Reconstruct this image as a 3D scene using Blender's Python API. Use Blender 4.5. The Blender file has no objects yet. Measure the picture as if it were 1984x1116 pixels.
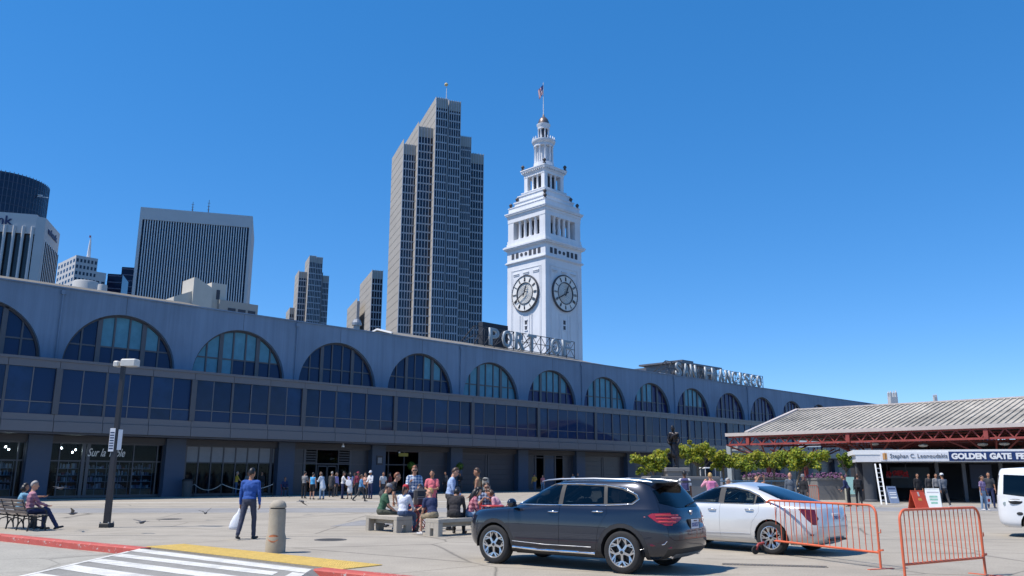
import bpy, bmesh, math, random
from mathutils import Vector, Matrix, Euler
from mathutils.bvhtree import BVHTree
R = math.radians
PI = math.pi
rnd = random.Random(7)
SC = bpy.context.scene
COL = SC.collection

# ------------------------------------------------------------------ camera, sky, sun, exposure
CAMH, FOC, PITCH, ROLL = 1.62, 1603.6, R(12.65), R(0.183)
cam_d = bpy.data.cameras.new('camera')
cam = bpy.data.objects.new('camera', cam_d)
COL.objects.link(cam)
_up0 = Vector((0, -math.sin(PITCH), math.cos(PITCH)))
_fw = Vector((0, math.cos(PITCH), math.sin(PITCH)))
_rt = Vector((1, 0, 0)) * math.cos(ROLL) + _up0 * math.sin(ROLL)
_up = Vector((-1, 0, 0)) * math.sin(ROLL) + _up0 * math.cos(ROLL)
_m = Matrix((_rt, _up, -_fw)).transposed().to_4x4()
_m.translation = (0, 0, CAMH)
cam.matrix_world = _m
cam_d.sensor_width = 36.0
cam_d.lens = FOC / 1984 * 36.0
cam_d.clip_start = 0.1
cam_d.clip_end = 6000
SC.camera = cam

SUN_EL, SUN_AZ = 60.0, -107.0        # azimuth clockwise from +Y
world = bpy.data.worlds.new('World')
SC.world = world
world.use_nodes = True
_nt = world.node_tree
_bg = _nt.nodes['Background']
_sky = _nt.nodes.new('ShaderNodeTexSky')
_sky.sky_type = 'NISHITA'
_sky.sun_disc = False
_sky.sun_elevation = R(SUN_EL)
_sky.sun_rotation = R(SUN_AZ)
_sky.altitude = 0
_sky.air_density = 0.5
_sky.dust_density = 0.0
_sky.ozone_density = 2.5
_hsv = _nt.nodes.new('ShaderNodeHueSaturation')
_hsv.inputs['Value'].default_value = 1.50
_hsv.inputs['Saturation'].default_value = 1.80
_hsv.inputs['Hue'].default_value = 0.506
_gam = _nt.nodes.new('ShaderNodeGamma')
_gam.inputs[1].default_value = 0.56
_nt.links.new(_sky.outputs[0], _gam.inputs[0])
_nt.links.new(_gam.outputs[0], _hsv.inputs['Color'])
_nt.links.new(_hsv.outputs[0], _bg.inputs[0])
_bg.inputs[1].default_value = 0.15
sun_d = bpy.data.lights.new('sun', 'SUN')
sun_d.energy = 3.1
sun_d.angle = R(0.5)
sun_d.color = (1.0, 0.93, 0.84)
sun = bpy.data.objects.new('sun', sun_d)
COL.objects.link(sun)
_sd = Vector((math.sin(R(SUN_AZ)) * math.cos(R(SUN_EL)), math.cos(R(SUN_AZ)) * math.cos(R(SUN_EL)), math.sin(R(SUN_EL))))
sun.rotation_euler = _sd.to_track_quat('Z', 'Y').to_euler()
sun.location = (-40, 0, 90)
SC.view_settings.view_transform = 'Standard'
SC.view_settings.look = 'None'
SC.view_settings.gamma = 1
SC.view_settings.exposure = 0.90
SC.view_settings.use_curve_mapping = False
SC.cycles.max_bounces = 8
SC.cycles.transparent_max_bounces = 12
try:
    SC.cycles.use_denoising = True
except Exception:
    pass

# ------------------------------------------------------------------ where things stand (from the photograph's perspective)
def ray(px, py):
    u, v = px - 992.0, -(py - 558.0)
    return _rt * u + _up * v + _fw * FOC
def gnd(px, py, z=0.0):
    r = ray(px, py)
    t = (z - CAMH) / r.z
    return Vector((r.x * t, r.y * t, z))
def at(px, py, Y):
    r = ray(px, py)
    t = Y / r.y
    return Vector((r.x * t, Y, CAMH + r.z * t))

# ------------------------------------------------------------------ materials
MATS = {}
def mat(name, col, rough=0.6, var=0.12, scale=4.0, bump=0.0, metal=0.0, spec=0.5, detail=5, coat=0.0, emit=None, stretch=None, dirt=0.0, alpha_glass=None, bscale=None):
    if name in MATS:
        return MATS[name]
    m = bpy.data.materials.new(name)
    m.use_nodes = True
    nt = m.node_tree
    b = nt.nodes['Principled BSDF']
    b.inputs['Roughness'].default_value = rough
    b.inputs['Metallic'].default_value = metal
    b.inputs['Specular IOR Level'].default_value = spec
    if coat:
        b.inputs['Coat Weight'].default_value = coat
        b.inputs['Coat Roughness'].default_value = 0.03
    c = Vector(col[:3])
    if var > 0 or bump > 0:
        tc = nt.nodes.new('ShaderNodeTexCoord')
        mp = nt.nodes.new('ShaderNodeMapping')
        if stretch:
            mp.inputs['Scale'].default_value = stretch
        nt.links.new(tc.outputs['Object'], mp.inputs[0])
        ns = nt.nodes.new('ShaderNodeTexNoise')
        ns.inputs['Scale'].default_value = scale
        ns.inputs['Detail'].default_value = detail
        ns.inputs['Roughness'].default_value = 0.65
        nt.links.new(mp.outputs[0], ns.inputs['Vector'])
        rp = nt.nodes.new('ShaderNodeValToRGB')
        rp.color_ramp.elements[0].position = 0.3
        rp.color_ramp.elements[1].position = 0.7
        lo = c * (1 - var)
        hi = c * (1 + var)
        rp.color_ramp.elements[0].color = (*lo, 1)
        rp.color_ramp.elements[1].color = (*[min(1, x) for x in hi], 1)
        nt.links.new(ns.outputs['Fac'], rp.inputs[0])
        out = rp.outputs[0]
        if dirt > 0:
            n2 = nt.nodes.new('ShaderNodeTexNoise')
            n2.inputs['Scale'].default_value = scale * 0.23
            n2.inputs['Detail'].default_value = 8
            nt.links.new(tc.outputs['Object'], n2.inputs['Vector'])
            r2 = nt.nodes.new('ShaderNodeValToRGB')
            r2.color_ramp.elements[0].position = 0.45
            r2.color_ramp.elements[1].position = 0.72
            r2.color_ramp.elements[0].color = (1, 1, 1, 1)
            r2.color_ramp.elements[1].color = (1 - dirt, 1 - dirt, 1 - dirt, 1)
            nt.links.new(n2.outputs['Fac'], r2.inputs[0])
            mx = nt.nodes.new('ShaderNodeMixRGB')
            mx.blend_type = 'MULTIPLY'
            mx.inputs[0].default_value = 1
            nt.links.new(out, mx.inputs[1])
            nt.links.new(r2.outputs[0], mx.inputs[2])
            out = mx.outputs[0]
        nt.links.new(out, b.inputs['Base Color'])
        if bump > 0:
            bn = nt.nodes.new('ShaderNodeTexNoise')
            bn.inputs['Scale'].default_value = bscale or scale * 6
            bn.inputs['Detail'].default_value = 6
            nt.links.new(mp.outputs[0], bn.inputs['Vector'])
            bp = nt.nodes.new('ShaderNodeBump')
            bp.inputs['Strength'].default_value = bump
            bp.inputs['Distance'].default_value = 0.02
            nt.links.new(bn.outputs['Fac'], bp.inputs['Height'])
            nt.links.new(bp.outputs[0], b.inputs['Normal'])
    else:
        b.inputs['Base Color'].default_value = (*c, 1)
    if emit:
        b.inputs['Emission Color'].default_value = (*emit[:3], 1)
        b.inputs['Emission Strength'].default_value = emit[3]
    MATS[name] = m
    return m
def glass_mat(name, tint, ior=1.5, rough=0.01):
    """thin window glass: a tinted pass-through under a fresnel reflection"""
    if name in MATS:
        return MATS[name]
    m = bpy.data.materials.new(name)
    m.use_nodes = True
    nt = m.node_tree
    nt.nodes.remove(nt.nodes['Principled BSDF'])
    out = nt.nodes['Material Output']
    tr = nt.nodes.new('ShaderNodeBsdfTransparent')
    tr.inputs[0].default_value = (*tint, 1)
    gl = nt.nodes.new('ShaderNodeBsdfGlossy')
    gl.inputs['Roughness'].default_value = rough
    gl.inputs['Color'].default_value = (1, 1, 1, 1)
    fr = nt.nodes.new('ShaderNodeFresnel')
    fr.inputs[0].default_value = ior
    mx = nt.nodes.new('ShaderNodeMixShader')
    nt.links.new(fr.outputs[0], mx.inputs[0])
    nt.links.new(tr.outputs[0], mx.inputs[1])
    nt.links.new(gl.outputs[0], mx.inputs[2])
    nt.links.new(mx.outputs[0], out.inputs[0])
    MATS[name] = m
    return m

# ------------------------------------------------------------------ mesh builder
class MB:
    def __init__(self):
        self.v, self.f, self.mi = [], [], []
        self.M = None
    def add(self, vs, fs, mi=0):
        o = len(self.v)
        if self.M is not None:
            vs = [self.M @ Vector(p) for p in vs]
        self.v += [tuple(p) for p in vs]
        self.f += [tuple(i + o for i in f) for f in fs]
        self.mi += [mi] * len(fs)
        return self
    def box(self, x0, x1, y0, y1, z0, z1, mi=0):
        vs = [(x0, y0, z0), (x1, y0, z0), (x1, y1, z0), (x0, y1, z0), (x0, y0, z1), (x1, y0, z1), (x1, y1, z1), (x0, y1, z1)]
        return self.add(vs, [(3, 2, 1, 0), (4, 5, 6, 7), (0, 1, 5, 4), (1, 2, 6, 5), (2, 3, 7, 6), (3, 0, 4, 7)], mi)
    def bbox(self, x0, x1, y0, y1, z0, z1, b=0.02, mi=0):
        """box with chamfered vertical and top edges"""
        b = min(b, (x1 - x0) / 2.2, (y1 - y0) / 2.2, (z1 - z0) / 2.2)
        def ring(x0, x1, y0, y1, z, c):
            return [(x0 + c, y0, z), (x1 - c, y0, z), (x1, y0 + c, z), (x1, y1 - c, z), (x1 - c, y1, z), (x0 + c, y1, z), (x0, y1 - c, z), (x0, y0 + c, z)]
        vs = ring(x0, x1, y0, y1, z0, b) + ring(x0, x1, y0, y1, z1 - b, b) + ring(x0 + b, x1 - b, y0 + b, y1 - b, z1, b * 0.4)
        fs = [tuple(range(7, -1, -1)), tuple(range(16, 24))]
        for k in (0, 8):
            for i in range(8):
                j = (i + 1) % 8
                fs.append((k + i, k + j, k + 8 + j, k + 8 + i))
        return self.add(vs, fs, mi)
    def bar(self, p0, p1, w, h=None, mi=0, up=(0, 0, 1)):
        h = h or w
        p0, p1 = Vector(p0), Vector(p1)
        d = (p1 - p0).normalized()
        up = Vector(up)
        if abs(d.dot(up)) > 0.98:
            up = Vector((1, 0, 0))
        s = d.cross(up).normalized() * (w / 2)
        t = s.cross(d).normalized() * (h / 2)
        vs = [p0 - s - t, p0 + s - t, p0 + s + t, p0 - s + t, p1 - s - t, p1 + s - t, p1 + s + t, p1 - s + t]
        return self.add(vs, [(0, 1, 2, 3), (7, 6, 5, 4), (0, 4, 5, 1), (1, 5, 6, 2), (2, 6, 7, 3), (3, 7, 4, 0)], mi)
    def tube(self, pts, r, n=8, mi=0, cap=True, closed=False):
        pts = [Vector(p) for p in pts]
        rs = r if isinstance(r, (list, tuple)) else [r] * len(pts)
        L = len(pts)
        vs, fs = [], []
        prev = None
        for i, p in enumerate(pts):
            if closed:
                d = (pts[(i + 1) % L] - pts[i - 1])
            else:
                d = (pts[min(i + 1, L - 1)] - pts[max(i - 1, 0)])
            d.normalize()
            if prev is None:
                a = Vector((0, 0, 1)) if abs(d.z) < 0.9 else Vector((1, 0, 0))
                s = d.cross(a).normalized()
            else:
                s = (prev - d * prev.dot(d)).normalized()
            prev = s
            t = d.cross(s)
            for k in range(n):
                a = 2 * PI * k / n
                vs.append(p + (s * math.cos(a) + t * math.sin(a)) * rs[i])
        for i in range(L if closed else L - 1):
            j = (i + 1) % L
            for k in range(n):
                q = (k + 1) % n
                fs.append((i * n + k, i * n + q, j * n + q, j * n + k))
        if cap and not closed:
            fs.append(tuple(range(n - 1, -1, -1)))
            fs.append(tuple((L - 1) * n + k for k in range(n)))
        return self.add(vs, fs, mi)
    def lathe(self, prof, n=16, c=(0, 0, 0), mi=0, a0=0.0, cap=True):
        """profile (r, z) turned about a vertical axis"""
        vs, fs = [], []
        L = len(prof)
        for r, z in prof:
            for k in range(n):
                a = a0 + 2 * PI * k / n
                vs.append((c[0] + r * math.cos(a), c[1] + r * math.sin(a), c[2] + z))
        for i in range(L - 1):
            for k in range(n):
                q = (k + 1) % n
                fs.append((i * n + k, i * n + q, (i + 1) * n + q, (i + 1) * n + k))
        if cap:
            fs.append(tuple(range(n - 1, -1, -1)))
            fs.append(tuple((L - 1) * n + k for k in range(n)))
        return self.add(vs, fs, mi)
    def prism(self, poly, y0, y1, mi=0):
        """polygon in x,z swept along y"""
        n = len(poly)
        ar = sum(poly[i][0] * poly[(i + 1) % n][1] - poly[(i + 1) % n][0] * poly[i][1] for i in range(n))
        if ar < 0:
            poly = poly[::-1]
        vs = [(x, y0, z) for x, z in poly] + [(x, y1, z) for x, z in poly]
        fs = [tuple(range(n)), tuple(range(2 * n - 1, n - 1, -1))]
        for i in range(n):
            j = (i + 1) % n
            fs.append((j, i, n + i, n + j))
        return self.add(vs, fs, mi)
    def slab(self, poly, z0, z1, mi=0):
        n = len(poly)
        ar = sum(poly[i][0] * poly[(i + 1) % n][1] - poly[(i + 1) % n][0] * poly[i][1] for i in range(n))
        if ar < 0:
            poly = poly[::-1]
        vs = [(p[0], p[1], z0) for p in poly] + [(p[0], p[1], z1) for p in poly]
        fs = [tuple(range(n - 1, -1, -1)), tuple(range(n, 2 * n))]
        for i in range(n):
            j = (i + 1) % n
            fs.append((i, j, n + j, n + i))
        return self.add(vs, fs, mi)
    def ball(self, c, r, nu=10, nv=7, mi=0, rot=None):
        rx, ry, rz = r if isinstance(r, (list, tuple)) else (r, r, r)
        c = Vector(c)
        vs, fs = [], []
        def P(x, y, z):
            p = Vector((x * rx, y * ry, z * rz))
            if rot is not None:
                p = rot @ p
            return c + p
        vs.append(P(0, 0, -1))
        for i in range(1, nv):
            a = -PI / 2 + PI * i / nv
            for k in range(nu):
                b = 2 * PI * k / nu
                vs.append(P(math.cos(a) * math.cos(b), math.cos(a) * math.sin(b), math.sin(a)))
        vs.append(P(0, 0, 1))
        for k in range(nu):
            q = (k + 1) % nu
            fs.append((0, 1 + q, 1 + k))
            fs.append((len(vs) - 1, 1 + (nv - 2) * nu + k, 1 + (nv - 2) * nu + q))
            for i in range(nv - 2):
                fs.append((1 + i * nu + k, 1 + i * nu + q, 1 + (i + 1) * nu + q, 1 + (i + 1) * nu + k))
        return self.add(vs, fs, mi)
    def cone(self, a, b, ra, rb, n=10, mi=0):
        """round-ended tapered limb"""
        a, b = Vector(a), Vector(b)
        d = b - a
        L = d.length or 1e-4
        d = d / L
        pts, rs = [], []
        for k in (0.02, 0.35, 0.75):
            pts.append(a - d * ra * math.cos(PI / 2 * k)); rs.append(max(ra * math.sin(PI / 2 * k), 0.002))
        pts += [a, b]; rs += [ra, rb]
        for k in (0.75, 0.35, 0.02):
            pts.append(b + d * rb * math.cos(PI / 2 * k)); rs.append(max(rb * math.sin(PI / 2 * k), 0.002))
        return self.tube(pts, rs, n, mi)
    def mesh(self, name, mats, smooth=False):
        me = bpy.data.meshes.new(name)
        me.from_pydata(self.v, [], self.f)
        mats = mats if isinstance(mats, (list, tuple)) else [mats]
        for m in mats:
            me.materials.append(m)
        if any(self.mi):
            me.polygons.foreach_set('material_index', self.mi)
        if smooth:
            me.polygons.foreach_set('use_smooth', [True] * len(self.f))
            if smooth != 'all':
                me.set_sharp_from_angle(angle=R(smooth if smooth is not True else 40))
        me.update()
        return me
    def build(self, name, mats, parent=None, smooth=False, loc=None, rz=0.0):
        return link(name, self.mesh(name, mats, smooth), parent, loc, rz)

def link(name, me, parent=None, loc=None, rz=0.0):
    o = bpy.data.objects.new(name, me)
    COL.objects.link(o)
    if parent is not None:
        o.parent = parent
    if loc is not None:
        o.location = loc
    if rz:
        o.rotation_euler[2] = rz
    return o
def tag(o, label=None, cat=None, group=None, kind=None):
    if label: o['label'] = label
    if cat: o['category'] = cat
    if group: o['group'] = group
    if kind: o['kind'] = kind
    return o
def thing(name, label, cat, loc=(0, 0, 0), rz=0.0, group=None):
    o = bpy.data.objects.new(name, None)
    o.empty_display_size = 0.2
    COL.objects.link(o)
    o.location = loc
    o.rotation_euler = (0, 0, rz)
    return tag(o, label, cat, group)
def copy_tree(o, parent=None, label=None, loc=None, rz=None):
    c = o.copy()
    COL.objects.link(c)
    c.parent = parent
    if label: c['label'] = label
    if loc is not None: c.location = loc
    if rz is not None: c.rotation_euler[2] = rz
    for ch in list(o.children):
        copy_tree(ch, c)
    return c
def text_mesh(name, body, size, mats, parent=None, depth=0.02, shear=0.0, bold=0.0, width=None, height=None, spacing=1.0, M=None, smallcaps=False):
    """lettering stood up in the x,z plane facing -y, centred; returns the object"""
    cu = bpy.data.curves.new(name + '_curve', 'FONT')
    cu.body = body
    cu.size = size
    cu.extrude = depth / 2
    cu.shear = shear
    cu.offset = bold
    cu.space_character = spacing
    cu.align_x = 'CENTER'
    cu.align_y = 'CENTER'
    cu.resolution_u = 3
    to = bpy.data.objects.new(name + '_tmp', cu)
    me = bpy.data.meshes.new_from_object(to)
    bpy.data.objects.remove(to)
    bpy.data.curves.remove(cu)
    me.name = name
    rot = Matrix.Rotation(PI / 2, 4, 'X')
    me.transform(rot)
    xs = [v.co.x for v in me.vertices]; zs = [v.co.z for v in me.vertices]
    if xs:
        w, h = max(xs) - min(xs), max(zs) - min(zs)
        cx, cz = (max(xs) + min(xs)) / 2, (max(zs) + min(zs)) / 2
        sx = width / w if width else 1
        sz = height / h if height else (sx if width else 1)
        me.transform(Matrix.Translation((-cx, 0, -cz)))
        me.transform(Matrix.Diagonal((sx, 1, sz, 1)))
    if M is not None:
        me.transform(M)
    me.materials.clear()
    me.materials.append(mats)
    return link(name, me, parent)
# ------------------------------------------------------------------ materials of the place
mPLAZA = mat('plaza_concrete', (0.36, 0.322, 0.262), 0.9, 0.10, 0.9, 0.35, dirt=0.16, bscale=38)
mROAD = mat('road_concrete', (0.355, 0.335, 0.285), 0.9, 0.09, 1.1, 0.35, dirt=0.14, bscale=42)
mASPH = mat('asphalt_strip_grey', (0.27, 0.265, 0.26), 0.9, 0.12, 1.4, 0.4, dirt=0.15, bscale=45)
mWPAINT = mat('white_road_paint', (0.66, 0.65, 0.60), 0.8, 0.12, 7, 0.3, dirt=0.3, bscale=40)
mRAMP = mat('ramp_concrete', (0.27, 0.26, 0.235), 0.9, 0.12, 3, 0.4, dirt=0.15, bscale=45)
mYEL = mat('tactile_yellow', (0.58, 0.40, 0.10), 0.75, 0.10, 2.2, 0.1, dirt=0.18)
mLIGHTBAND = mat('pale_paving_band', (0.5, 0.48, 0.44), 0.9, 0.08, 2, 0.2, dirt=0.1)
def ground_detail(m, crack=0.55, stain=0.36):
    nt = m.node_tree
    b = nt.nodes['Principled BSDF']
    src = b.inputs['Base Color'].links[0].from_socket
    tc = nt.nodes.new('ShaderNodeTexCoord')
    nz = nt.nodes.new('ShaderNodeTexNoise'); nz.inputs['Scale'].default_value = 0.6; nz.inputs['Detail'].default_value = 6
    nt.links.new(tc.outputs['Object'], nz.inputs['Vector'])
    mx0 = nt.nodes.new('ShaderNodeMixRGB'); mx0.inputs[0].default_value = 0.12
    nt.links.new(tc.outputs['Object'], mx0.inputs[1]); nt.links.new(nz.outputs['Color'], mx0.inputs[2])
    vo = nt.nodes.new('ShaderNodeTexVoronoi'); vo.feature = 'DISTANCE_TO_EDGE'; vo.inputs['Scale'].default_value = 0.22
    nt.links.new(mx0.outputs[0], vo.inputs['Vector'])
    r1 = nt.nodes.new('ShaderNodeValToRGB')
    r1.color_ramp.elements[0].position = 0.0; r1.color_ramp.elements[0].color = (1 - crack,) * 3 + (1,)
    r1.color_ramp.elements[1].position = 0.006; r1.color_ramp.elements[1].color = (1, 1, 1, 1)
    nt.links.new(vo.outputs['Distance'], r1.inputs[0])
    n2 = nt.nodes.new('ShaderNodeTexNoise'); n2.inputs['Scale'].default_value = 1.7; n2.inputs['Detail'].default_value = 10; n2.inputs['Roughness'].default_value = 0.7
    mp = nt.nodes.new('ShaderNodeMapping'); mp.inputs['Scale'].default_value = (0.25, 1.0, 1.0); mp.inputs['Rotation'].default_value = (0, 0, 0.15)
    nt.links.new(tc.outputs['Object'], mp.inputs[0]); nt.links.new(mp.outputs[0], n2.inputs['Vector'])
    r2 = nt.nodes.new('ShaderNodeValToRGB')
    r2.color_ramp.elements[0].position = 0.56; r2.color_ramp.elements[0].color = (1, 1, 1, 1)
    r2.color_ramp.elements[1].position = 0.70; r2.color_ramp.elements[1].color = (1 - stain,) * 3 + (1,)
    nt.links.new(n2.outputs['Fac'], r2.inputs[0])
    n3 = nt.nodes.new('ShaderNodeTexNoise'); n3.inputs['Scale'].default_value = 30; n3.inputs['Detail'].default_value = 3
    nt.links.new(tc.outputs['Object'], n3.inputs['Vector'])
    r3 = nt.nodes.new('ShaderNodeValToRGB')
    r3.color_ramp.elements[0].position = 0.30; r3.color_ramp.elements[0].color = (0.80, 0.80, 0.80, 1)
    r3.color_ramp.elements[1].position = 0.62; r3.color_ramp.elements[1].color = (1.06, 1.06, 1.06, 1)
    nt.links.new(n3.outputs['Fac'], r3.inputs[0])
    out = src
    for r in (r1, r2, r3):
        mx = nt.nodes.new('ShaderNodeMixRGB'); mx.blend_type = 'MULTIPLY'; mx.inputs[0].default_value = 1
        nt.links.new(out, mx.inputs[1]); nt.links.new(r.outputs[0], mx.inputs[2]); out = mx.outputs[0]
    nt.links.new(out, b.inputs['Base Color'])
ground_detail(mPLAZA); ground_detail(mROAD, 0.35, 0.2); ground_detail(mASPH, 0.2, 0.15); ground_detail(mRAMP, 0.3, 0.2); ground_detail(mWPAINT, 0.3, 0.35); ground_detail(mYEL, 0.3, 0.45)
def red_curb_mat():
    m = mat('red_curb_paint', (0.44, 0.08, 0.06), 0.65, 0.14, 5, 0.3, bscale=30)
    nt = m.node_tree
    b = nt.nodes['Principled BSDF']
    src = b.inputs['Base Color'].links[0].from_socket
    tc = nt.nodes.new('ShaderNodeTexCoord')
    n = nt.nodes.new('ShaderNodeTexNoise')
    n.inputs['Scale'].default_value = 7
    n.inputs['Detail'].default_value = 9
    n.inputs['Roughness'].default_value = 0.75
    nt.links.new(tc.outputs['Object'], n.inputs['Vector'])
    r = nt.nodes.new('ShaderNodeValToRGB')
    r.color_ramp.elements[0].position = 0.585
    r.color_ramp.elements[1].position = 0.63
    nt.links.new(n.outputs['Fac'], r.inputs[0])
    mx = nt.nodes.new('ShaderNodeMixRGB')
    nt.links.new(r.outputs[0], mx.inputs[0])
    nt.links.new(src, mx.inputs[1])
    mx.inputs[2].default_value = (0.5, 0.47, 0.44, 1)
    nt.links.new(mx.outputs[0], b.inputs['Base Color'])
    return m
mRED = red_curb_mat()

# the facade's own frame: x along the wall to the right, y into the building
FA = R(45.64)
FD = Vector((math.sin(FA), math.cos(FA), 0))
FN = Vector((math.cos(FA), -math.sin(FA), 0))       # out of the facade, towards the plaza
FP = 58.0
FRZ = math.atan2(FD.y, FD.x)
def fpt(s, y, z=0.0):
    p = FD * s - FN * (FP + y)
    return Vector((p.x, p.y, z))
def fac(px, py, y=0.0):
    r = ray(px, py)
    t = -(FP + y) / (r.x * FN.x + r.y * FN.y)
    q = r * t
    return q.x * FD.x + q.y * FD.y, q.z + CAMH

# ------------------------------------------------------------------ ground: the road sheet, the plaza above it, kerb, crossing
KL = [Vector((-34, 38, 0)), Vector((-13.45, 22.68, 0)), Vector((-10.8, 20.75, 0)), Vector((-8.12, 18.88, 0)), Vector((-3.43, 15.01, 0)), Vector((-1.9, 13.95, 0)), Vector((8, 6.6, 0)), Vector((40, -17, 0))]
m = MB()
m.slab([tuple(fpt(-60, -100))[:2], tuple(fpt(150, -100))[:2], tuple(fpt(150, 2))[:2], tuple(fpt(-60, 2))[:2]], -1.2, -0.15)
tag(m.build('road', mROAD), kind='structure')
m = MB()
m.slab([tuple(fpt(-900, 1.5))[:2], tuple(fpt(1800, 1.5))[:2], tuple(fpt(1800, 1800))[:2], tuple(fpt(-900, 1800))[:2]], -1.0, -0.2)
tag(m.build('city_ground', mat('city_asphalt', (0.06, 0.06, 0.062), 0.9, 0.2, 0.05)), kind='structure')
m = MB()
m.add([(-5000, -5000, -2.2), (5000, -5000, -2.2), (5000, 5000, -2.2), (-5000, 5000, -2.2)], [(0, 1, 2, 3)])
tag(m.build('bay_water', mat('bay_water', (0.015, 0.045, 0.07), 0.12, 0.1, 0.02, 0.6, bscale=0.4)), kind='structure')
m = MB()
far = [tuple(fpt(149, -99))[:2], tuple(fpt(149, 1.4))[:2], tuple(fpt(2.3, 1.4))[:2]]
kin = []
for i, p in enumerate(KL):
    a, b = KL[max(i - 1, 0)], KL[min(i + 1, len(KL) - 1)]
    d = (b - a).normalized()
    kin.append(p + Vector((-d.y, d.x, 0)) * 0.28)
poly = [(p.x, p.y) for p in kin] + far
m.slab(poly, -0.14, 0.0)
plaza = tag(m.build('plaza', mPLAZA), kind='structure')
# kerb stones
kerb = tag(bpy.data.objects.new('kerb', None), kind='structure')
COL.objects.link(kerb)
def kerb_run(a, b, step, matk):
    a, b = Vector(a), Vector(b)
    L = (b - a).length
    n = max(1, round(L / step))
    d = (b - a) / L
    nn = Vector((-d.y, d.x, 0))
    for i in range(n):
        m = MB()
        M = Matrix((d, nn, Vector((0, 0, 1)))).transposed().to_4x4()
        l = L / n
        m.M = None
        prof = [(0.0, -0.16), (0.008, -0.02), (0.025, 0.0), (0.045, 0.008), (0.275, 0.008), (0.277, -0.16)]
        vs, fs = [], []
        for x in (0.006, l - 0.006):
            for y, z in prof:
                vs.append((x, y, z))
        for k in range(5):
            fs.append((k, 6 + k, 7 + k, k + 1))
        fs += [(5, 4, 3, 2, 1, 0), (6, 7, 8, 9, 10, 11)]
        m.add(vs, fs)
        o = m.build('kerb_stone', matk, kerb, smooth=30)
        M.translation = a + d * (l * i)
        o.matrix_local = M
kerb_run(KL[0], KL[1], 2.4, mRED)
kerb_run(KL[1], KL[2], 1.75, mRED)
kerb_run(KL[2], KL[3], 4.0, mRED)
kerb_run(KL[4], KL[5], 2.0, mRED)
kerb_run(KL[5], KL[6], 2.4, mRED)
# raised crossing in front of the kerb gap
ca, cb = KL[3].copy(), KL[4].copy()
cd = (cb - ca).normalized()
cn = Vector((cd.y, -cd.x, 0))            # towards the road
cl = Vector((0.05, -1, 0)).normalized()    # the crossing runs towards the camera
def cpt(u, v, z):
    p = ca + cd * u + cl * v
    return (p.x, p.y, z)
CW = (cb - ca).length
m = MB()
top = [cpt(0.0, -0.16, -0.004), cpt(CW, -0.16, -0.004), cpt(CW, 9, -0.004), cpt(0.0, 9, -0.004)]
bot = [cpt(-0.32, -0.16, -0.152), cpt(CW + 0.3, -0.16, -0.152), cpt(CW + 0.3, 9, -0.152), cpt(-0.32, 9, -0.152)]
m.add(top + bot, [(3, 2, 1, 0), (0, 3, 7, 4), (2, 1, 5, 6), (3, 7, 6, 2)][0:1] + [(0, 3, 7, 4), (1, 5, 6, 2), (3, 2, 6, 7), (0, 4, 5, 1)])
crossing = tag(m.build('raised_crossing', mRAMP), kind='structure')
def stripe(u0, u1, v0, v1, name='painted_stripe', z=0.001):
    m = MB()
    n = 12
    vs, fs = [], []
    for i in range(n + 1):
        u = u0 + (u1 - u0) * i / n
        w0 = rnd.uniform(-0.012, 0.012); w1 = rnd.uniform(-0.012, 0.012)
        if callable(v0):
            a, b = v0(u), v1(u)
        else:
            a, b = v0, v1
        vs += [cpt(u, a + w0, z), cpt(u, b + w1, z)]
    for i in range(n):
        fs.append((2 * i, 2 * i + 1, 2 * i + 3, 2 * i + 2))
    m.add(vs, fs)
    return m.build(name, mWPAINT, crossing)
stripe(0.02, CW - 0.02, 0.02, 0.56)
bnd = lambda k: (lambda u: k - 0.05 * u)
for v, w in ((1.10, 0.48), (2.10, 0.55), (3.20, 0.62), (4.45, 0.7), (5.8, 0.7)):
    stripe(0.16, CW - 0.25 - 0.42 * (v < 3), bnd(v), bnd(v + w))
m = MB()
m.add([cpt(0, 0.64, 0.0015), cpt(0.14, 0.64, 0.0015), cpt(0.14, 9, 0.0015), cpt(0, 9, 0.0015)], [(3, 2, 1, 0)])
m.add([cpt(CW - 0.35, 0.64, 0.0015), cpt(CW, 0.64, 0.0015), cpt(CW, 9, 0.0015), cpt(CW - 0.35, 9, 0.0015)], [(3, 2, 1, 0)])
m.build('border_line', mWPAINT, crossing)
m = MB()
m.add([cpt(-0.30, 0.2, -0.139), cpt(-0.2, 0.2, -0.093), cpt(-0.2, 9, -0.093), cpt(-0.30, 9, -0.139)], [(3, 2, 1, 0)])
m.build('edge_line', mWPAINT, crossing)
# yellow tactile tiles with truncated domes
mb = MB()
TW, TD = 0.61, 0.92
mb.bbox(0.004, TW - 0.004, 0.004, TD - 0.004, 0.0, 0.012, 0.004)
for i in range(10):
    for j in range(15):
        x, y = 0.04 + i * 0.059, 0.045 + j * 0.059
        mb.lathe([(0.018, 0.0115), (0.011, 0.0175)], 6, (x, y, 0), cap=False)
        o6 = len(mb.v) - 6
        mb.f.append(tuple(range(o6, o6 + 6))); mb.mi.append(0)
tile_me = mb.mesh('tactile_tile', mYEL)
tact = tag(bpy.data.objects.new('tactile_paving', None), kind='structure')
COL.objects.link(tact)
nn = Vector((-cd.y, cd.x, 0))
for i in range(11):
    o = link('tactile_tile', tile_me, tact)
    M = Matrix((cd, nn, Vector((0, 0, 1)))).transposed().to_4x4()
    M.translation = ca + cd * (-0.28 + i * 0.62) + nn * 0.29 + Vector((0, 0, 0.004))
    o.matrix_local = M
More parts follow.
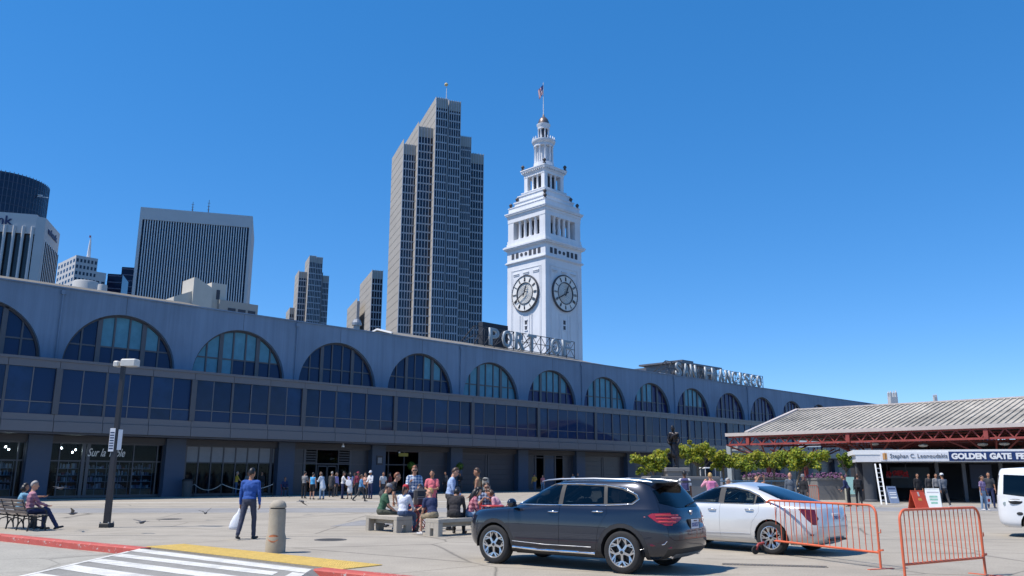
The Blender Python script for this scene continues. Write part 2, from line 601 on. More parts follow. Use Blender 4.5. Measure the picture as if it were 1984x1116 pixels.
# flush bands across the plaza (a paler line, a greyer strip, a paler line)
def band(pa, pb, w, mt, z, name):
    a, b = gnd(*pa), gnd(*pb)
    d = (b - a).normalized()
    a = a - d * 40; b = b + d * 70
    s = Vector((-d.y, d.x, 0)) * w / 2
    m = MB()
    m.add([tuple(a - s + Vector((0, 0, z))), tuple(b - s + Vector((0, 0, z))), tuple(b + s + Vector((0, 0, z))), tuple(a + s + Vector((0, 0, z)))], [(0, 1, 2, 3)])
    return tag(m.build(name, mt), kind='structure')
band((20, 989), (700, 988), 4.4, mASPH, 0.004, 'asphalt_strip')
band((20, 981), (700, 980.5), 0.35, mLIGHTBAND, 0.008, 'paving_band')
band((20, 994.5), (700, 993), 0.3, mLIGHTBAND, 0.009, 'paving_band')
band((20, 975), (700, 972.5), 0.8, mLIGHTBAND, 0.004, 'paving_band')
band((700, 1040), (1984, 1046), 0.05, mASPH, 0.004, 'paving_joint')

# manhole covers, a slot drain and a patched strip set flush into the plaza
mCOVER = mat('cast_cover', (0.10, 0.095, 0.09), 0.7, 0.2, 12, 0.4)
for px, py, lb in ((640, 1046, 'round iron manhole cover in the plaza left of the concrete benches'), (330, 1006, 'round iron manhole cover in the plaza right of the lamp post')):
    p = gnd(px, py)
    t = thing('manhole_cover', lb, 'manhole cover', tuple(p))
    m = MB(); m.lathe([(0.40, 0.0), (0.40, 0.008), (0.36, 0.010), (0.355, 0.005)], 28); m.build('rim', mCOVER, t)
    m = MB(); m.lathe([(0.345, 0.0), (0.345, 0.009)], 28)
    for i in range(7):
        w_ = math.sqrt(max(0.34 ** 2 - (0.09 * (i - 3)) ** 2, 0)) - 0.03
        m.box(-w_, w_, 0.09 * (i - 3) - 0.015, 0.09 * (i - 3) + 0.015, 0.009, 0.013)
    m.build('lid', mCOVER, t)
p = gnd(1500, 1096)
dr = thing('drain_grate', 'narrow dark drain grate in the paving under the orange barrier', 'drain grate', tuple(p), R(-14))
m = MB()
for i in range(30): m.box(-0.9 + i * 0.06, -0.865 + i * 0.06, -0.09, 0.09, 0.001, 0.009)
m.box(-0.92, 0.92, -0.115, -0.09, 0.001, 0.010); m.box(-0.92, 0.92, 0.09, 0.115, 0.001, 0.010); tag(m.build('bars', mCOVER, dr), kind='stuff')
m = MB(); m.slab([tuple(gnd(1010, 1000))[:2], tuple(gnd(700, 1008))[:2], tuple(gnd(640, 1020))[:2], tuple(gnd(980, 1012))[:2]], 0.001, 0.004); tag(m.build('asphalt_patch', mASPH), kind='structure')
# ------------------------------------------------------------------ the long arcaded building
mSTUC = mat('shade_tinted_stucco', (0.150, 0.225, 0.325), 0.85, 0.14, 0.9, 0.15, stretch=(2.6, 1, 0.12), dirt=0.2)  # light grey wall; the blue of its sky-lit shade is put into the colour
mPIER = mat('pier_paint', (0.05, 0.075, 0.125), 0.6, 0.05, 1.5)
mPANEL = mat('metal_panel', (0.125, 0.125, 0.14), 0.42, 0.04, 1.0, metal=0.25)
mMULL = mat('mullion_bronze', (0.085, 0.087, 0.10), 0.45, 0.05, 2, metal=0.4)
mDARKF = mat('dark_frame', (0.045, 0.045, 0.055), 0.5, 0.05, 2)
mGLASS = mat('band_glass', (0.007, 0.026, 0.085), 0.03, 0.0, spec=0.2)
mGLASS2 = mat('arch_glass_dark', (0.008, 0.028, 0.085), 0.03, 0.0, spec=0.22)
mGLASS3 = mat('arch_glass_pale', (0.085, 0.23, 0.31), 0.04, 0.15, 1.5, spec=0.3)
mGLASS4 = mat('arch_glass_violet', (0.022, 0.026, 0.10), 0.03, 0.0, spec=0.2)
mGLASSB = mat('band_glass_dim', (0.006, 0.018, 0.058), 0.03, 0.3, 0.7, spec=0.26)
mGLASSC = mat('band_glass_blind', (0.012, 0.036, 0.098), 0.05, 0.25, 0.9, spec=0.2)
mSHOPG = glass_mat('shop_glass', (0.62, 0.72, 0.80), 1.15)
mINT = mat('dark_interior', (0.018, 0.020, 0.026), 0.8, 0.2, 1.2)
mGRAV = mat('roof_gravel', (0.16, 0.145, 0.12), 0.95, 0.35, 5, 0.6, bscale=30)
mROOFT = mat('roof_tan', (0.19, 0.175, 0.15), 0.9, 0.15, 2.0, 0.2)
mWHITE = mat('white_paint', (0.78, 0.78, 0.77), 0.6, 0.03, 2)
mGREYDOOR = mat('grey_roller', (0.052, 0.054, 0.068), 0.38, 0.05, 1.0)
FB = thing('ferry_building', 'long low arcaded building with blue grey arched windows over a glass band', 'building', tuple(fpt(0, 0)), FRZ)
PIT, R0, ZC, ZT = 8.53, 3.65, 8.42, 13.30
def sc(k): return 19.96 + PIT * k
KMIN, KMAX = -2, 13
# wall with arched openings
m = MB()
N = 28
for k in range(KMIN, KMAX + 1):
    c = sc(k)
    xs = [c + R0 * math.cos(PI - PI * i / N) for i in range(N + 1)]
    zs = [ZC + R0 * math.sin(PI - PI * i / N) for i in range(N + 1)]
    m.add([(c - PIT / 2, 0, ZC), (c - R0, 0, ZC), (c - R0, 0, ZT), (c - PIT / 2, 0, ZT)], [(0, 1, 2, 3)])
    m.add([(c + R0, 0, ZC), (c + PIT / 2, 0, ZC), (c + PIT / 2, 0, ZT), (c + R0, 0, ZT)], [(0, 1, 2, 3)])
    for i in range(N):
        m.add([(xs[i], 0, zs[i]), (xs[i + 1], 0, zs[i + 1]), (xs[i + 1], 0, ZT), (xs[i], 0, ZT)], [(0, 1, 2, 3)])
        m.add([(xs[i], 0, zs[i]), (xs[i], 0.5, zs[i]), (xs[i + 1], 0.5, zs[i + 1]), (xs[i + 1], 0, zs[i + 1])], [(0, 1, 2, 3)])
s0, s1, sE = sc(KMIN) - PIT / 2, sc(KMAX) + PIT / 2, 206.0
m.box(s1, sE, 0, 0.5, 0, ZT)
m.box(s0, s1, 0.0, 0.5, 7.3, ZC - 0.01)
m.box(s0 - 0.01, s0 + 0.4, 0.02, 40, 0, ZT - 0.01)
m.box(sE - 0.4, sE + 0.01, 0.5, 40, 0, ZT - 0.01)
m.box(s0, sE, 39.6, 40.0, 0, ZT - 0.01)
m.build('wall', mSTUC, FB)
m = MB()
m.box(s0 - 0.05, sE + 0.05, -0.10, 0.45, ZT, ZT + 0.09)
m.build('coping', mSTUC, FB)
# control joints, rainwater pipes and a few small vents on the wall
m = MB()
for k in range(KMIN, KMAX + 1): m.box(sc(k) - 0.012, sc(k) + 0.012, -0.004, 0.05, ZC + R0 + 0.02, ZT - 0.02)
m.build('wall_joint', mDARKF, FB)
for k in (0, 2, 4, 6, 8, 10):
    x = sc(k) - PIT / 2 + 0.22
    m = MB(); m.tube([(x, -0.09, 8.5), (x, -0.09, ZT - 0.35)], 0.055, 8); m.box(x - 0.14, x + 0.14, -0.17, 0.0, ZT - 0.4, ZT - 0.12)
    for z in (9.4, 11.2): m.box(x - 0.09, x + 0.09, -0.1, 0.0, z, z + 0.06)
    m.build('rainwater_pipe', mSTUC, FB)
# arched windows
ring = MB()
for r0, r1, y0, y1 in ((R0 - 0.14, R0 + 0.0, 0.30, 0.48),):
    vs, fs = [], []
    for i in range(N + 1):
        a = PI * i / N
        for r, y in ((r1, y0), (r0, y0), (r0, y1)):
            vs.append((r * math.cos(a), y, ZC + r * math.sin(a)))
    for i in range(N):
        for j in range(2):
            fs.append((i * 3 + j, i * 3 + j + 1, (i + 1) * 3 + j + 1, (i + 1) * 3 + j))
    ring.add(vs, fs)
ring.bar((-R0, 0.38, ZC + 0.05), (R0, 0.38, ZC + 0.05), 0.14, 0.1)
ring_me = ring.mesh('frame', mDARKF)
UU = [-1, -0.69, -0.40, -0.135, 0.135, 0.40, 0.69, 1]
TR = ZC + 1.42
mull = MB()
for i, u in enumerate(UU[1:-1]):
    x = u * R0
    zt = ZC + math.sqrt(R0 * R0 - x * x) - 0.06
    heavy = abs(abs(u) - 0.40) < 0.01
    w = 0.30 if heavy else 0.11
    mull.box(x - w / 2, x + w / 2, 0.30 if heavy else 0.34, 0.44, ZC, zt)
mull.box(-R0 * 0.90, R0 * 0.90, 0.36, 0.435, TR - 0.05, TR + 0.05)
mull_me = mull.mesh('mullion', mMULL)
pane_mes = []
for i in range(7):
    x0, x1 = UU[i] * (R0 - 0.1), UU[i + 1] * (R0 - 0.1)
    rr = R0 - 0.1
    arc = lambda x: ZC + math.sqrt(max(rr * rr - x * x, 0))
    for lo in (True, False):
        pts = []
        n = 5
        for j in range(n + 1):
            x = x0 + (x1 - x0) * j / n
            z = arc(x)
            pts.append((x, min(z, TR) if lo else max(z, TR)))
        zb = ZC if lo else TR
        poly = [(x0, zb), (x1, zb)] + [p for p in pts[::-1] if p[1] > zb + 0.02]
        if len(poly) < 3: continue
        mm = MB()
        mm.prism(poly, 0.425, 0.445)
        pane_mes.append((i, lo, mm.mesh('pane', mGLASS2)))
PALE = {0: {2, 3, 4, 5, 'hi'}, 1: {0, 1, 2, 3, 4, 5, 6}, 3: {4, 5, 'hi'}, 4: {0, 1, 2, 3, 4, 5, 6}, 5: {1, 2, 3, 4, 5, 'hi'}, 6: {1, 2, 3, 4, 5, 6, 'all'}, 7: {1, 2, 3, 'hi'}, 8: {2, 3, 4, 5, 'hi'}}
for k in range(KMIN, KMAX + 1):
    w = bpy.data.objects.new('arched_window', None)
    COL.objects.link(w); w.parent = FB; w.location = (sc(k), 0, 0)
    link('frame', ring_me, w); link('mullion', mull_me, w)
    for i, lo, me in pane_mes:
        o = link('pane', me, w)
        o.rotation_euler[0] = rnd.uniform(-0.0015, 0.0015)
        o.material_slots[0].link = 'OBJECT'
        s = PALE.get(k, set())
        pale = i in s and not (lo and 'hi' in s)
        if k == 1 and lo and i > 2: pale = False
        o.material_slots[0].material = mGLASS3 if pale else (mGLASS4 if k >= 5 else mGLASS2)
# ledge, glass band, spandrels, soffit
YB = -2.0
ledge = MB(); ledge.box(s0, sE, YB - 0.18, 0.02, 8.30, 8.46); ledge.build('ledge_cap', mPANEL, FB)
fas = MB(); fas.box(0.012, PIT / 3 - 0.012, YB - 0.1, YB + 0.1, 7.86, 8.30)
fas_me = fas.mesh('ledge_panel', mPANEL)
sil = MB(); sil.prism([(0.012, 4.66), (PIT / 3 - 0.012, 4.66), (PIT / 3 - 0.012, 5.06), (0.012, 5.06)], YB - 0.06, YB + 0.1)
sil_me = sil.mesh('sill_panel', mPANEL)
spa = MB(); spa.bbox(0.012, PIT / 3 - 0.012, YB - 0.14, YB + 0.1, 4.02, 4.645, 0.01)
spa_me = spa.mesh('spandrel_panel', mPANEL)
col = MB(); col.box(-0.18, 0.18, YB - 0.13, YB + 0.15, 5.07, 7.85)
col_me = col.mesh('band_column', mMULL)
mu1 = MB(); mu1.box(-0.075, 0.075, YB - 0.03, YB + 0.1, 5.07, 7.85)
mu1_me = mu1.mesh('mullion', mMULL)
mu2 = MB(); mu2.box(-0.03, 0.03, YB - 0.02, YB + 0.06, 5.07, 7.85)
mu2_me = mu2.mesh('thin_mullion', mPANEL)
pa = MB(); pa.box(0.02, PIT / 6 - 0.02, YB + 0.03, YB + 0.05, 5.83, 7.86)
pa_me = pa.mesh('pane', mGLASS)
pb = MB(); pb.box(0.02, PIT / 6 - 0.02, YB + 0.03, YB + 0.05, 5.06, 5.76)
pb_me = pb.mesh('pane', mGLASS)
tr = MB(); tr.box(0, PIT, YB, YB + 0.05, 5.765, 5.825)
tr_me = tr.mesh('transom', mPANEL)
for k in range(KMIN, KMAX + 1):
    b = bpy.data.objects.new('glass_bay', None)
    COL.objects.link(b); b.parent = FB; b.location = (sc(k) - PIT / 2, 0, 0)
    link('band_column', col_me, b); link('transom', tr_me, b)
    for j in range(3):
        link('ledge_panel', fas_me, b, (j * PIT / 3, 0, 0))
        link('sill_panel', sil_me, b, (j * PIT / 3, 0, 0))
        link('spandrel_panel', spa_me, b, (j * PIT / 3, 0, 0))
        if j: link('mullion', mu1_me, b, (j * PIT / 3, 0, 0))
        link('thin_mullion', mu2_me, b, ((j + 0.5) * PIT / 3, 0, 0))
    for j in range(6):
        for me in (pa_me, pb_me):
            o = link('pane', me, b, (j * PIT / 6, 0, 0))
            o.rotation_euler = (rnd.uniform(-0.006, 0.006), 0, rnd.uniform(-0.008, 0.008))
            o.material_slots[0].link = 'OBJECT'
            o.material_slots[0].material = rnd.choice((mGLASS, mGLASS, mGLASSB, mGLASSC))
m = MB()
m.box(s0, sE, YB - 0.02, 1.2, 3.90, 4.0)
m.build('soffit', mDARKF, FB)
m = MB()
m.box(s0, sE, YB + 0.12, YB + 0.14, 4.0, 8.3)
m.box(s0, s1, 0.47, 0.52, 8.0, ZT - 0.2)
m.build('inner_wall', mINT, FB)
# ground floor: piers, shopfronts
pier = MB()
pier.box(-0.68, 0.68, 0.0, 0.9, 0, 3.9)
pier.box(-0.72, 0.72, -0.04, 0.94, 0, 0.25)
pier_me = pier.mesh('pier', mPIER)
for k in range(KMIN, KMAX + 2):
    link('pier', pier_me, FB, (sc(k) - PIT / 2, 0, 0))
m = MB()
for k in range(KMIN, KMAX + 1):
    m.box(sc(k) - PIT / 2 + 0.68, sc(k) + PIT / 2 - 0.68, 0.25, 0.9, 3.5, 3.9)
m.build('header_beam', mDARKF, FB)
m = MB()
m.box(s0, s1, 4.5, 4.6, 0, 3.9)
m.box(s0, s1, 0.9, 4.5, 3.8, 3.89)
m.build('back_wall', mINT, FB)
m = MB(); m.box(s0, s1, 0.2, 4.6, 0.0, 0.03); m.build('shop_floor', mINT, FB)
HW = PIT / 2 - 0.68
mSHELF = mat('shelf_white', (0.42, 0.44, 0.45), 0.5, 0.1, 3)
mGOODS = [mat('goods_' + n, c, 0.5, 0.15, 6) for n, c in (('white', (0.55, 0.56, 0.55)), ('teal', (0.12, 0.25, 0.30)), ('grey', (0.25, 0.26, 0.28)), ('lilac', (0.26, 0.24, 0.36)), ('red', (0.35, 0.06, 0.05)), ('wood', (0.28, 0.18, 0.09)))]
mLAMP = mat('lit_lamp', (0.9, 0.88, 0.8), 0.4, 0, emit=(1.0, 0.93, 0.8, 30.0))
def front(k, cuts, ztr, heavy=()):
    """frames and panes of one shopfront; cuts are fractions across the opening"""
    f = bpy.data.objects.new('shopfront', None)
    COL.objects.link(f); f.parent = FB; f.location = (sc(k), 0, 0)
    m = MB()
    for i, u in enumerate(cuts):
        w = 0.2 if i in heavy else 0.07
        m.box(u * HW - w / 2, u * HW + w / 2, 0.55, 0.68, 0.0, 3.5)
    m.box(-HW, HW, 0.56, 0.67, ztr - 0.04, ztr + 0.04)
    m.box(-HW, HW, 0.56, 0.67, 0.0, 0.18)
    m.box(-HW, HW, 0.56, 0.67, 3.42, 3.51)
    m.build('frame', mMULL, f)
    return f
def panes(f, cuts, z0, z1, mt, n='pane', y=0.61):
    for a, b in zip(cuts[:-1], cuts[1:]):
        m = MB(); m.box(a * HW + 0.03, b * HW - 0.03, y, y + 0.015, z0, z1)
        m.build(n, mt, f)
CUT_SHOP = [-1, -0.82, -0.42, -0.34, 0.06, 0.46, 0.90, 1]
for k in (-1, 0):
    f = front(k, CUT_SHOP, 2.34, (2, 3))
    panes(f, CUT_SHOP, 0.2, 2.3, mSHOPG); panes(f, CUT_SHOP, 2.38, 3.42, mSHOPG)
    for x0, x1 in ((-0.80, -0.44), (-0.32, 0.04), (0.08, 0.44), (0.50, 0.88)):
        sh = thing('display_shelf', ('white shelves of goods %s the lettered shop window' % {-0.80: 'left of the thick post in', -0.32: 'just right of the thick post in', 0.08: 'in the middle of', 0.50: 'at the right end of'}[x0] if k == 0 else 'white shelves of goods in the leftmost shop window, %s from its right end' % {-0.80: 'fourth', -0.32: 'third', 0.08: 'second', 0.50: 'first'}[x0]), 'shelf', tuple(fpt(sc(k) + x0 * HW, 1.0, 0.03)), FRZ, 'display shelves in the shop windows')
        W = (x1 - x0) * HW
        if k == -2: bpy.data.objects.remove(sh); continue
        mm = MB()
        for z in (0.55, 0.98, 1.40, 1.82): mm.box(0, W, 0, 0.4, z, z + 0.03)
        for x in (0, W / 2, W): mm.box(x - 0.015, x + 0.015, -0.005, 0.0, 0.0, 2.25)
        mm.build('rack', mSHELF, sh)
        mm = MB(); mm.box(0, W, 0.02, 0.4, 0.0, 0.5); mm.build('plinth', mGOODS[5], sh)
        mm = MB()
        for z in (0.58, 1.01, 1.43, 1.85):
            x = 0.05
            while x < W - 0.15:
                w = rnd.uniform(0.06, 0.17); hh = rnd.uniform(0.1, 0.33)
                c = rnd.choice([0, 0, 1, 2, 2, 3, 1, 4 if rnd.random() < 0.2 else 0])
                if rnd.random() < 0.4: mm.lathe([(w / 2, 0), (w / 2.1, hh * 0.6), (w / 3.2, hh)], 8, (x + w / 2, 0.15, z), c)
                else: mm.box(x, x + w, 0.05, 0.3, z, z + hh, c)
                x += w + rnd.uniform(0.02, 0.1)
        tag(mm.build('goods', mGOODS, sh), kind='stuff')
    for x, z, wh in ((-0.74, 3.15, 'alone left of the thick post in the lettered window'), (-0.55, 2.9, 'lower of the pair in the lettered window'), (-0.5, 3.05, 'upper of the pair in the lettered window')) if k == 0 else ((0.2, 3.1, 'alone high in the leftmost shop window'), (0.75, 3.15, 'upper of the pair in the leftmost shop window'), (0.8, 3.0, 'lower of the pair in the leftmost shop window')):
        l = thing('pendant_lamp', 'small lit round lamp, ' + wh, 'lamp', tuple(fpt(sc(k) + x * HW, 1.3, z)), FRZ, 'lit lamps in the shop windows')
        mm = MB(); mm.ball((0, 0, 0), 0.055, 8, 6); mm.build('bulb', mLAMP, l)
        mm = MB(); mm.bar((0, 0, 0.05), (0, 0, 3.8 - z), 0.015); mm.build('cord', mDARKF, l)
sg = text_mesh('script_sign', 'Sur la Table', 0.8, mWHITE, None, 0.03, 0.35, 0.004, width=2.35, height=0.52)
tag(sg, 'white slanted script lettering reading Sur la Table over the shop window', 'sign')
sg.location = fpt(19.85, 0.50, 2.90); sg.rotation_euler = (0, 0, FRZ)
# cafe front
CC = [-1, -0.93, -0.66, -0.40, -0.14, 0.12, 0.38, 0.64, 0.92, 1]
f = front(1, CC, 2.34, (1, 8))
panes(f, CC, 0.2, 2.3, mSHOPG)
mPALEB = mat('cafe_blind', (0.20, 0.22, 0.25), 0.5, 0.1, 2)
panes(f, CC, 2.38, 3.42, mPALEB)
# entrance
CE = [-1, -0.66, -0.36, 0.20, 0.52, 1]
f = front(2, CE, 2.34, (1, 4))
panes(f, CE[:2], 0.2, 3.42, mGREYDOOR, 'blank_panel')
panes(f, CE[1:3], 0.2, 2.3, mSHOPG); panes(f, CE[3:5], 0.2, 2.3, mSHOPG); panes(f, CE[4:6], 0.2, 3.42, mGREYDOOR, 'blank_panel')
panes(f, CE[2:4], 2.38, 3.42, mSHOPG)
for a, b in ((CE[1], CE[2]), (CE[3], CE[4])):
    for j in range(5):
        m = MB(); m.box(a * HW + 0.05, b * HW - 0.05, 0.56, 0.64, 2.42 + j * 0.2, 2.50 + j * 0.2); m.build('louvre', mMULL, f)
for sx in (-1, 1):
    m = MB()
    for x in (-0.41, 0.37): m.box(x, x + 0.05, -0.03, 0.03, 0.02, 2.2)
    m.box(-0.41, 0.42, -0.03, 0.03, 2.12, 2.2); m.box(-0.41, 0.42, -0.03, 0.03, 0.02, 0.22)
    m.tube([(-sx * 0.33, -0.06, 0.9), (-sx * 0.33, -0.06, 1.35)], 0.02, 6)
    m.box(-0.36, 0.37, -0.01, 0.0, 0.22, 2.12, 1)
    m.build('glass_door', [mMULL, mSHOPG], f, loc=((CE[2] + CE[3]) / 2 * HW + sx * 0.44, 0.61, 0))
# bay with a yellow sign, then roller doors and recesses
CG = [-1, -0.80, -0.34, 0.12, 0.16, 1]
f = front(3, CG, 2.34, (3,))
panes(f, CG[:4], 0.2, 2.3, mSHOPG); panes(f, CG[:4], 2.38, 3.42, mSHOPG); panes(f, CG[4:], 0.2, 3.42, mGREYDOOR, 'blank_panel')
mYSIGN = mat('yellow_sign', (0.32, 0.29, 0.05), 0.5, 0.2, 2)
m = MB(); m.box(-0.5, 0.5, -0.02, 0.02, 0, 0.28)
o = m.build('shop_sign', mYSIGN); o.location = fpt(sc(3) - 0.38 * HW, 0.50, 3.05); o.rotation_euler = (0, 0, FRZ)
tag(o, 'dull yellow panel sign inside the window head above the topiary', 'sign')
for k in range(4, KMAX + 1):
    if k == 5:
        cu = [-1, -0.55, -0.2, 0.25, 0.6, 1]
        f = front(k, cu, 3.2, (1, 2, 3, 4))
        panes(f, cu[1:2] + cu[2:3], 0.2, 3.42, mSHOPG); panes(f, cu[3:5], 0.2, 3.42, mSHOPG)
        panes(f, cu[:2], 0.2, 3.42, mGREYDOOR, 'blank_panel'); panes(f, cu[2:4], 0.2, 3.42, mPIER, 'blank_panel'); panes(f, cu[4:], 0.2, 3.42, mGREYDOOR, 'blank_panel')
    else:
        cu = [-1, -0.04, 0.04, 1] if k % 2 == 0 else [-1, 0.3, 0.38, 1]
        f = front(k, cu, 3.38, (1, 2))
        for a, b in ((cu[0], cu[1]), (cu[2], cu[3])):
            for j in range(7):
                m = MB(); m.bbox(a * HW + 0.02, b * HW - 0.02, 0.60, 0.64, 0.2 + j * 0.454, 0.645 + j * 0.454, 0.01)
                m.build('roller_slat', mGREYDOOR, f)
# roofs
def roof_strip(sa, sb, slope, y1, mt, gable=False):
    m = MB()
    z0 = ZT + 0.02
    zr = z0 + slope * (y1 - 0.5)
    for a, b in ((sa, sb),):
        m.add([(a, 0.46, z0), (b, 0.46, z0), (b, y1, zr), (a, y1, zr), (a, y1 + 14, zr - 0.6), (b, y1 + 14, zr - 0.6), (a, 0.46, z0 - 0.6), (b, 0.46, z0 - 0.6), (a, y1 + 14, z0 - 0.7), (b, y1 + 14, z0 - 0.7)],
              [(0, 1, 2, 3), (3, 2, 5, 4), (0, 3, 4, 8, 6), (1, 7, 9, 5, 2), (6, 7, 1, 0)])
    o = m.build('roof', mt, FB)
    if gable:
        m = MB()
        m.bar((sa - 0.06, y1 - 2.4, zr + 0.05 - 2.4 * slope), (sa - 0.06, y1, zr + 0.05), 0.10, 0.16)
        m.bar((sa - 0.06, y1, zr + 0.05), (sa - 0.06, y1 + 1.6, zr - 0.3), 0.10, 0.16)
        m.build('gable_trim', mWHITE, FB)
roof_strip(s0, 27, 0.255, 7.0, mGRAV)
roof_strip(27, 46, 0.17, 7.0, mROOFT)
roof_strip(46, 74, 0.262, 7.6, mROOFT, True)
roof_strip(74, 79, 0.235, 7.6, mROOFT)
roof_strip(79, 92, 0.15, 7.6, mROOFT)
roof_strip(92, 125, 0.215, 7.6, mROOFT, True)
roof_strip(125, sE, 0.17, 7.6, mROOFT)
m = MB(); m.box(s0 + 0.5, sE - 0.5, 14, 39, ZT - 0.3, ZT - 0.1); m.build('roof_deck', mROOFT, FB)
# a dome camera and wall lamps under and on the band
for s, z, y in ((43.2, 3.4, -0.22), (77.0, 3.4, -0.22)):
    l = thing('wall_lamp', 'round wall lamp with a dark hood on the grey pier %s' % ('beside the topiary window' if s < 50 else 'beyond the recessed doors'), 'lamp', tuple(fpt(s, 0, z)), FRZ)
    m = MB(); m.tube([(0, 0.0, 0.1), (0, -0.22, 0.14)], 0.02, 6); m.build('bracket', mDARKF, l)
    m = MB(); m.lathe([(0.02, 0.16), (0.12, 0.05), (0.14, 0.0)], 12, (0, -0.22, 0)); m.build('hood', mDARKF, l)
    m = MB(); m.ball((0, -0.22, -0.02), 0.09, 10, 6); m.build('globe', mWHITE, l)
l = thing('menu_board', 'dark framed notice board on the pier left of the topiary window', 'notice board', tuple(fpt(41.35, -0.01, 2.3)), FRZ)
m = MB(); m.box(-0.3, 0.3, -0.05, 0.0, 0, 0.75); m.build('board', mDARKF, l)
m = MB(); m.box(-0.2, 0.2, -0.056, -0.05, 0.15, 0.6); m.build('notice', mGOODS[2], l)
l = thing('security_camera', 'small dome camera hanging under the band above the queue', 'camera', tuple(fpt(36.7, -1.6, 3.62)), FRZ)
m = MB(); m.lathe([(0.03, 0.28), (0.03, 0.12), (0.11, 0.11), (0.11, 0.0)], 12); m.build('bracket', mWHITE, l)
m = MB(); m.ball((0, 0, 0), 0.1, 10, 7); m.build('dome', mDARKF, l)
# ------------------------------------------------------------------ roof signs
mLET = mat('letter_face', (0.24, 0.30, 0.34), 0.5, 0.05, 2)
mLETE = mat('letter_edge', (0.50, 0.53, 0.55), 0.5, 0.03, 2)
mSTEEL = mat('dark_steel', (0.035, 0.037, 0.045), 0.55, 0.1, 3)
def roof_sign(words, s_first, pitch, zb, h, label, back=None):
    root = thing('roof_sign', label, 'sign', tuple(fpt(s_first, 6.0, zb)), FRZ)
    n = len(words)
    L = n * pitch
    t = MB()
    t.box(-2.0, L + 0.8, 0.02, 0.7, -0.42, -0.2)
    t.bar((-1.8, 0.35, 0), (L + 0.6, 0.35, 0), 0.07); t.bar((-1.8, 0.35, h * 0.5), (L + 0.6, 0.35, h * 0.5), 0.06); t.bar((-1.8, 0.35, h), (L + 0.6, 0.35, h), 0.07)
    q = int(L / 1.2)
    for i in range(q + 1):
        x = -1.8 + (L + 2.4) * i / q
        t.bar((x, 0.35, -0.3), (x, 0.35, h), 0.06)
        if i < q:
            x2 = -1.8 + (L + 2.4) * (i + 1) / q
            t.bar((x, 0.35, 0), (x2, 0.35, h), 0.045); t.bar((x, 0.35, h), (x2, 0.35, 0), 0.045)
        if i % 3 == 0:
            t.bar((x, 0.35, h), (x, 3.4, -0.2), 0.09)
            t.bar((x, 0.35, h * 0.5), (x, 3.4, -0.2), 0.07)
    t.build('truss', mSTEEL, root)
    for i, ch in enumerate(words):
        if ch == ' ': continue
        w = pitch * (0.74 if ch not in 'I' else 0.24)
        o = text_mesh('letter', ch, h, mLET, root, 0.20, 0, 0.0, width=w * 0.94, height=h * 0.95)
        o.location = ((i + 0.45) * pitch, 0.10, h / 2)
        e = text_mesh('rim', ch, h, mLETE, o, 0.16, 0, 0.045, width=w, height=h)
        e.location = (0, 0.06, 0)
    return root
roof_sign('PORT OF', 59.2, 1.93, 15.0, 1.9, 'big PORT OF channel letters on a roof truss before the clock tower')
roof_sign('SAN FRANCISCO', 93.5, 1.78, 14.6, 1.85, 'big SAN FRANCISCO channel letters on a roof truss right of the tower')
m = MB(); m.box(61.0, 64.9, 9.0, 9.7, 14.9, 18.1); m.bar((61.5, 9.7, 17.5), (61.5, 11.5, 15.2), 0.12); m.bar((64.4, 9.7, 17.5), (64.4, 11.5, 15.2), 0.12)
o = m.build('roof_screen', mat('roof_box_dark', (0.02, 0.024, 0.035), 0.7, 0.1, 2)); o.location = fpt(0, 0); o.rotation_euler = (0, 0, FRZ)
tag(o, 'dark flat screen panel standing on the roof behind the letter P', 'screen panel')
m = MB()
m.box(104, 115, 13, 19, 14.4, 17.9); m.box(103.4, 115.6, 12.4, 19.6, 17.9, 18.15); m.box(107, 110, 14, 17, 18.15, 18.8); m.box(97, 103.9, 13.5, 19, 14.4, 16.6)
for i in range(4): m.box(105 + i * 2.6, 106.8 + i * 2.6, 12.96, 13.0, 15.4, 17.3, 1)
o = m.build('roof_penthouse', [mPANEL, mDARKF]); o.location = fpt(0, 0); o.rotation_euler = (0, 0, FRZ)
tag(o, 'pale flat roofed penthouse behind the SAN of the right sign', 'penthouse')
v = thing('roof_vent', 'blue grey cowled vent pipe on the roof before the tall stepped tower', 'vent', tuple(fpt(43.3, 7.2, 14.45)), FRZ)
mVENT = mat('vent_metal', (0.25, 0.27, 0.30), 0.4, 0.1, 2, metal=0.4)
m = MB(); m.lathe([(0.28, 0), (0.28, 0.8)], 12); m.build('pipe', mVENT, v)
m = MB(); m.lathe([(0.45, 0.75), (0.45, 1.0), (0.3, 1.3), (0.05, 1.4)], 12); m.build('cowl', mVENT, v)
# ------------------------------------------------------------------ clock tower
mTOW = mat('tower_paint', (0.70, 0.715, 0.745), 0.65, 0.05, 1.1, 0.05, stretch=(1.6, 1.6, 0.15), dirt=0.10)
mTDARK = mat('tower_dark', (0.05, 0.055, 0.07), 0.7, 0.1, 2)
mBEZ = mat('clock_bezel', (0.10, 0.10, 0.11), 0.5, 0.05, 2)
mBLK = mat('clock_black', (0.02, 0.02, 0.025), 0.5, 0.05, 2)
mDIAL = mat('dial_white', (0.74, 0.73, 0.70), 0.6, 0.03, 2)
mDIALG = mat('dial_grey', (0.46, 0.47, 0.46), 0.6, 0.05, 2)
mURN = mat('urn_dark', (0.07, 0.06, 0.06), 0.6, 0.1, 4)
TA = Vector((5.95, 143, 0)) + FD * 4.87 - FN * 4.87
TW = thing('clock_tower', 'tall white clock tower with columned belfries and a flagpole on top', 'clock tower', (TA.x, TA.y, 0), FRZ)
m = MB()
m.box(-4.87, 4.87, -4.87, 4.87, 8, 39.5)
for s in (-1, 1):          # shallow raised corner strips and panel mouldings on the two faces in view
    pass
m.build('shaft', mTOW, TW)
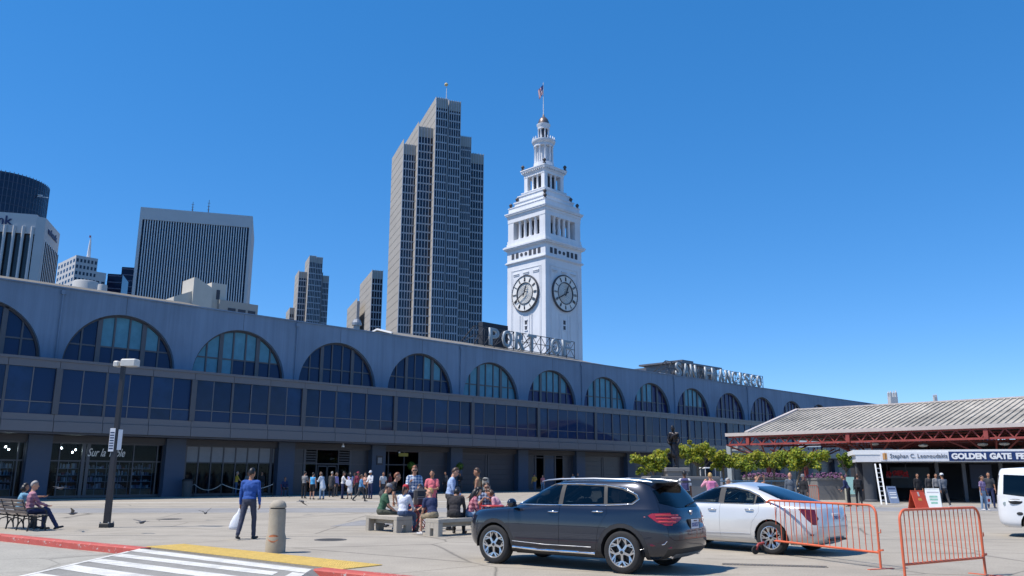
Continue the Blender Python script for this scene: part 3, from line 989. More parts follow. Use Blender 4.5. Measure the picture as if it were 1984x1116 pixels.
def both(fn):
    """run fn for the face towards the plaza and for the sunlit left face"""
    for a in (0.0, -PI / 2):
        fn(Matrix.Rotation(a, 4, 'Z'))
def trims(M):
    m = MB(); m.M = M
    y = -4.87
    for x in (-3.75, -3.45, 3.45, 3.75):
        m.box(x - 0.06, x + 0.06, y - 0.07, y, 20, 38.2)
    m.box(-3.8, 3.8, y - 0.07, y, 38.1, 38.25)
    for x in (-1.6, -1.35, -0.85, 0.85, 1.35, 1.6):
        m.box(x - 0.05, x + 0.05, y - 0.08, y, 20, 29.6)
    for x in (-2.5, 0, 2.5):
        m.box(x - 0.75, x + 0.75, y - 0.18, y, 37.35, 37.5)
        m.box(x - 0.7, x + 0.7, y - 0.10, y, 37.1, 37.2)
    m.build('panel_moulding', mTOW, TW)
    m = MB(); m.M = M
    m.box(-0.28, 0.28, y - 0.04, y + 0.1, 27.75, 28.5); m.box(-0.28, 0.28, y - 0.04, y + 0.1, 26.8, 27.5)
    m.build('slot_window', mTDARK, TW)
    m = MB(); m.M = M
    m.box(-0.4, 0.4, y - 0.12, y, 28.5, 28.65); m.box(-0.4, 0.4, y - 0.12, y, 26.6, 26.8); m.box(-0.4, 0.4, y - 0.06, y, 27.5, 27.75)
    m.build('slot_sill', mTOW, TW)
    for i in range(7):
        x = (i - 3) * 1.12
        m = MB(); m.M = M
        if i in (2, 3):
            m.M = M @ Matrix.Translation((x, -4.90, 40.95)) @ Matrix.Rotation(PI / 2, 4, 'X')
            m.lathe([(0.34, -0.04), (0.34, 0.06)], 14)
        else:
            m.box(x - 0.33, x + 0.33, -4.96, -4.85, 40.45, 41.5)
        m.build('frieze_window', mTDARK, TW)
both(trims)
def clock(M):
    c = bpy.data.objects.new('clock_dial', None)
    COL.objects.link(c); c.parent = TW
    c.matrix_local = M @ Matrix.Translation((0, -4.87, 33.45))
    X = Matrix.Rotation(PI / 2, 4, 'X')
    m = MB(); m.M = X
    m.lathe([(3.30, 0.0), (3.30, 0.40), (3.24, 0.48), (3.18, 0.44), (3.17, 0.2)], 48, cap=False)
    m.lathe([(2.06, 0.2), (2.06, 0.46), (1.99, 0.48), (1.96, 0.25)], 48, cap=False)
    m.build('bezel', mBEZ, c, 40)
    for i in range(12):
        a0, a1 = 2 * PI * (i + 0.03) / 12, 2 * PI * (i + 0.97) / 12
        m = MB()
        vs = []
        for j in range(5):
            a = a0 + (a1 - a0) * j / 4
            for r in (2.08, 3.16):
                vs += [(r * math.sin(a), -0.30, r * math.cos(a)), (r * math.sin(a), -0.36, r * math.cos(a))]
        fs = []
        for j in range(4):
            b = j * 4
            fs += [(b + 1, b + 3, b + 7, b + 5), (b, b + 4, b + 6, b + 2), (b + 2, b + 6, b + 7, b + 3), (b, b + 1, b + 5, b + 4)]
        fs += [(0, 2, 3, 1), (16, 17, 19, 18)]
        m.add(vs, fs)
        m.build('dial_segment', mDIAL, c)
    m = MB(); m.M = X
    m.lathe([(3.16, 0.26), (2.05, 0.26)], 48, cap=False)
    m.lathe([(1.95, 0.2), (1.95, 0.22)], 40)
    for r in (1.75, 1.5, 1.25, 0.95, 0.6):
        m.lathe([(r, 0.22), (r, 0.30), (r - 0.10, 0.30), (r - 0.10, 0.22)], 36, cap=False, mi=1)
    m.build('dial_back', [mDIALG, mDIAL], c, 40)
    for i, s in enumerate(['XII', 'I', 'II', 'III', 'IIII', 'V', 'VI', 'VII', 'VIII', 'IX', 'X', 'XI']):
        a = 2 * PI * i / 12
        o = text_mesh('numeral', s, 0.75, mBLK, c, 0.06, 0, 0.0, width=0.13 + 0.08 * len(s), height=0.72)
        o.matrix_local = Matrix.Rotation(a, 4, 'Y') @ Matrix.Translation((0, -0.41, 2.6))
    m = MB()
    for i in range(60):
        a = 2 * PI * i / 60
        mm = Matrix.Rotation(a, 4, 'Y')
        m.M = mm
        m.box(-0.035, 0.035, -0.40, -0.1, 3.28, 3.42)
    tag(m.build('minute_teeth', mBEZ, c), kind='stuff')
    for nme, ang, L, w in (('hour_hand', 22, 1.75, 0.30), ('minute_hand', 241, 2.75, 0.22)):
        m = MB(); m.M = Matrix.Rotation(R(ang), 4, 'Y')
        y = -0.58 if nme == 'hour_hand' else -0.66
        m.prism([(-w / 3, -0.6), (w / 3, -0.6), (w / 2, L * 0.6), (0, L), (-w / 2, L * 0.6)], y - 0.03, y + 0.03)
        m.build(nme, mBLK, c)
both(clock)
def sq(m, h, z0, z1, mi=0): m.box(-h, h, -h, h, z0, z1, mi)
m = MB(); sq(m, 5.02, 39.5, 39.65); sq(m, 5.2, 39.65, 39.85); sq(m, 5.06, 39.85, 40.0); m.build('lower_cornice', mTOW, TW)
m = MB(); sq(m, 4.9, 40.0, 42.1); m.build('frieze', mTOW, TW)
m = MB(); sq(m, 5.05, 42.1, 42.3); sq(m, 5.35, 42.3, 42.55); sq(m, 5.5, 42.55, 42.85); sq(m, 5.3, 42.85, 43.0); m.build('main_cornice', mTOW, TW)
m = MB(); sq(m, 5.0, 43.0, 43.5); sq(m, 4.9, 43.5, 44.1); m.build('belfry_base', mTOW, TW)
def colonnade(h, z0, z1, pw, ncol, rc, core, name):
    for sx in (-1, 1):
        for sy in (-1, 1):
            x0, x1 = sorted((sx * h, sx * (h - pw))); y0, y1 = sorted((sy * h, sy * (h - pw)))
            m = MB(); m.box(x0, x1, y0, y1, z0, z1); m.build('corner_pier', mTOW, TW)
    c = MB()
    c.lathe([(rc * 1.3, 0), (rc * 1.3, 0.18), (rc, 0.25), (rc * 0.88, z1 - z0 - 0.3), (rc * 1.3, z1 - z0 - 0.12), (rc * 1.3, z1 - z0)], 10)
    me = c.mesh('column', mTOW, 40)
    span = 2 * (h - pw)
    for i in range(ncol):
        t = -span / 2 + span * (i + 1) / (ncol + 1)
        for p in ((t, -h + rc * 1.5), (-h + rc * 1.5, t), (t, h - rc * 1.5), (h - rc * 1.5, t)):
            link('column', me, TW, (p[0], p[1], z0))
    if core:
        m = MB()
        m.box(-core, core, -core, core, z0, z1)
        m.build('inner_core', mTDARK, TW)
colonnade(4.8, 44.1, 47.6, 1.45, 4, 0.30, 0, 'belfry')
m = MB(); m.box(-3.0, 1.6, -1.6, 3.0, 44.1, 47.6); m.build('inner_core', mTDARK, TW)
m = MB()
for a in (-3.2, -1.0, 1.2, 3.2):
    m.bar((a, -3.4, 44.1), (a + 1.2, -3.4, 47.4), 0.08); m.bar((-3.4, a, 44.1), (-3.4, a + 1.2, 47.4), 0.08)
m.build('inner_brace', mTOW, TW)
m = MB(); sq(m, 4.85, 47.6, 48.5); sq(m, 4.95, 48.5, 49.0); sq(m, 5.2, 49.0, 49.25); sq(m, 5.3, 49.25, 49.45); sq(m, 5.0, 49.45, 49.6); m.build('belfry_cornice', mTOW, TW)
m = MB(); sq(m, 4.75, 49.6, 50.5); sq(m, 4.85, 50.5, 50.62); m.build('parapet', mTOW, TW)
m = MB(); sq(m, 3.95, 50.62, 51.6); sq(m, 4.1, 51.6, 51.8); sq(m, 3.45, 51.8, 52.9); sq(m, 3.6, 52.9, 53.1); sq(m, 3.0, 53.1, 53.55); sq(m, 3.1, 53.55, 53.7); m.build('stepped_tier', mTOW, TW)
urn = MB(); urn.lathe([(0.30, 0), (0.30, 0.2), (0.14, 0.3), (0.34, 0.6), (0.36, 0.75), (0.2, 0.95), (0.04, 1.1)], 10)
urn_me = urn.mesh('urn', mURN, 50)
for h, z in ((4.45, 50.6), (3.6, 51.8), (2.85, 58.3)):
    for sx, sy in ((-1, -1), (1, -1), (-1, 1), (1, 1)):
        link('urn', urn_me, TW, (sx * h, sy * h, z))
colonnade(2.65, 53.7, 56.7, 0.85, 2, 0.20, 1.6, 'upper_belfry')
m = MB(); sq(m, 2.7, 56.7, 57.3); sq(m, 2.85, 57.3, 57.5); sq(m, 3.1, 57.75, 58.0); sq(m, 3.2, 58.0, 58.2); sq(m, 2.9, 58.2, 58.35); m.build('upper_cornice', mTOW, TW)
m = MB()
for i in range(13):
    t = -2.9 + 5.8 * i / 12
    m.box(t - 0.1, t + 0.1, -3.05, -2.6, 57.5, 57.75); m.box(-3.05, -2.6, t - 0.1, t + 0.1, 57.5, 57.75)
m.build('dentil', mTOW, TW)
m = MB(); m.lathe([(1.95, 58.35), (1.95, 59.6), (1.75, 59.7), (1.25, 59.7), (1.25, 63.0)], 24); m.build('drum', mTOW, TW, 40)
c = MB(); c.lathe([(0.24, 0), (0.24, 0.15), (0.19, 0.2), (0.17, 3.1), (0.24, 3.2), (0.24, 3.3)], 8)
cme = c.mesh('column', mTOW, 40)
for i in range(10):
    a = 2 * PI * (i + 0.5) / 10
    link('column', cme, TW, (1.68 * math.cos(a), 1.68 * math.sin(a), 59.7))
m = MB(); m.lathe([(1.9, 63.0), (1.9, 63.5), (2.15, 63.7), (2.3, 64.1), (2.3, 64.25), (1.2, 64.3)], 24); m.build('drum_cornice', mTOW, TW, 40)
c = MB(); c.box(-0.09, 0.09, -0.07, 0.07, 0, 0.55); cme = c.mesh('baluster', mTOW)
for i in range(22):
    a = 2 * PI * i / 22
    link('baluster', cme, TW, (2.15 * math.cos(a), 2.15 * math.sin(a), 64.25), a)
m = MB(); m.lathe([(0.75, 64.3), (0.75, 66.7)], 16); m.build('lantern_core', mTDARK, TW, 40)
c = MB(); c.lathe([(0.16, 0), (0.11, 0.15), (0.10, 2.0), (0.17, 2.15)], 8); cme = c.mesh('column', mTOW, 40)
for i in range(8):
    a = 2 * PI * (i + 0.3) / 8
    link('column', cme, TW, (1.03 * math.cos(a), 1.03 * math.sin(a), 64.55))
m = MB(); m.lathe([(1.15, 66.7), (1.15, 67.2), (1.35, 67.5), (1.35, 67.68), (1.1, 67.72)], 20); m.build('lantern_cornice', mTOW, TW, 40)
m = MB(); m.lathe([(1.12, 67.7), (1.08, 68.2), (0.86, 68.8), (0.5, 69.2), (0.22, 69.4), (0.14, 69.9), (0.05, 70.0)], 16); m.build('dome', mat('dome_bronze', (0.16, 0.13, 0.12), 0.4, 0.2, 2, metal=0.5), TW, 50)
m = MB(); m.tube([(0, 0, 69.6), (0, 0, 76.4)], [0.09, 0.05], 8); m.ball((0, 0, 76.5), 0.12, 8, 6); m.build('flagpole', mTOW, TW, 40)
# flag, hanging limp in folds; red and white stripes with a blue corner
mFR, mFW, mFB_ = mat('flag_red', (0.45, 0.04, 0.05), 0.8, 0.05), mat('flag_white', (0.75, 0.72, 0.72), 0.8, 0.03), mat('flag_blue', (0.03, 0.05, 0.20), 0.8, 0.05)
m = MB()
vs, fs, mis = [], [], []
nu, nv = 14, 13
for j in range(nv + 1):
    for i in range(nu + 1):
        u, v = i / nu, j / nv
        x = -u * 1.0 * (1 - 0.25 * v) - 0.05
        z = -v * 1.9 - u * 1.25
        y = 0.12 * math.sin(u * 14 + v * 2) * (0.3 + u)
        vs.append((x, y, z))
for j in range(nv):
    for i in range(nu):
        a = j * (nu + 1) + i
        fs.append((a, a + 1, a + nu + 2, a + nu + 1))
        mis.append(2 if (j < 7 and i < 6) else (j % 2))
o_ = len(m.v)
for f, mi in zip(fs, mis):
    m.add([vs[q] for q in f], [(0, 1, 2, 3)], mi)
fl = m.build('flag', [mFR, mFW, mFB_], TW)
fl.location = (-0.05, -0.05, 76.2); fl.rotation_euler = (0, 0, R(-44))
md = fl.modifiers.new('thick', 'SOLIDIFY'); md.thickness = 0.015

# ------------------------------------------------------------------ office towers
mCONC = mat('tower_concrete', (0.36, 0.335, 0.30), 0.85, 0.06, 0.08, 0.0, dirt=0.1)
mFIN = mat('concrete_fin', (0.42, 0.43, 0.46), 0.8, 0.04, 0.2)
mFIN2 = mat('white_fin', (0.66, 0.66, 0.66), 0.7, 0.03, 0.2)
mOGL = mat('office_glass', (0.012, 0.016, 0.035), 0.06, 0.25, 0.25, spec=0.5)
mOGL2 = mat('office_glass_navy', (0.006, 0.010, 0.034), 0.1, 0.2, 0.2, spec=0.22)
mOCONC2 = mat('pale_cladding', (0.50, 0.50, 0.50), 0.75, 0.04, 0.1)
def frame_at(px, py, D, az):
    c = at(px, py, D)
    a = R(az)
    xd = Vector((math.sin(a), math.cos(a), 0))
    return c, xd, Vector((-xd.y, xd.x, 0)), math.atan2(xd.y, xd.x)
def x_for(px, py, O, xd, yd, dy):
    r = ray(px, py); k = r.x / r.y
    q = O + yd * dy
    return (k * q.y - q.x) / (xd.x - k * xd.y)
def z_for(px, py, O, xd, yd, x, dy):
    p = O + xd * x + yd * dy
    r = ray(px, py)
    return CAMH + r.z / r.y * p.y
def stepped(name, label, D, az, ref, slabs, depth, floor, nwin, base_z=0, cat='office tower'):
    """parallel slabs; slabs = (px left, px right, py top, recess)"""
    O, xd, yd, rz = frame_at(ref[0], ref[1], D, az)
    O.z = 0
    root = thing(name, label, cat, tuple(O), rz)
    for sl in slabs:
        pl, pr, pt, rec = sl[:4]
        dep = sl[4] if len(sl) > 4 else depth
        x0 = x_for(pl, pt, O, xd, yd, rec); x1 = x_for(pr, pt + (pr - pl) * 0.17, O, xd, yd, rec)
        zt = z_for(pl, pt, O, xd, yd, x0, rec)
        w = x1 - x0
        m = MB(); m.box(x0, x1, rec + 0.5, rec + dep, base_z, zt - 1.0); m.build('slab_wall', mCONC, root)
        m = MB(); m.box(x0 + 0.02, x1 - 0.02, rec + 0.42, rec + 0.5, base_z, zt - 5); m.build('glazing', mOGL, root)
        m = MB()
        for i in range(nwin + 1):
            x = x0 + w * i / nwin
            m.box(x - 0.15, x + 0.15, rec, rec + 0.7, base_z, zt)
        tag(m.build('fin', mFIN, root), kind='stuff')
        m = MB()
        z = base_z + floor
        while z < zt - 5:
            m.box(x0, x1, rec + 0.18, rec + 0.6, z, z + floor * 0.17)
            z += floor
        tag(m.build('floor_spandrel', mFIN, root), kind='stuff')
        m = MB(); m.box(x0, x1, rec + 0.1, rec + 0.5, zt - 5.4, zt - 0.4); m.box(x0, x0 + 0.3, rec + 0.5, rec + dep, zt - 1.0, zt - 0.1); m.build('crown_panel', mCONC, root)
        m = MB()
        z = base_z + floor
        while z < zt - 1:
            m.box(x0 - 0.08, x0, rec + 0.5, rec + dep, z, z + floor - 0.35)
            z += floor
        tag(m.build('side_panel', mCONC, root), kind='stuff')
    return root, O, xd, yd
rt, O, xd, yd = stepped('office_tower', 'tallest grey tower of stepped parallel slabs left of the clock tower', 358, 70, (845, 187),
    [(783, 808, 277, 9.0, 27), (812, 840, 243, 4.5, 36), (846, 868, 187, 0, 46), (871, 893, 193, 0.6, 46), (893.5, 913, 262, 5.0, 36), (912.5, 937, 295, 9.5, 27)], 26, 3.87, 5)
xx = x_for(865, 187, O, xd, yd, 8)
zz = z_for(865, 187, O, xd, yd, xx, 8)
f = thing('rooftop_beacon', 'pole with a pale golden ball on the roof of the tallest tower', 'beacon', tuple(O + xd * xx + yd * 8 + Vector((0, 0, zz - 2))))
m = MB(); m.tube([(0, 0, 0), (0, 0, 8.0)], [0.2, 0.12], 6); m.build('pole', mFIN2, f)
m = MB(); m.ball((-0.2, 0, 8.2), 0.9, 10, 7); m.build('ball', mat('beacon_gold', (0.65, 0.50, 0.22), 0.5, 0.05), f)
stepped('office_tower', 'slim blue grey stepped tower standing alone left of the tallest one', 620, 68, (600, 494),
    [(562, 576, 595, 22), (580, 598, 525, 8), (600.5, 612.5, 494, 0), (613.5, 625.5, 497, 1), (626, 637.5, 533, 8)], 24, 4.6, 4)
stepped('office_tower', 'low concrete slab tower showing its blank side left of the tallest tower', 470, 70, (722, 522),
    [(692.5, 697, 583, 20, 38), (722, 742, 522, 0, 42)], 30, 4.2, 4)
# ribbed dark block with a white frame
O, xd, yd, rz = frame_at(272.7, 400.8, 330, 74)
O.z = 0
rb = thing('office_block', 'broad dark office block striped with thin white ribs under a white band', 'office building', tuple(O), rz)
W = x_for(490, 418, O, xd, yd, 0); ZT2 = z_for(272.7, 400.8, O, xd, yd, 0, 0)
m = MB(); m.box(0.05, W - 0.05, 0.8, 38, 0, ZT2 - 0.5); m.build('glass_wall', mOGL2, rb)
m = MB(); m.box(0, W, 0.0, 38.1, ZT2 - 5.2, ZT2); m.box(0, 1.2, 0, 38.1, 0, ZT2 - 5.2); m.box(W - 1.2, W, 0, 38.1, 0, ZT2 - 5.2); m.build('white_frame', mOCONC2, rb)
m = MB()
for i in range(1, 42):
    x = 1.2 + (W - 2.4) * i / 42
    m.box(x - 0.19, x + 0.19, 0.2, 0.85, 0, ZT2 - 5.2)
tag(m.build('rib', mFIN2, rb), kind='stuff')
m = MB()
z = 4.0
while z < ZT2 - 6:
    m.box(1.2, W - 1.2, 0.70, 0.85, z, z + 0.5); z += 4.0
tag(m.build('floor_line', mat('navy_spandrel', (0.02, 0.022, 0.04), 0.5, 0.1, 1), rb), kind='stuff')
for px, h in ((373, 6.0), (404, 7.5)):
    x = x_for(px, 405, O, xd, yd, 6)
    a = thing('roof_antenna', 'thin lattice antenna, the %s on the ribbed block' % ('left one' if px < 390 else 'right, taller one'), 'antenna', tuple(O + xd * x + yd * 6 + Vector((0, 0, ZT2))), 0, 'antennas on the ribbed block')
    m = MB(); m.tube([(0, 0, -0.5), (0, 0, h)], [0.25, 0.1], 5); m.build('mast', mSTEEL, a)
    m = MB()
    for z in (h * 0.4, h * 0.6, h * 0.8): m.bar((-0.6, 0, z), (0.6, 0, z), 0.12)
    m.build('crossbar', mSTEEL, a)
# bank building at the left edge
O, xd, yd, rz = frame_at(72, 416, 300, 74)
O.z = 0
bk = thing('bank_building', 'white columned bank tower cut by the left frame edge with blue lettering', 'bank building', tuple(O), rz)
ZB = z_for(72, 416, O, xd, yd, 0, 0)
xl = -34.0
m = MB(); m.box(xl, 0, 0.9, 30, 0, ZB - 0.1); m.build('dark_glazing', mat('bank_glass', (0.03, 0.028, 0.032), 0.1, 0.3, 0.3), bk)
m = MB(); m.box(xl - 0.02, 0.02, 0, 30, ZB - 7.6, ZB); m.build('top_band', mOCONC2, bk)
ch = (9.0, 4.0)
m = MB()
m.slab([(0.02, 0.0), (2.8, 1.7), (2.8, 24), (0.02, 24)], 0, ZB - 0.6)
m.build('chamfer_wall', mOCONC2, bk)
for i in range(5):
    m = MB(); x = -0.8 - i * 3.05
    m.tube([(x, -0.35, 0), (x, -0.35, ZB - 5.0)], 0.55, 10); m.build('round_column', mOCONC2, bk, 40)
for i in range(9):
    m = MB(); t = (i + 0.5) / 9
    m.bar((2.9, 1.7 + 22 * t, 0), (2.9, 1.7 + 22 * t, ZB - 9), 0.5, 0.5); m.build('rib', mFIN2, bk)
    m = MB(); t = (i + 1.0) / 9
    m.bar((2.82, 1.7 + 22 * t - 0.3, 0), (2.82, 1.7 + 22 * t - 0.3, ZB - 9.5), 0.1, 1.0); m.build('rib_window', mOGL, bk)
mBLU = mat('bank_letter_blue', (0.02, 0.03, 0.10), 0.5, 0.05)
o = text_mesh('lettering', 'bank', 3.2, mBLU, bk, 0.3, 0, 0.06, height=3.4, width=9.4); o.location = (-12.6, -0.12, ZB - 3.0)
o = text_mesh('lettering', 'usbank', 1.6, mBLU, bk, 0.2, 0, 0.04, width=14, height=2.6)
o.location = (2.95, 13.0, ZB - 4.2); o.rotation_euler = (0, 0, PI / 2)
# dark round tower behind it
rr = 22.5; c = at(8, 328, 400 + rr)
rt2 = thing('round_tower', 'dark navy round glass tower rising behind the white bank building', 'office tower', (c.x, c.y, 0))
ZR = at(8, 327, 400).z
m = MB(); m.lathe([(rr, 0), (rr, ZR)], 72); m.build('glass_drum', mat('round_glass', (0.006, 0.012, 0.04), 0.12, 0.2, 0.2), rt2, 30)
m = MB()
for i in range(72):
    a = 2 * PI * i / 72
    m.bar((rr * math.cos(a), rr * math.sin(a), 0), (rr * math.cos(a), rr * math.sin(a), ZR + 0.6), 0.25)
tag(m.build('mullion', mat('round_mullion', (0.10, 0.11, 0.15), 0.4, 0.1, metal=0.3), rt2), kind='stuff')
m = MB()
z = 4
while z < ZR:
    m.lathe([(rr + 0.05, z), (rr + 0.05, z + 0.7)], 72, cap=False); z += 4
tag(m.build('floor_band', mat('round_band', (0.015, 0.02, 0.05), 0.3, 0.1), rt2), kind='stuff')
m = MB(); m.bar((rr * 0.9, -4, ZR - 8.2), (rr + 5.0, -3, ZR - 8.8), 0.4); m.bar((rr * 0.9, -4, ZR - 7.4), (rr + 2.0, -3, ZR - 7.6), 0.5); m.build('window_crane', mFIN2, rt2)
# white gridded building with a mast
O, xd, yd, rz = frame_at(148, 494, 520, 44)
O.z = 0
wg = thing('office_block', 'white gridded office block with small square windows and a tall mast', 'office building', tuple(O), rz)
Wd = x_for(190, 502, O, xd, yd, 0); ZG = z_for(148, 494, O, xd, yd, 0, 0)
m = MB(); m.box(0, Wd, 0, 34, 0, ZG); m.build('wall', mOCONC2, wg)
W2 = x_for(207, 522, O, xd, yd, 1)
m = MB(); m.box(Wd, W2, 1, 30, 0, ZG - 8.5); m.build('lower_wing', mOCONC2, wg)
m = MB()
for r_ in range(14):
    z = ZG - 4.2 - r_ * 4.2
    for i in range(6):
        m.box(Wd * (i + 0.25) / 6, Wd * (i + 0.8) / 6, -0.06, 0.0, z, z + 2.2)
        m.box(-0.06, 0.0, 34 * (i + 0.25) / 6, 34 * (i + 0.8) / 6, z, z + 2.2)
    if r_ > 2:
        for i in range(2):
            m.box(Wd + (W2 - Wd) * (i + 0.2) / 2, Wd + (W2 - Wd) * (i + 0.8) / 2, 0.94, 1.0, z, z + 2.2)
tag(m.build('window', mOGL, wg), kind='stuff')
xm = x_for(172, 494, O, xd, yd, 8)
m = MB(); m.tube([(xm, 8, ZG), (xm, 8, ZG + 11), (xm, 8, ZG + 17)], [1.3, 0.7, 0.15], 6); m.build('mast', mFIN2, wg)
m = MB(); m.box(xm - 1.0, xm + 0.1, 7.9, 8.1, ZG + 15.3, ZG + 16.8); m.build('pennant', mFR, wg)
for px0, px1, py, D, lb in ((209, 238, 530, 560, 'low dark blue office block between the gridded block and the ribbed one'), (236.5, 262, 517, 600, 'dark brown office block half hidden behind the ribbed block')):
    O, xd, yd, rz = frame_at(px0, py, D, 74)
    O.z = 0
    b = thing('office_block', lb, 'office building', tuple(O), rz)
    W = x_for(px1, py, O, xd, yd, 0); zt = z_for(px0, py, O, xd, yd, 0, 0)
    m = MB(); m.box(0, W, 0, 25, 0, zt); m.build('wall', mOGL2, b)
    m = MB(); z = zt - 1
    while z > 20:
        m.box(-0.1, W + 0.1, -0.3, 0, z - 0.8, z); z -= 4.5
    tag(m.build('floor_band', mat('block_band', (0.07, 0.075, 0.12) if px0 < 220 else (0.10, 0.075, 0.085), 0.6, 0.1, 0.5), b), kind='stuff')
for px0, px1, pt, lb in ((130, 180, 541, 'wide pale water tank on the roof edge below the gridded block'), (186, 204, 550, 'small pale tank right of the wide one on the roof edge')):
    c = at((px0 + px1) / 2, pt, 92); r_ = (px1 - px0) / 2 / 1640 * 92
    t = thing('roof_tank', lb, 'tank', (c.x, c.y + r_, 14.2), 0, 'tanks on the arcade roof')
    m = MB(); m.lathe([(r_, 0), (r_, c.z - 14.2 - 0.15), (r_ * 0.93, c.z - 14.2)], 24); m.build('tank_body', mat('tank_cream', (0.44, 0.44, 0.43), 0.7, 0.06, 1), t, 40)
    m = MB(); m.lathe([(r_ + 0.03, 0.5), (r_ + 0.03, 0.62)], 24, cap=False); m.build('band', mFIN, t, 40)
# concrete stair house and lift house on the arcade roof
mSTH = mat('stairhouse_concrete', (0.52, 0.49, 0.43), 0.85, 0.06, 0.8)
c = at(372, 590, 88); zt = at(372, 537, 88).z
st = thing('stair_house', 'cream concrete roof house with a slanted lit face before the ribbed block', 'roof house', (c.x, 88, 13.0), FRZ)
h = zt - 13.0
m = MB()
m.prism([(0, 0), (2.2, 0), (2.2, h - 0.9), (0.3, h), (0, h)], 0, 3.0); m.box(2.2, 3.9, 0.4, 3, 0, h - 0.15)
m.build('wall', mSTH, st)
m = MB(); m.box(2.8, 3.2, 0.36, 0.42, h - 2.0, h - 0.9); m.build('window', mTDARK, st)
m = MB(); m.prism([(-1.9, 0), (0, 0), (0, h - 1.5), (-1.9, h - 2.4)], 0.3, 3); m.build('ramp_wall', mSTH, st)
c = at(424, 606, 90); zt = at(424, 580, 90).z
st = thing('lift_house', 'low grey concrete roof house right of the slanted one', 'roof house', (c.x, 90, 13.0), FRZ)
h = zt - 13.0
m = MB(); m.box(0, 4.6, 0, 4, 0, h); m.build('wall', mCONC, st)
m = MB()
for i in range(3): m.box(1.0 + i * 1.2, 1.9 + i * 1.2, -0.05, 0, h - 1.9, h - 0.8)
m.build('window', mTDARK, st)
# far belfries over the terminal roof
for px, pt, w, lb in ((1728, 757, 14, 'tiny pale twin-pinnacled belfry far off above the terminal roof'), (1811, 764, 6, 'tiny grey spire far off at the right above the terminal roof')):
    D = 520
    c = at(px, pt, D); s = w / 1640 * D
    b = thing('far_belfry', lb, 'belfry', (c.x, D, 0))
    m = MB(); m.box(-s / 2, s / 2, -s / 2, s / 2, 0, c.z - s * 0.9); m.build('shaft', mOCONC2, b)
    m = MB()
    for sx in (-1, 1):
        for sy in (-1, 1):
            m.box(sx * s * 0.36 - s * 0.13, sx * s * 0.36 + s * 0.13, sy * s * 0.36 - s * 0.13, sy * s * 0.36 + s * 0.13, c.z - s * 0.9, c.z - s * 0.3)
            m.lathe([(s * 0.14, c.z - s * 0.3), (0.02, c.z + (0.1 if sx < 0 else 0.6))], 6, (sx * s * 0.36, sy * s * 0.36, 0))
    m.build('pinnacle', mOCONC2, b)
# ------------------------------------------------------------------ vehicles: a lofted shell cut along its panel lines
def catmull(keys, v):
    n = len(keys) - 1
    t = min(max(v, 0), 1) * n
    i = min(int(t), n - 1)
    f = t - i
    g = lambda k: keys[min(max(k, 0), n)]
    out = []
    for a, b, c, d in zip(g(i - 1), g(i), g(i + 1), g(i + 2)):
        m0, m1 = (c - a) / 2, (d - b) / 2
        # monotone limiting keeps the profile from overshooting
        dl = c - b
        if dl == 0: m0 = m1 = 0
        else:
            m0 = max(0, min(m0 / dl, 3)) * dl; m1 = max(0, min(m1 / dl, 3)) * dl
        out.append((2 * f ** 3 - 3 * f * f + 1) * b + (f ** 3 - 2 * f * f + f) * m0 + (-2 * f ** 3 + 3 * f * f) * c + (f ** 3 - f * f) * m1)
    return out
def quarter(nx, K):
    """arc-length samples of a superellipse quarter from nose (1,0) to side (0,1)"""
    P = []
    for i in range(401):
        a = PI / 2 * i / 400
        P.append((max(math.cos(a), 0) ** (2 / nx), max(math.sin(a), 0) ** (2 / nx)))
    # metric: stretch so long sides get their share
    L = [0]
    for p, q in zip(P, P[1:]):
        L.append(L[-1] + math.hypot((q[0] - p[0]) * 2.2, (q[1] - p[1]) * 0.9))
    out = []
    j = 0
    for k in range(K + 1):
        t = L[-1] * k / K
        while j < 399 and L[j + 1] < t: j += 1
        f = (t - L[j]) / max(L[j + 1] - L[j], 1e-9)
        out.append((P[j][0] + (P[j + 1][0] - P[j][0]) * f, P[j][1] + (P[j + 1][1] - P[j][1]) * f))
    return out
def loft(rows, NR, K, nf, nr, cap, crown):
    """rows (z, front x, rear x, half width); returns a bmesh shell with a domed roof"""
    bm = bmesh.new()
    rings = []
    R_ = [catmull(rows, i / NR) for i in range(NR + 1)]
    zt, xf, xr, w = R_[-1]
    xc = (xf + xr) / 2
    for k in cap:
        R_.append([zt + crown * (1 - k * k), xc + (xf - xc) * (k * 0.9 + 0.1 if k > 0.3 else k * 1.23), xc + (xr - xc) * (k * 0.9 + 0.1 if k > 0.3 else k * 1.23), w * k])
    for z, xf, xr, w in R_:
        xm = (xf + xr) / 2
        q1 = quarter(nf, K); q2 = quarter(nr, K)
        pts = []
        for a, b in q1: pts.append((xm + (xf - xm) * a, w * b))
        for a, b in q2[-2::-1]: pts.append((xm + (xr - xm) * a, w * b))
        full = pts + [(x, -y) for x, y in pts[-2:0:-1]]
        rings.append([bm.verts.new((x, y, z)) for x, y in full])
    n = len(rings[0])
    for a, b in zip(rings, rings[1:]):
        for i in range(n):
            j = (i + 1) % n
            bm.faces.new((a[i], a[j], b[j], b[i]))
    bm.faces.new(rings[-1])
    bm.normal_update()
    return bm
def pip(poly, x, y):
    c = False
    n = len(poly)
    for i in range(n):
        x1, y1 = poly[i]; x2, y2 = poly[i - 1]
        if (y1 > y) != (y2 > y) and x < (x2 - x1) * (y - y1) / (y2 - y1) + x1:
            c = not c
    return c
def smooth_poly(poly, it=2):
    for _ in range(it):
        q = []
        for i in range(len(poly)):
            a, b = poly[i], poly[(i + 1) % len(poly)]
            q += [(a[0] * 0.8 + b[0] * 0.2, a[1] * 0.8 + b[1] * 0.2), (a[0] * 0.2 + b[0] * 0.8, a[1] * 0.2 + b[1] * 0.8)]
        poly = q
    return poly
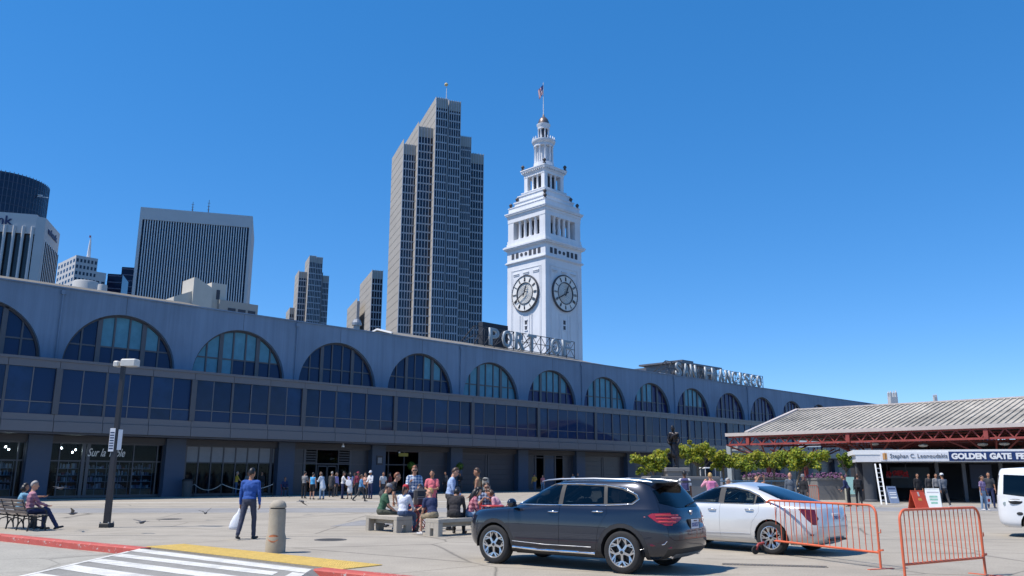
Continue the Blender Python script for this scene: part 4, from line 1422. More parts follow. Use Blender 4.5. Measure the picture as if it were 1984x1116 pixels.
def isside(n): return abs(n.y) >= abs(n.x) * 0.8 and abs(n.y) > 0.25
def ok(view, n, c):
    if view == 'side': return isside(n)
    if view == 'rear': return n.x < -0.12 and not (abs(n.y) > abs(n.x) * 1.6)
    if view == 'front': return n.x > 0.12 and not (abs(n.y) > abs(n.x) * 1.6)
    if view == 'arch': return abs(c.y) > 0.35
    return True
def cut_shell(bm, regions):
    for reg in regions:
        view, poly = reg['view'], reg['poly']
        ax = 0 if view in ('side', 'arch') else 1
        xs = [p[0] for p in poly]; zs = [p[1] for p in poly]
        x0, x1, z0, z1 = min(xs) - 0.02, max(xs) + 0.02, min(zs) - 0.02, max(zs) + 0.02
        for i in range(len(poly)):
            a, b = poly[i], poly[(i + 1) % len(poly)]
            ex, ez = b[0] - a[0], b[1] - a[1]
            if math.hypot(ex, ez) < 1e-5: continue
            no = Vector((-ez, 0, ex)) if ax == 0 else Vector((0, -ez, ex))
            co = Vector((a[0], 0, a[1])) if ax == 0 else Vector((0, a[0], a[1]))
            ex0, ex1 = min(a[0], b[0]) - 0.05, max(a[0], b[0]) + 0.05
            ez0, ez1 = min(a[1], b[1]) - 0.05, max(a[1], b[1]) + 0.05
            fs = []
            for f in bm.faces:
                vx = [v.co[ax] for v in f.verts]; vz = [v.co.z for v in f.verts]
                if max(vx) < ex0 or min(vx) > ex1 or max(vz) < ez0 or min(vz) > ez1: continue
                if ok(view, f.normal, f.calc_center_median()): fs.append(f)
            if not fs: continue
            geom = set(fs)
            for f in fs:
                geom.update(f.edges); geom.update(f.verts)
            bmesh.ops.bisect_plane(bm, geom=list(geom), plane_co=co, plane_no=no.normalized(), dist=2e-4)
    bm.normal_update()
def classify(bm, regions, default):
    res = {}
    for f in bm.faces:
        c = f.calc_center_median(); n = f.normal
        key = default
        for reg in regions:
            if not ok(reg['view'], n, c): continue
            ax = c.x if reg['view'] in ('side', 'arch') else c.y
            if pip(reg['poly'], ax, c.z):
                nm = reg['name']
                if reg.get('sided') and nm: nm = (nm, 1 if c.y > 0 else -1)
                else: nm = (nm, 0)
                key = nm
                break
        res.setdefault(key, []).append(f)
    return res
def part_mesh(name, faces, mt, gap=0.0035, lip=0.025, offset=0.0):
    vmap, vs, fs = {}, [], []
    for f in faces:
        ids = []
        for v in f.verts:
            if v not in vmap:
                vmap[v] = len(vs); vs.append(v.co + v.normal * offset)
            ids.append(vmap[v])
        fs.append(ids)
    nb = bmesh.new()
    bv = [nb.verts.new(c) for c in vs]
    for ids in fs:
        try: nb.faces.new([bv[i] for i in ids])
        except ValueError: pass
    nb.normal_update()
    be = [e for e in nb.edges if e.is_boundary]
    mv = {}
    for e in be:
        f = e.link_faces[0]
        d = (e.verts[1].co - e.verts[0].co)
        if d.length < 1e-7: continue
        inn = f.normal.cross(d.normalized())
        mid = (e.verts[0].co + e.verts[1].co) / 2
        if inn.dot(f.calc_center_median() - mid) < 0: inn = -inn
        for v in e.verts:
            mv.setdefault(v, Vector())
            mv[v] += inn * d.length
    for v, d in mv.items():
        if d.length > 1e-9: v.co += d.normalized() * gap
    if lip:
        nrm = {v: v.normal.copy() for v in mv}
        r = bmesh.ops.extrude_edge_only(nb, edges=be)
        nv = [g for g in r['geom'] if isinstance(g, bmesh.types.BMVert)]
        for v in nv:
            v.co -= v.normal.normalized() * 0 
        src = {}
        for g in r['geom']:
            if isinstance(g, bmesh.types.BMEdge): pass
        for v in nv:
            o = [e.other_vert(v) for e in v.link_edges if e.other_vert(v) in nrm]
            if o: v.co -= nrm[o[0]] * lip
    me = bpy.data.meshes.new(name)
    nb.to_mesh(me); nb.free()
    me.materials.append(mt)
    me.polygons.foreach_set('use_smooth', [True] * len(me.polygons))
    me.set_sharp_from_angle(angle=R(38))
    return me
def circ(cx, cz, r, n=20): return [(cx + r * math.cos(2 * PI * i / n), cz + r * math.sin(2 * PI * i / n)) for i in range(n)]
mTYRE = mat('tyre_rubber', (0.018, 0.018, 0.019), 0.85, 0.15, 12, 0.2)
mRIM = mat('rim_alloy', (0.55, 0.56, 0.58), 0.28, 0.03, 5, metal=0.9)
mRIMD = mat('rim_dark', (0.03, 0.03, 0.033), 0.35, 0.05, 5, metal=0.5)
mPLAST = mat('black_plastic', (0.022, 0.022, 0.024), 0.6, 0.1, 8)
mCABIN = mat('cabin_black', (0.012, 0.012, 0.013), 0.8, 0.1, 5)
mCHROME = mat('chrome', (0.75, 0.76, 0.78), 0.12, 0.0, metal=1.0)
mSEAT = mat('seat_grey', (0.16, 0.16, 0.165), 0.8, 0.1, 5)
mREDL = mat('tail_red', (0.34, 0.008, 0.012), 0.12, 0.1, 6, coat=1.0)
mREDB = mat('tail_bright_red', (0.62, 0.06, 0.05), 0.15, 0.1, 6, coat=1.0)
mREDD = mat('tail_dark_red', (0.12, 0.006, 0.012), 0.15, 0.1, 6, coat=1.0)
mPLATE = mat('plate_white', (0.62, 0.64, 0.68), 0.4, 0.03, 5)
mPLATEB = mat('plate_blue', (0.03, 0.06, 0.25), 0.4, 0.03, 5)
mCARGLASS = glass_mat('car_glass', (0.58, 0.66, 0.66))
mCARTINT = glass_mat('car_glass_tinted', (0.10, 0.115, 0.13))
def wheel(parent, x, y, r, w, style, side):
    """tyre, rim and spokes about the y axis; side +1 = left of the car"""
    e = bpy.data.objects.new('wheel', None)
    COL.objects.link(e); e.parent = parent; e.location = (x, y, r)
    e.rotation_euler = (PI / 2 * -side, R(17), 0) if False else (-PI / 2 * side, 0, 0)
    rr = r * 0.70
    m = MB()
    m.lathe([(rr, -w * 0.46), (r * 0.88, -w * 0.5), (r * 0.97, -w * 0.42), (r, -w * 0.3), (r * 0.998, -w * 0.1), (r * 0.985, -w * 0.09), (r * 0.998, -w * 0.08), (r, w * 0.08), (r * 0.985, w * 0.09), (r * 0.998, w * 0.1), (r, w * 0.3), (r * 0.97, w * 0.42), (r * 0.88, w * 0.5), (rr, w * 0.46)], 40, cap=False)
    m.build('tyre', mTYRE, e, 50)
    m = MB()
    m.lathe([(rr + 0.004, -w * 0.45), (rr + 0.004, w * 0.46), (rr - 0.012, w * 0.47), (rr - 0.025, w * 0.40), (rr - 0.04, -w * 0.40)], 40, cap=False)
    m.build('rim', mRIM, e, 40)
    m = MB()
    m.lathe([(rr - 0.03, -w * 0.1), (0.05, -w * 0.05)], 30, cap=False)
    m.lathe([(rr * 0.62, 0.0), (rr * 0.62, 0.02), (0.05, 0.025)], 30, cap=True)
    m.build('brake_disc', mRIMD, e, 40)
    m = MB()
    z = w * 0.36
    n = 5
    for i in range(n):
        a = 2 * PI * i / n + 0.31
        ca, sa = math.cos(a), math.sin(a)
        def P(rad, da, zz):
            return (rad * math.cos(a + da), rad * math.sin(a + da), zz)
        if style == 'y':
            m.bar(P(0.03, 0, z), P(rr * 0.58, 0, z - 0.01), 0.040, 0.03)
            for s in (-1, 1):
                m.bar(P(rr * 0.54, 0, z - 0.012), P(rr * 0.97, 0.33 * s, z + 0.008), 0.030, 0.028)
                m.bar(P(rr * 0.62, 0.16 * s, z - 0.012), P(rr * 0.98, 0.62 * s, z + 0.004), 0.016, 0.02)
        else:
            for s in (-1, 1):
                m.bar(P(0.04, 0.4 * s, z), P(rr * 0.55, 0.20 * s, z - 0.01), 0.03, 0.03)
                m.bar(P(rr * 0.52, 0.21 * s, z - 0.01), P(rr * 0.97, 0.26 * s, z + 0.008), 0.034, 0.03)
                m.bar(P(rr * 0.52, 0.21 * s, z - 0.012), P(rr * 0.97, 0.55 * s, z + 0.008), 0.02, 0.025)
    m.lathe([(0.055, z - 0.02), (0.055, z + 0.015), (0.03, z + 0.02)], 14)
    m.build('spokes', mRIM, e)
    m = MB(); m.lathe([(0.03, z + 0.018), (0.028, z + 0.024)], 14); m.build('hub_cap', mRIMD, e, 40)
    return e
def car(name, label, cat, loc, rz, spec):
    root = thing(name, label, cat, loc, rz)
    bm = loft(spec['rows'], spec.get('NR', 40), spec.get('K', 26), spec.get('nf', 5), spec.get('nr', 5), (0.97, 0.9, 0.78, 0.6, 0.4, 0.2, 0.05), spec['crown'])
    bvh0 = BVHTree.FromBMesh(bm)
    regs = spec['regions']
    cut_shell(bm, regs)
    groups = classify(bm, regs, ('body', 0))
    look = spec['look']
    for (nm, sd), faces in groups.items():
        if nm is None: continue
        mt, gap = look.get(nm, (spec['paint'], 0.003))
        link(nm, part_mesh(nm, faces, mt, gap, 0.03 if nm not in spec['glass'] else 0.006), root)
    shell = []
    for (nm, sd), faces in groups.items():
        if nm is not None and nm not in spec['glass']: shell += faces
    link('inner_shell', part_mesh('inner_shell', shell, mCABIN, 0, 0, -0.035), root)
    bm.free()
    def surf(x, z, side, out=0.0):
        h = bvh0.ray_cast(Vector((x, 3 * side, z)), Vector((0, -side, 0)))
        return Vector((x, h[0].y + side * out, z)) if h[0] else Vector((x, side * 0.8, z))
    def surfx(y, z, rear=True, out=0.0):
        s = -1 if rear else 1
        h = bvh0.ray_cast(Vector((4 * s, y, z)), Vector((-s, 0, 0)))
        return Vector((h[0].x + s * out, y, z)) if h[0] else Vector((s * 2, y, z))
    ax_f, ax_r, r = spec['axles']
    for x in (ax_f, ax_r):
        for s in (1, -1):
            yy = spec['track'] * s
            wheel(root, x, yy, r, spec.get('tw', 0.225), spec['wheel'], s)
            m = MB()
            n = 14; vs = []; fs = []
            ra = r * 1.13
            for i in range(n + 1):
                a = PI * 1.08 * i / n - 0.04 * PI
                for yo in (0.10, -0.30):
                    vs.append((x + ra * math.cos(a), yy + yo * s, r + ra * math.sin(a)))
            for i in range(n): fs.append((2 * i, 2 * i + 1, 2 * i + 3, 2 * i + 2))
            m.add(vs, fs); m.build('wheel_well', mCABIN, root, 60)
    m = MB(); zb = spec['rows'][0][0]
    m.box(ax_r + r * 1.2, ax_f - r * 1.2, -0.72, 0.72, zb - 0.02, zb + 0.05)
    m.box(spec['rows'][1][2] + 0.15, spec['rows'][1][1] - 0.2, -0.5, 0.5, zb + 0.02, zb + 0.1)
    m.build('underbody', mCABIN, root)
    # cabin: seats, wheel, dash
    fx, rx, sz = spec['seats']
    for x in (fx, rx):
        for y in (0.38, -0.38):
            m = MB()
            m.bbox(x - 0.25, x + 0.27, y - 0.25, y + 0.25, sz - 0.15, sz, 0.05)
            m.M = Matrix.Translation((x - 0.25, y, sz - 0.05)) @ Matrix.Rotation(R(-16), 4, 'Y')
            m.bbox(-0.06, 0.07, -0.24, 0.24, 0, 0.58, 0.05); m.bbox(-0.04, 0.05, -0.13, 0.13, 0.62, 0.78, 0.04)
            m.bar((0, -0.05, 0.55), (0, -0.05, 0.65), 0.02); m.bar((0, 0.05, 0.55), (0, 0.05, 0.65), 0.02)
            m.build('seat', mSEAT, root)
    m = MB()
    m.tube([(fx + 0.52 + 0.05 * math.sin(2 * PI * i / 20), 0.38 + 0.18 * math.cos(2 * PI * i / 20), sz + 0.32 + 0.17 * math.sin(2 * PI * i / 20)) for i in range(20)], 0.016, 6, closed=True)
    m.bar((fx + 0.52, 0.38, sz + 0.32), (fx + 0.75, 0.38, sz + 0.22), 0.05); m.bar((fx + 0.52, 0.21, sz + 0.32), (fx + 0.52, 0.55, sz + 0.32), 0.03)
    m.build('steering_wheel', mCABIN, root)
    m = MB(); m.bbox(fx + 0.62, fx + 1.0, -0.66, 0.66, sz, sz + 0.26, 0.06); m.build('dashboard', mCABIN, root)
    return root, surf, surfx
def mirrors(root, x, y, z, mt):
    for s in (1, -1):
        m = MB(); m.ball((x, s * (y + 0.09), z), (0.075, 0.115, 0.082), 12, 8); m.bar((x + 0.03, s * (y - 0.06), z - 0.05), (x + 0.02, s * (y + 0.05), z - 0.03), 0.07, 0.05)
        m.build('wing_mirror', mt, root, 60)
def trim_line(root, surf, poly, side, r, mt, name, closed=True, out=0.004):
    m = MB()
    pts = []
    n = len(poly)
    for i in range(n if closed else n - 1):
        a, b = poly[i], poly[(i + 1) % n]
        k = max(1, int(math.hypot(b[0] - a[0], b[1] - a[1]) / 0.08))
        for j in range(k):
            t = j / k
            pts.append(surf(a[0] + (b[0] - a[0]) * t, a[1] + (b[1] - a[1]) * t, side, out))
    if not closed: pts.append(surf(poly[-1][0], poly[-1][1], side, out))
    m.tube(pts, r, 6, closed=closed)
    m.build(name, mt, root, 60)
def handle(root, surf, x, z, mt):
    for s in (1, -1):
        p = surf(x, z, s, 0.03)
        q = surf(x, z, s, -0.005)
        m = MB()
        m.tube([(x - 0.10, q.y, z), (x - 0.085, p.y, z), (x, p.y + s * 0.004, z + 0.004), (x + 0.085, p.y, z), (x + 0.10, q.y, z)], [0.010, 0.013, 0.015, 0.013, 0.010], 8)
        m.build('door_handle', mt, root, 60)
# ---- dark blue sport utility car
mNAVY = mat('suv_paint', (0.016, 0.020, 0.034), 0.22, 0.03, 3, metal=0.5, coat=1.0)
mSILV = mat('sedan_paint', (0.62, 0.62, 0.61), 0.30, 0.02, 3, metal=0.2, coat=1.0)
suv_rows = [(0.23, 1.90, -1.98, 0.80), (0.30, 2.06, -2.16, 0.87), (0.42, 2.14, -2.26, 0.905), (0.56, 2.16, -2.285, 0.912), (0.70, 2.15, -2.28, 0.912), (0.80, 2.13, -2.25, 0.908), (0.88, 2.08, -2.235, 0.900),
            (0.945, 1.94, -2.215, 0.892), (0.99, 1.62, -2.20, 0.882), (1.03, 1.22, -2.18, 0.868), (1.07, 1.02, -2.15, 0.848), (1.13, 0.90, -2.11, 0.822), (1.23, 0.70, -2.04, 0.783), (1.34, 0.48, -1.95, 0.738), (1.43, 0.28, -1.87, 0.690), (1.49, 0.12, -1.82, 0.640)]
AF, AR, WR = 1.335, -1.335, 0.345
suv_dlo = [(0.97, 1.07), (0.66, 1.24), (0.36, 1.385), (0.16, 1.44), (-0.35, 1.452), (-0.95, 1.435), (-1.32, 1.385), (-1.58, 1.28), (-1.63, 1.21), (-1.52, 1.125), (-1.05, 1.10), (-0.1, 1.082)]
suv_regs = [
    dict(name=None, view='arch', poly=circ(AF, WR, 0.395, 22)), dict(name=None, view='arch', poly=circ(AR, WR, 0.395, 22)),
    dict(name='side_window', view='side', poly=[(0.90, 1.088), (0.66, 1.215), (0.36, 1.36), (0.14, 1.418), (-0.06, 1.425), (-0.06, 1.092)], sided=True),
    dict(name='rear_side_window', view='side', poly=[(-0.15, 1.095), (-0.15, 1.427), (-0.35, 1.43), (-0.93, 1.412), (-0.98, 1.12), (-0.55, 1.105)], sided=True),
    dict(name='quarter_window', view='side', poly=[(-1.05, 1.125), (-1.0, 1.405), (-1.30, 1.36), (-1.53, 1.272), (-1.585, 1.21), (-1.50, 1.145)], sided=True),
    dict(name='window_pillar', view='side', poly=suv_dlo, sided=True),
    dict(name='tail_lamp', view='side', poly=[(-1.80, 0.945), (-1.86, 0.985), (-2.05, 0.995), (-2.4, 0.99), (-2.4, 0.80), (-2.08, 0.79), (-1.95, 0.84)], sided=True),
    dict(name='tail_lamp', view='rear', poly=[(0.98, 0.99), (0.62, 0.975), (0.40, 0.925), (0.40, 0.90), (0.60, 0.82), (0.98, 0.79)], sided=True),
    dict(name='tail_lamp', view='rear', poly=[(-0.98, 0.99), (-0.62, 0.975), (-0.40, 0.925), (-0.40, 0.90), (-0.60, 0.82), (-0.98, 0.79)], sided=True),
    dict(name='arch_cladding', view='arch', poly=circ(AF, WR, 0.465, 22), sided=True), dict(name='rear_arch_cladding', view='arch', poly=circ(AR, WR, 0.465, 22), sided=True),
    dict(name='sill_cladding', view='side', poly=[(-1.1, 0.1), (1.1, 0.1), (1.1, 0.34), (-1.1, 0.34)], sided=True),
    dict(name='skid_plate', view='rear', poly=[(-0.60, 0.2), (0.60, 0.2), (0.54, 0.335), (-0.54, 0.335)]),
    dict(name='lower_bumper', view='rear', poly=[(-1, 0.1), (1, 0.1), (1, 0.36), (0.62, 0.42), (-0.62, 0.42), (-1, 0.36)]),
    dict(name='front_door', view='side', poly=[(0.98, 0.36), (1.0, 1.05), (-0.105, 1.07), (-0.105, 0.36)], sided=True),
    dict(name='rear_door', view='side', poly=[(-0.105, 0.36), (-0.105, 1.07), (-1.04, 1.09), (-1.06, 0.96), (-0.90, 0.72), (-0.84, 0.36)], sided=True),
    dict(name='rear_window', view='rear', poly=smooth_poly([(-0.70, 1.07), (0.70, 1.07), (0.60, 1.42), (-0.60, 1.42)], 1)),
    dict(name='tailgate', view='rear', poly=[(-0.76, 1.46), (0.76, 1.46), (0.80, 0.99), (0.74, 0.64), (0.66, 0.56), (-0.66, 0.56), (-0.74, 0.64), (-0.80, 0.99)]),
    dict(name='windscreen', view='front', poly=[(-0.74, 1.075), (0.74, 1.075), (0.60, 1.45), (-0.60, 1.45)]),
    dict(name='headlamp', view='front', poly=[(0.5, 0.74), (0.95, 0.78), (0.95, 0.92), (0.5, 0.86)], sided=True),
]
g1, g2 = gnd(957, 1091), gnd(1196, 1111)
hd = (g1 - g2).normalized()
hd = Vector((-0.815, 0.58, 0)).normalized()
rt_ = Vector((hd.y, -hd.x, 0))
ctr = (g1 + g2) / 2 + rt_ * 0.80 - hd * 0.04 + Vector((0.05, 0, 0))
SUV, sf, sx = car('sport_utility_car', 'dark blue sport utility car with black wheel arches parked nearest the camera', 'car', tuple(ctr), math.atan2(hd.y, hd.x),
    dict(rows=suv_rows, crown=0.065, regions=suv_regs, paint=mNAVY, nf=4.6, nr=5.0, NR=44, glass=('side_window', 'rear_side_window', 'quarter_window', 'rear_window', 'windscreen'),
         look=dict(side_window=(mCARGLASS, 0.004), rear_side_window=(mCARTINT, 0.004), quarter_window=(mCARTINT, 0.004), rear_window=(mCARTINT, 0.003), windscreen=(mCARGLASS, 0.003), window_pillar=(mPLAST, 0.001),
                   tail_lamp=(mREDL, 0.002), arch_cladding=(mPLAST, 0.001), rear_arch_cladding=(mPLAST, 0.001), sill_cladding=(mPLAST, 0.001), lower_bumper=(mPLAST, 0.001), skid_plate=(mat('skid_silver', (0.22, 0.225, 0.23), 0.4, 0.05, metal=0.4), 0.001), headlamp=(mCHROME, 0.002), body=(mNAVY, 0.0015)),
         axles=(AF, AR, WR), track=0.79, wheel='y', seats=(0.05, -0.85, 0.68)))
for s in (1, -1):
    for zz_, rr_ in ((0.955, 0.014), (0.90, 0.010), (0.85, 0.012)):
        trim_line(SUV, sf, [(-2.19, zz_), (-2.02, zz_ + 0.004), (-1.92 - (0.92 - zz_) * 0.8 * (zz_ < 0.92), zz_)], s, rr_, mREDB, 'lamp_strip', False, 0.003)
    trim_line(SUV, sf, suv_dlo, s, 0.011, mCHROME, 'window_trim')
    trim_line(SUV, sf, [(0.90, 0.325), (0.3, 0.30), (-0.6, 0.30), (-0.82, 0.295)], s, 0.022, mCHROME, 'sill_trim', False, 0.012)
    trim_line(SUV, sf, [(0.9, 0.43), (0.2, 0.40), (-0.75, 0.40)], s, 0.006, mRIM, 'door_strip', False)
    p = [Vector((0.42, s * 0.615, 1.485)), Vector((0.28, s * 0.628, 1.51)), Vector((0.0, s * 0.63, 1.53)), Vector((-0.7, s * 0.63, 1.542)), Vector((-1.4, s * 0.625, 1.525)), Vector((-1.68, s * 0.62, 1.50)), Vector((-1.80, s * 0.615, 1.485))]
    m = MB(); m.tube(p, [0.008, 0.013, 0.015, 0.015, 0.015, 0.013, 0.008], 8); m.build('roof_rail', mRIM, SUV, 60)
    m = MB(); m.tube([tuple(sx(s * 0.84, 0.48, True, 0.004)), tuple(sx(s * 0.68, 0.44, True, 0.006))], 0.018, 6); m.build('reflector', mREDD, SUV)
    m = MB(); q = sx(s * 0.62, 0.30, True, 0.0); m.tube([(q.x + 0.2, s * 0.55, 0.30), (q.x - 0.02, s * 0.55, 0.30)], 0.045, 12); m.build('exhaust_tip', mCHROME, SUV, 40)
    m = MB(); m.tube([tuple(sx(s * 0.84, 0.925, True, 0.006)), tuple(sx(s * 0.62, 0.915, True, 0.006)), tuple(sx(s * 0.45, 0.912, True, 0.006))], 0.008, 6); m.build('lamp_strip', mat('lamp_strip', (0.7, 0.25, 0.25), 0.2, 0), SUV, 60)
    m = MB(); m.tube([tuple(sx(s * 0.86, 0.40, True, 0.006)), tuple(sx(s * 0.76, 0.50, True, 0.006)), tuple(sx(s * 0.74, 0.55, True, 0.004))], 0.010, 6); m.build('bumper_trim', mCHROME, SUV, 60)
mirrors(SUV, 0.86, 0.885, 1.10, mNAVY)
handle(SUV, sf, 0.02, 0.965, mCHROME); handle(SUV, sf, -0.88, 0.99, mCHROME)
pz = 0.80
q = sx(0, pz, True)
m = MB(); m.box(q.x - 0.022, q.x + 0.05, -0.20, 0.20, pz - 0.08, pz + 0.08); m.build('plate_recess', mPLAST, SUV)
m = MB(); m.bbox(q.x - 0.034, q.x - 0.022, -0.155, 0.155, pz - 0.075, pz + 0.075, 0.005); pl = m.build('licence_plate', mPLATE, SUV)
def rear_text(parent, body, y, z, xx, w, h, mt, depth=0.004):
    o = text_mesh('lettering', body, h, mt, parent, depth, 0, 0.0, width=w, height=h)
    o.location = (xx, y, z); o.rotation_euler = (0, 0, -PI / 2)
    return o
rear_text(pl, '8XAB257', 0, pz - 0.012, q.x - 0.036, 0.27, 0.07, mPLATEB)
rear_text(pl, 'California', 0, pz + 0.053, q.x - 0.036, 0.14, 0.022, mREDD)
q2 = sx(0, 0.985, True)
e = bpy.data.objects.new('roundel', None); COL.objects.link(e); e.parent = SUV; e.location = (q2.x - 0.012, 0, 0.985); e.rotation_euler = (0, -PI / 2 + R(-12), 0)
m = MB(); m.lathe([(0.041, -0.012), (0.041, 0.008), (0.028, 0.010)], 24); m.build('ring', mRIM, e, 40)
for i in range(4):
    m = MB(); n = 6
    vs = [(0, 0, 0.013)] + [(0.027 * math.cos(PI / 2 * (i + j / n)), 0.027 * math.sin(PI / 2 * (i + j / n)), 0.013) for j in range(n + 1)]
    m.add(vs, [(0, j, j + 1) for j in range(1, n + 1)]); m.build('quadrant', mPLATEB if i % 2 else mPLATE, e)
m = MB(); sp = []
m.slab([(-1.80, -0.60), (-1.80, 0.60), (-2.02, 0.52), (-2.02, -0.52)], 1.475, 1.505); m.build('roof_spoiler', mNAVY, SUV)
m = MB(); m.tube([tuple(sx(0.02, 1.10, True, 0.02)), tuple(sx(-0.42, 1.15, True, 0.02))], 0.012, 6); m.build('rear_wiper', mPLAST, SUV)
m = MB(); m.slab([(-1.5, -0.04), (-1.5, 0.04), (-1.68, 0.015), (-1.68, -0.015)], 1.545, 1.60); m.build('roof_antenna', mNAVY, SUV)

# ---- silver saloon
sed_rows = [(0.20, 2.05, -2.12, 0.80), (0.27, 2.22, -2.30, 0.87), (0.40, 2.32, -2.39, 0.915), (0.55, 2.34, -2.41, 0.925), (0.68, 2.31, -2.40, 0.922), (0.78, 2.22, -2.385, 0.912), (0.85, 1.98, -2.365, 0.902), (0.91, 1.55, -2.34, 0.888),
            (0.96, 1.20, -2.30, 0.868), (0.995, 1.06, -2.12, 0.850), (1.03, 0.96, -1.93, 0.828), (1.08, 0.86, -1.76, 0.802), (1.16, 0.68, -1.52, 0.760), (1.25, 0.46, -1.24, 0.712), (1.33, 0.22, -0.96, 0.662), (1.385, 0.02, -0.72, 0.61), (1.41, -0.10, -0.58, 0.57)]
SF, SR, SW = 1.37, -1.37, 0.335
sed_dlo = [(0.98, 1.0), (0.72, 1.115), (0.44, 1.24), (0.18, 1.325), (-0.10, 1.352), (-0.45, 1.345), (-0.80, 1.285), (-1.06, 1.19), (-1.25, 1.075), (-1.26, 1.03), (-1.0, 1.0)]
sed_regs = [
    dict(name=None, view='arch', poly=circ(SF, SW, 0.375, 22)), dict(name=None, view='arch', poly=circ(SR, SW, 0.375, 22)),
    dict(name='side_window', view='side', poly=[(0.90, 1.015), (0.70, 1.105), (0.44, 1.222), (0.18, 1.303), (-0.08, 1.328), (-0.10, 1.015)], sided=True),
    dict(name='rear_side_window', view='side', poly=[(-0.24, 1.015), (-0.22, 1.328), (-0.45, 1.323), (-0.78, 1.265), (-0.98, 1.19), (-0.98, 1.018)], sided=True),
    dict(name='quarter_window', view='side', poly=[(-1.02, 1.02), (-1.02, 1.18), (-1.10, 1.145), (-1.215, 1.07), (-1.215, 1.04)], sided=True),
    dict(name='window_pillar', view='side', poly=sed_dlo, sided=True),
    dict(name='tail_lamp', view='side', poly=[(-1.98, 0.93), (-2.05, 0.935), (-2.6, 0.90), (-2.6, 0.62), (-2.24, 0.62), (-2.12, 0.74)], sided=True),
    dict(name='tail_lamp', view='rear', poly=[(0.98, 0.90), (0.66, 0.89), (0.60, 0.74), (0.72, 0.62), (0.98, 0.62)], sided=True),
    dict(name='tail_lamp', view='rear', poly=[(-0.98, 0.90), (-0.66, 0.89), (-0.60, 0.74), (-0.72, 0.62), (-0.98, 0.62)], sided=True),
    dict(name='front_door', view='side', poly=[(0.98, 0.30), (1.0, 0.99), (-0.16, 0.995), (-0.16, 0.30)], sided=True),
    dict(name='rear_door', view='side', poly=[(-0.16, 0.30), (-0.16, 0.995), (-1.10, 1.01), (-1.12, 0.85), (-0.95, 0.62), (-0.90, 0.30)], sided=True),
    dict(name='boot_lid', view='rear', poly=[(-0.66, 0.96), (0.66, 0.96), (0.62, 0.58), (-0.62, 0.58)]),
    dict(name='rear_window', view='rear', poly=smooth_poly([(-0.70, 1.035), (0.70, 1.035), (0.56, 1.37), (-0.56, 1.37)], 1)),
    dict(name='windscreen', view='front', poly=[(-0.74, 1.01), (0.74, 1.01), (0.56, 1.39), (-0.56, 1.39)]),
    dict(name='headlamp', view='front', poly=[(0.55, 0.62), (0.95, 0.64), (0.95, 0.80), (0.55, 0.74)], sided=True),
]
shd = Vector((-0.68, 0.735, 0)).normalized()
srt = Vector((shd.y, -shd.x, 0))
g = gnd(1500, 1074)
sctr = g + shd * 1.37 + srt * 0.80
SED, sf2, sx2 = car('saloon_car', 'silver saloon car with a sloping rear window parked behind the orange barrier', 'car', tuple(sctr), math.atan2(shd.y, shd.x),
    dict(rows=sed_rows, crown=0.045, regions=sed_regs, paint=mSILV, nf=4.2, nr=4.6, NR=44, glass=('side_window', 'rear_side_window', 'quarter_window', 'rear_window', 'windscreen'),
         look=dict(side_window=(mCARGLASS, 0.004), rear_side_window=(mCARGLASS, 0.004), quarter_window=(mCARGLASS, 0.004), rear_window=(glass_mat('rear_glass', (0.05, 0.07, 0.09)), 0.003), windscreen=(mCARGLASS, 0.003), window_pillar=(mPLAST, 0.001),
                   tail_lamp=(mREDD, 0.002), headlamp=(mCHROME, 0.002), body=(mSILV, 0.0015)),
         axles=(SF, SR, SW), track=0.80, wheel='twin', seats=(0.0, -0.72, 0.50)))
for s in (1, -1):
    trim_line(SED, sf2, sed_dlo, s, 0.009, mCHROME, 'window_trim')
    trim_line(SED, sf2, [(0.85, 0.36), (-0.9, 0.40)], s, 0.006, mRIM, 'door_strip', False)
mirrors(SED, 0.84, 0.885, 1.03, mSILV)
handle(SED, sf2, 0.03, 0.87, mCHROME); handle(SED, sf2, -0.90, 0.89, mCHROME)
q = sx2(0, 0.76, True)
m = MB(); m.bbox(q.x - 0.015, q.x + 0.02, -0.155, 0.155, 0.69, 0.84, 0.005); pl = m.build('licence_plate', mPLATE, SED)
rear_text(pl, '7FRK418', 0, 0.755, q.x - 0.017, 0.27, 0.07, mPLATEB)
q = sx2(0, 0.48, True)
m = MB(); m.box(q.x - 0.008, q.x + 0.05, -0.35, 0.35, 0.30, 0.34); m.build('bumper_grille', mPLAST, SED)
for s in (1, -1):
    q = sx2(s * 0.7, 0.42, True)
    m = MB(); m.box(q.x - 0.006, q.x + 0.03, s * 0.7 - 0.08, s * 0.7 + 0.08, 0.41, 0.44); m.build('reflector', mREDD, SED)
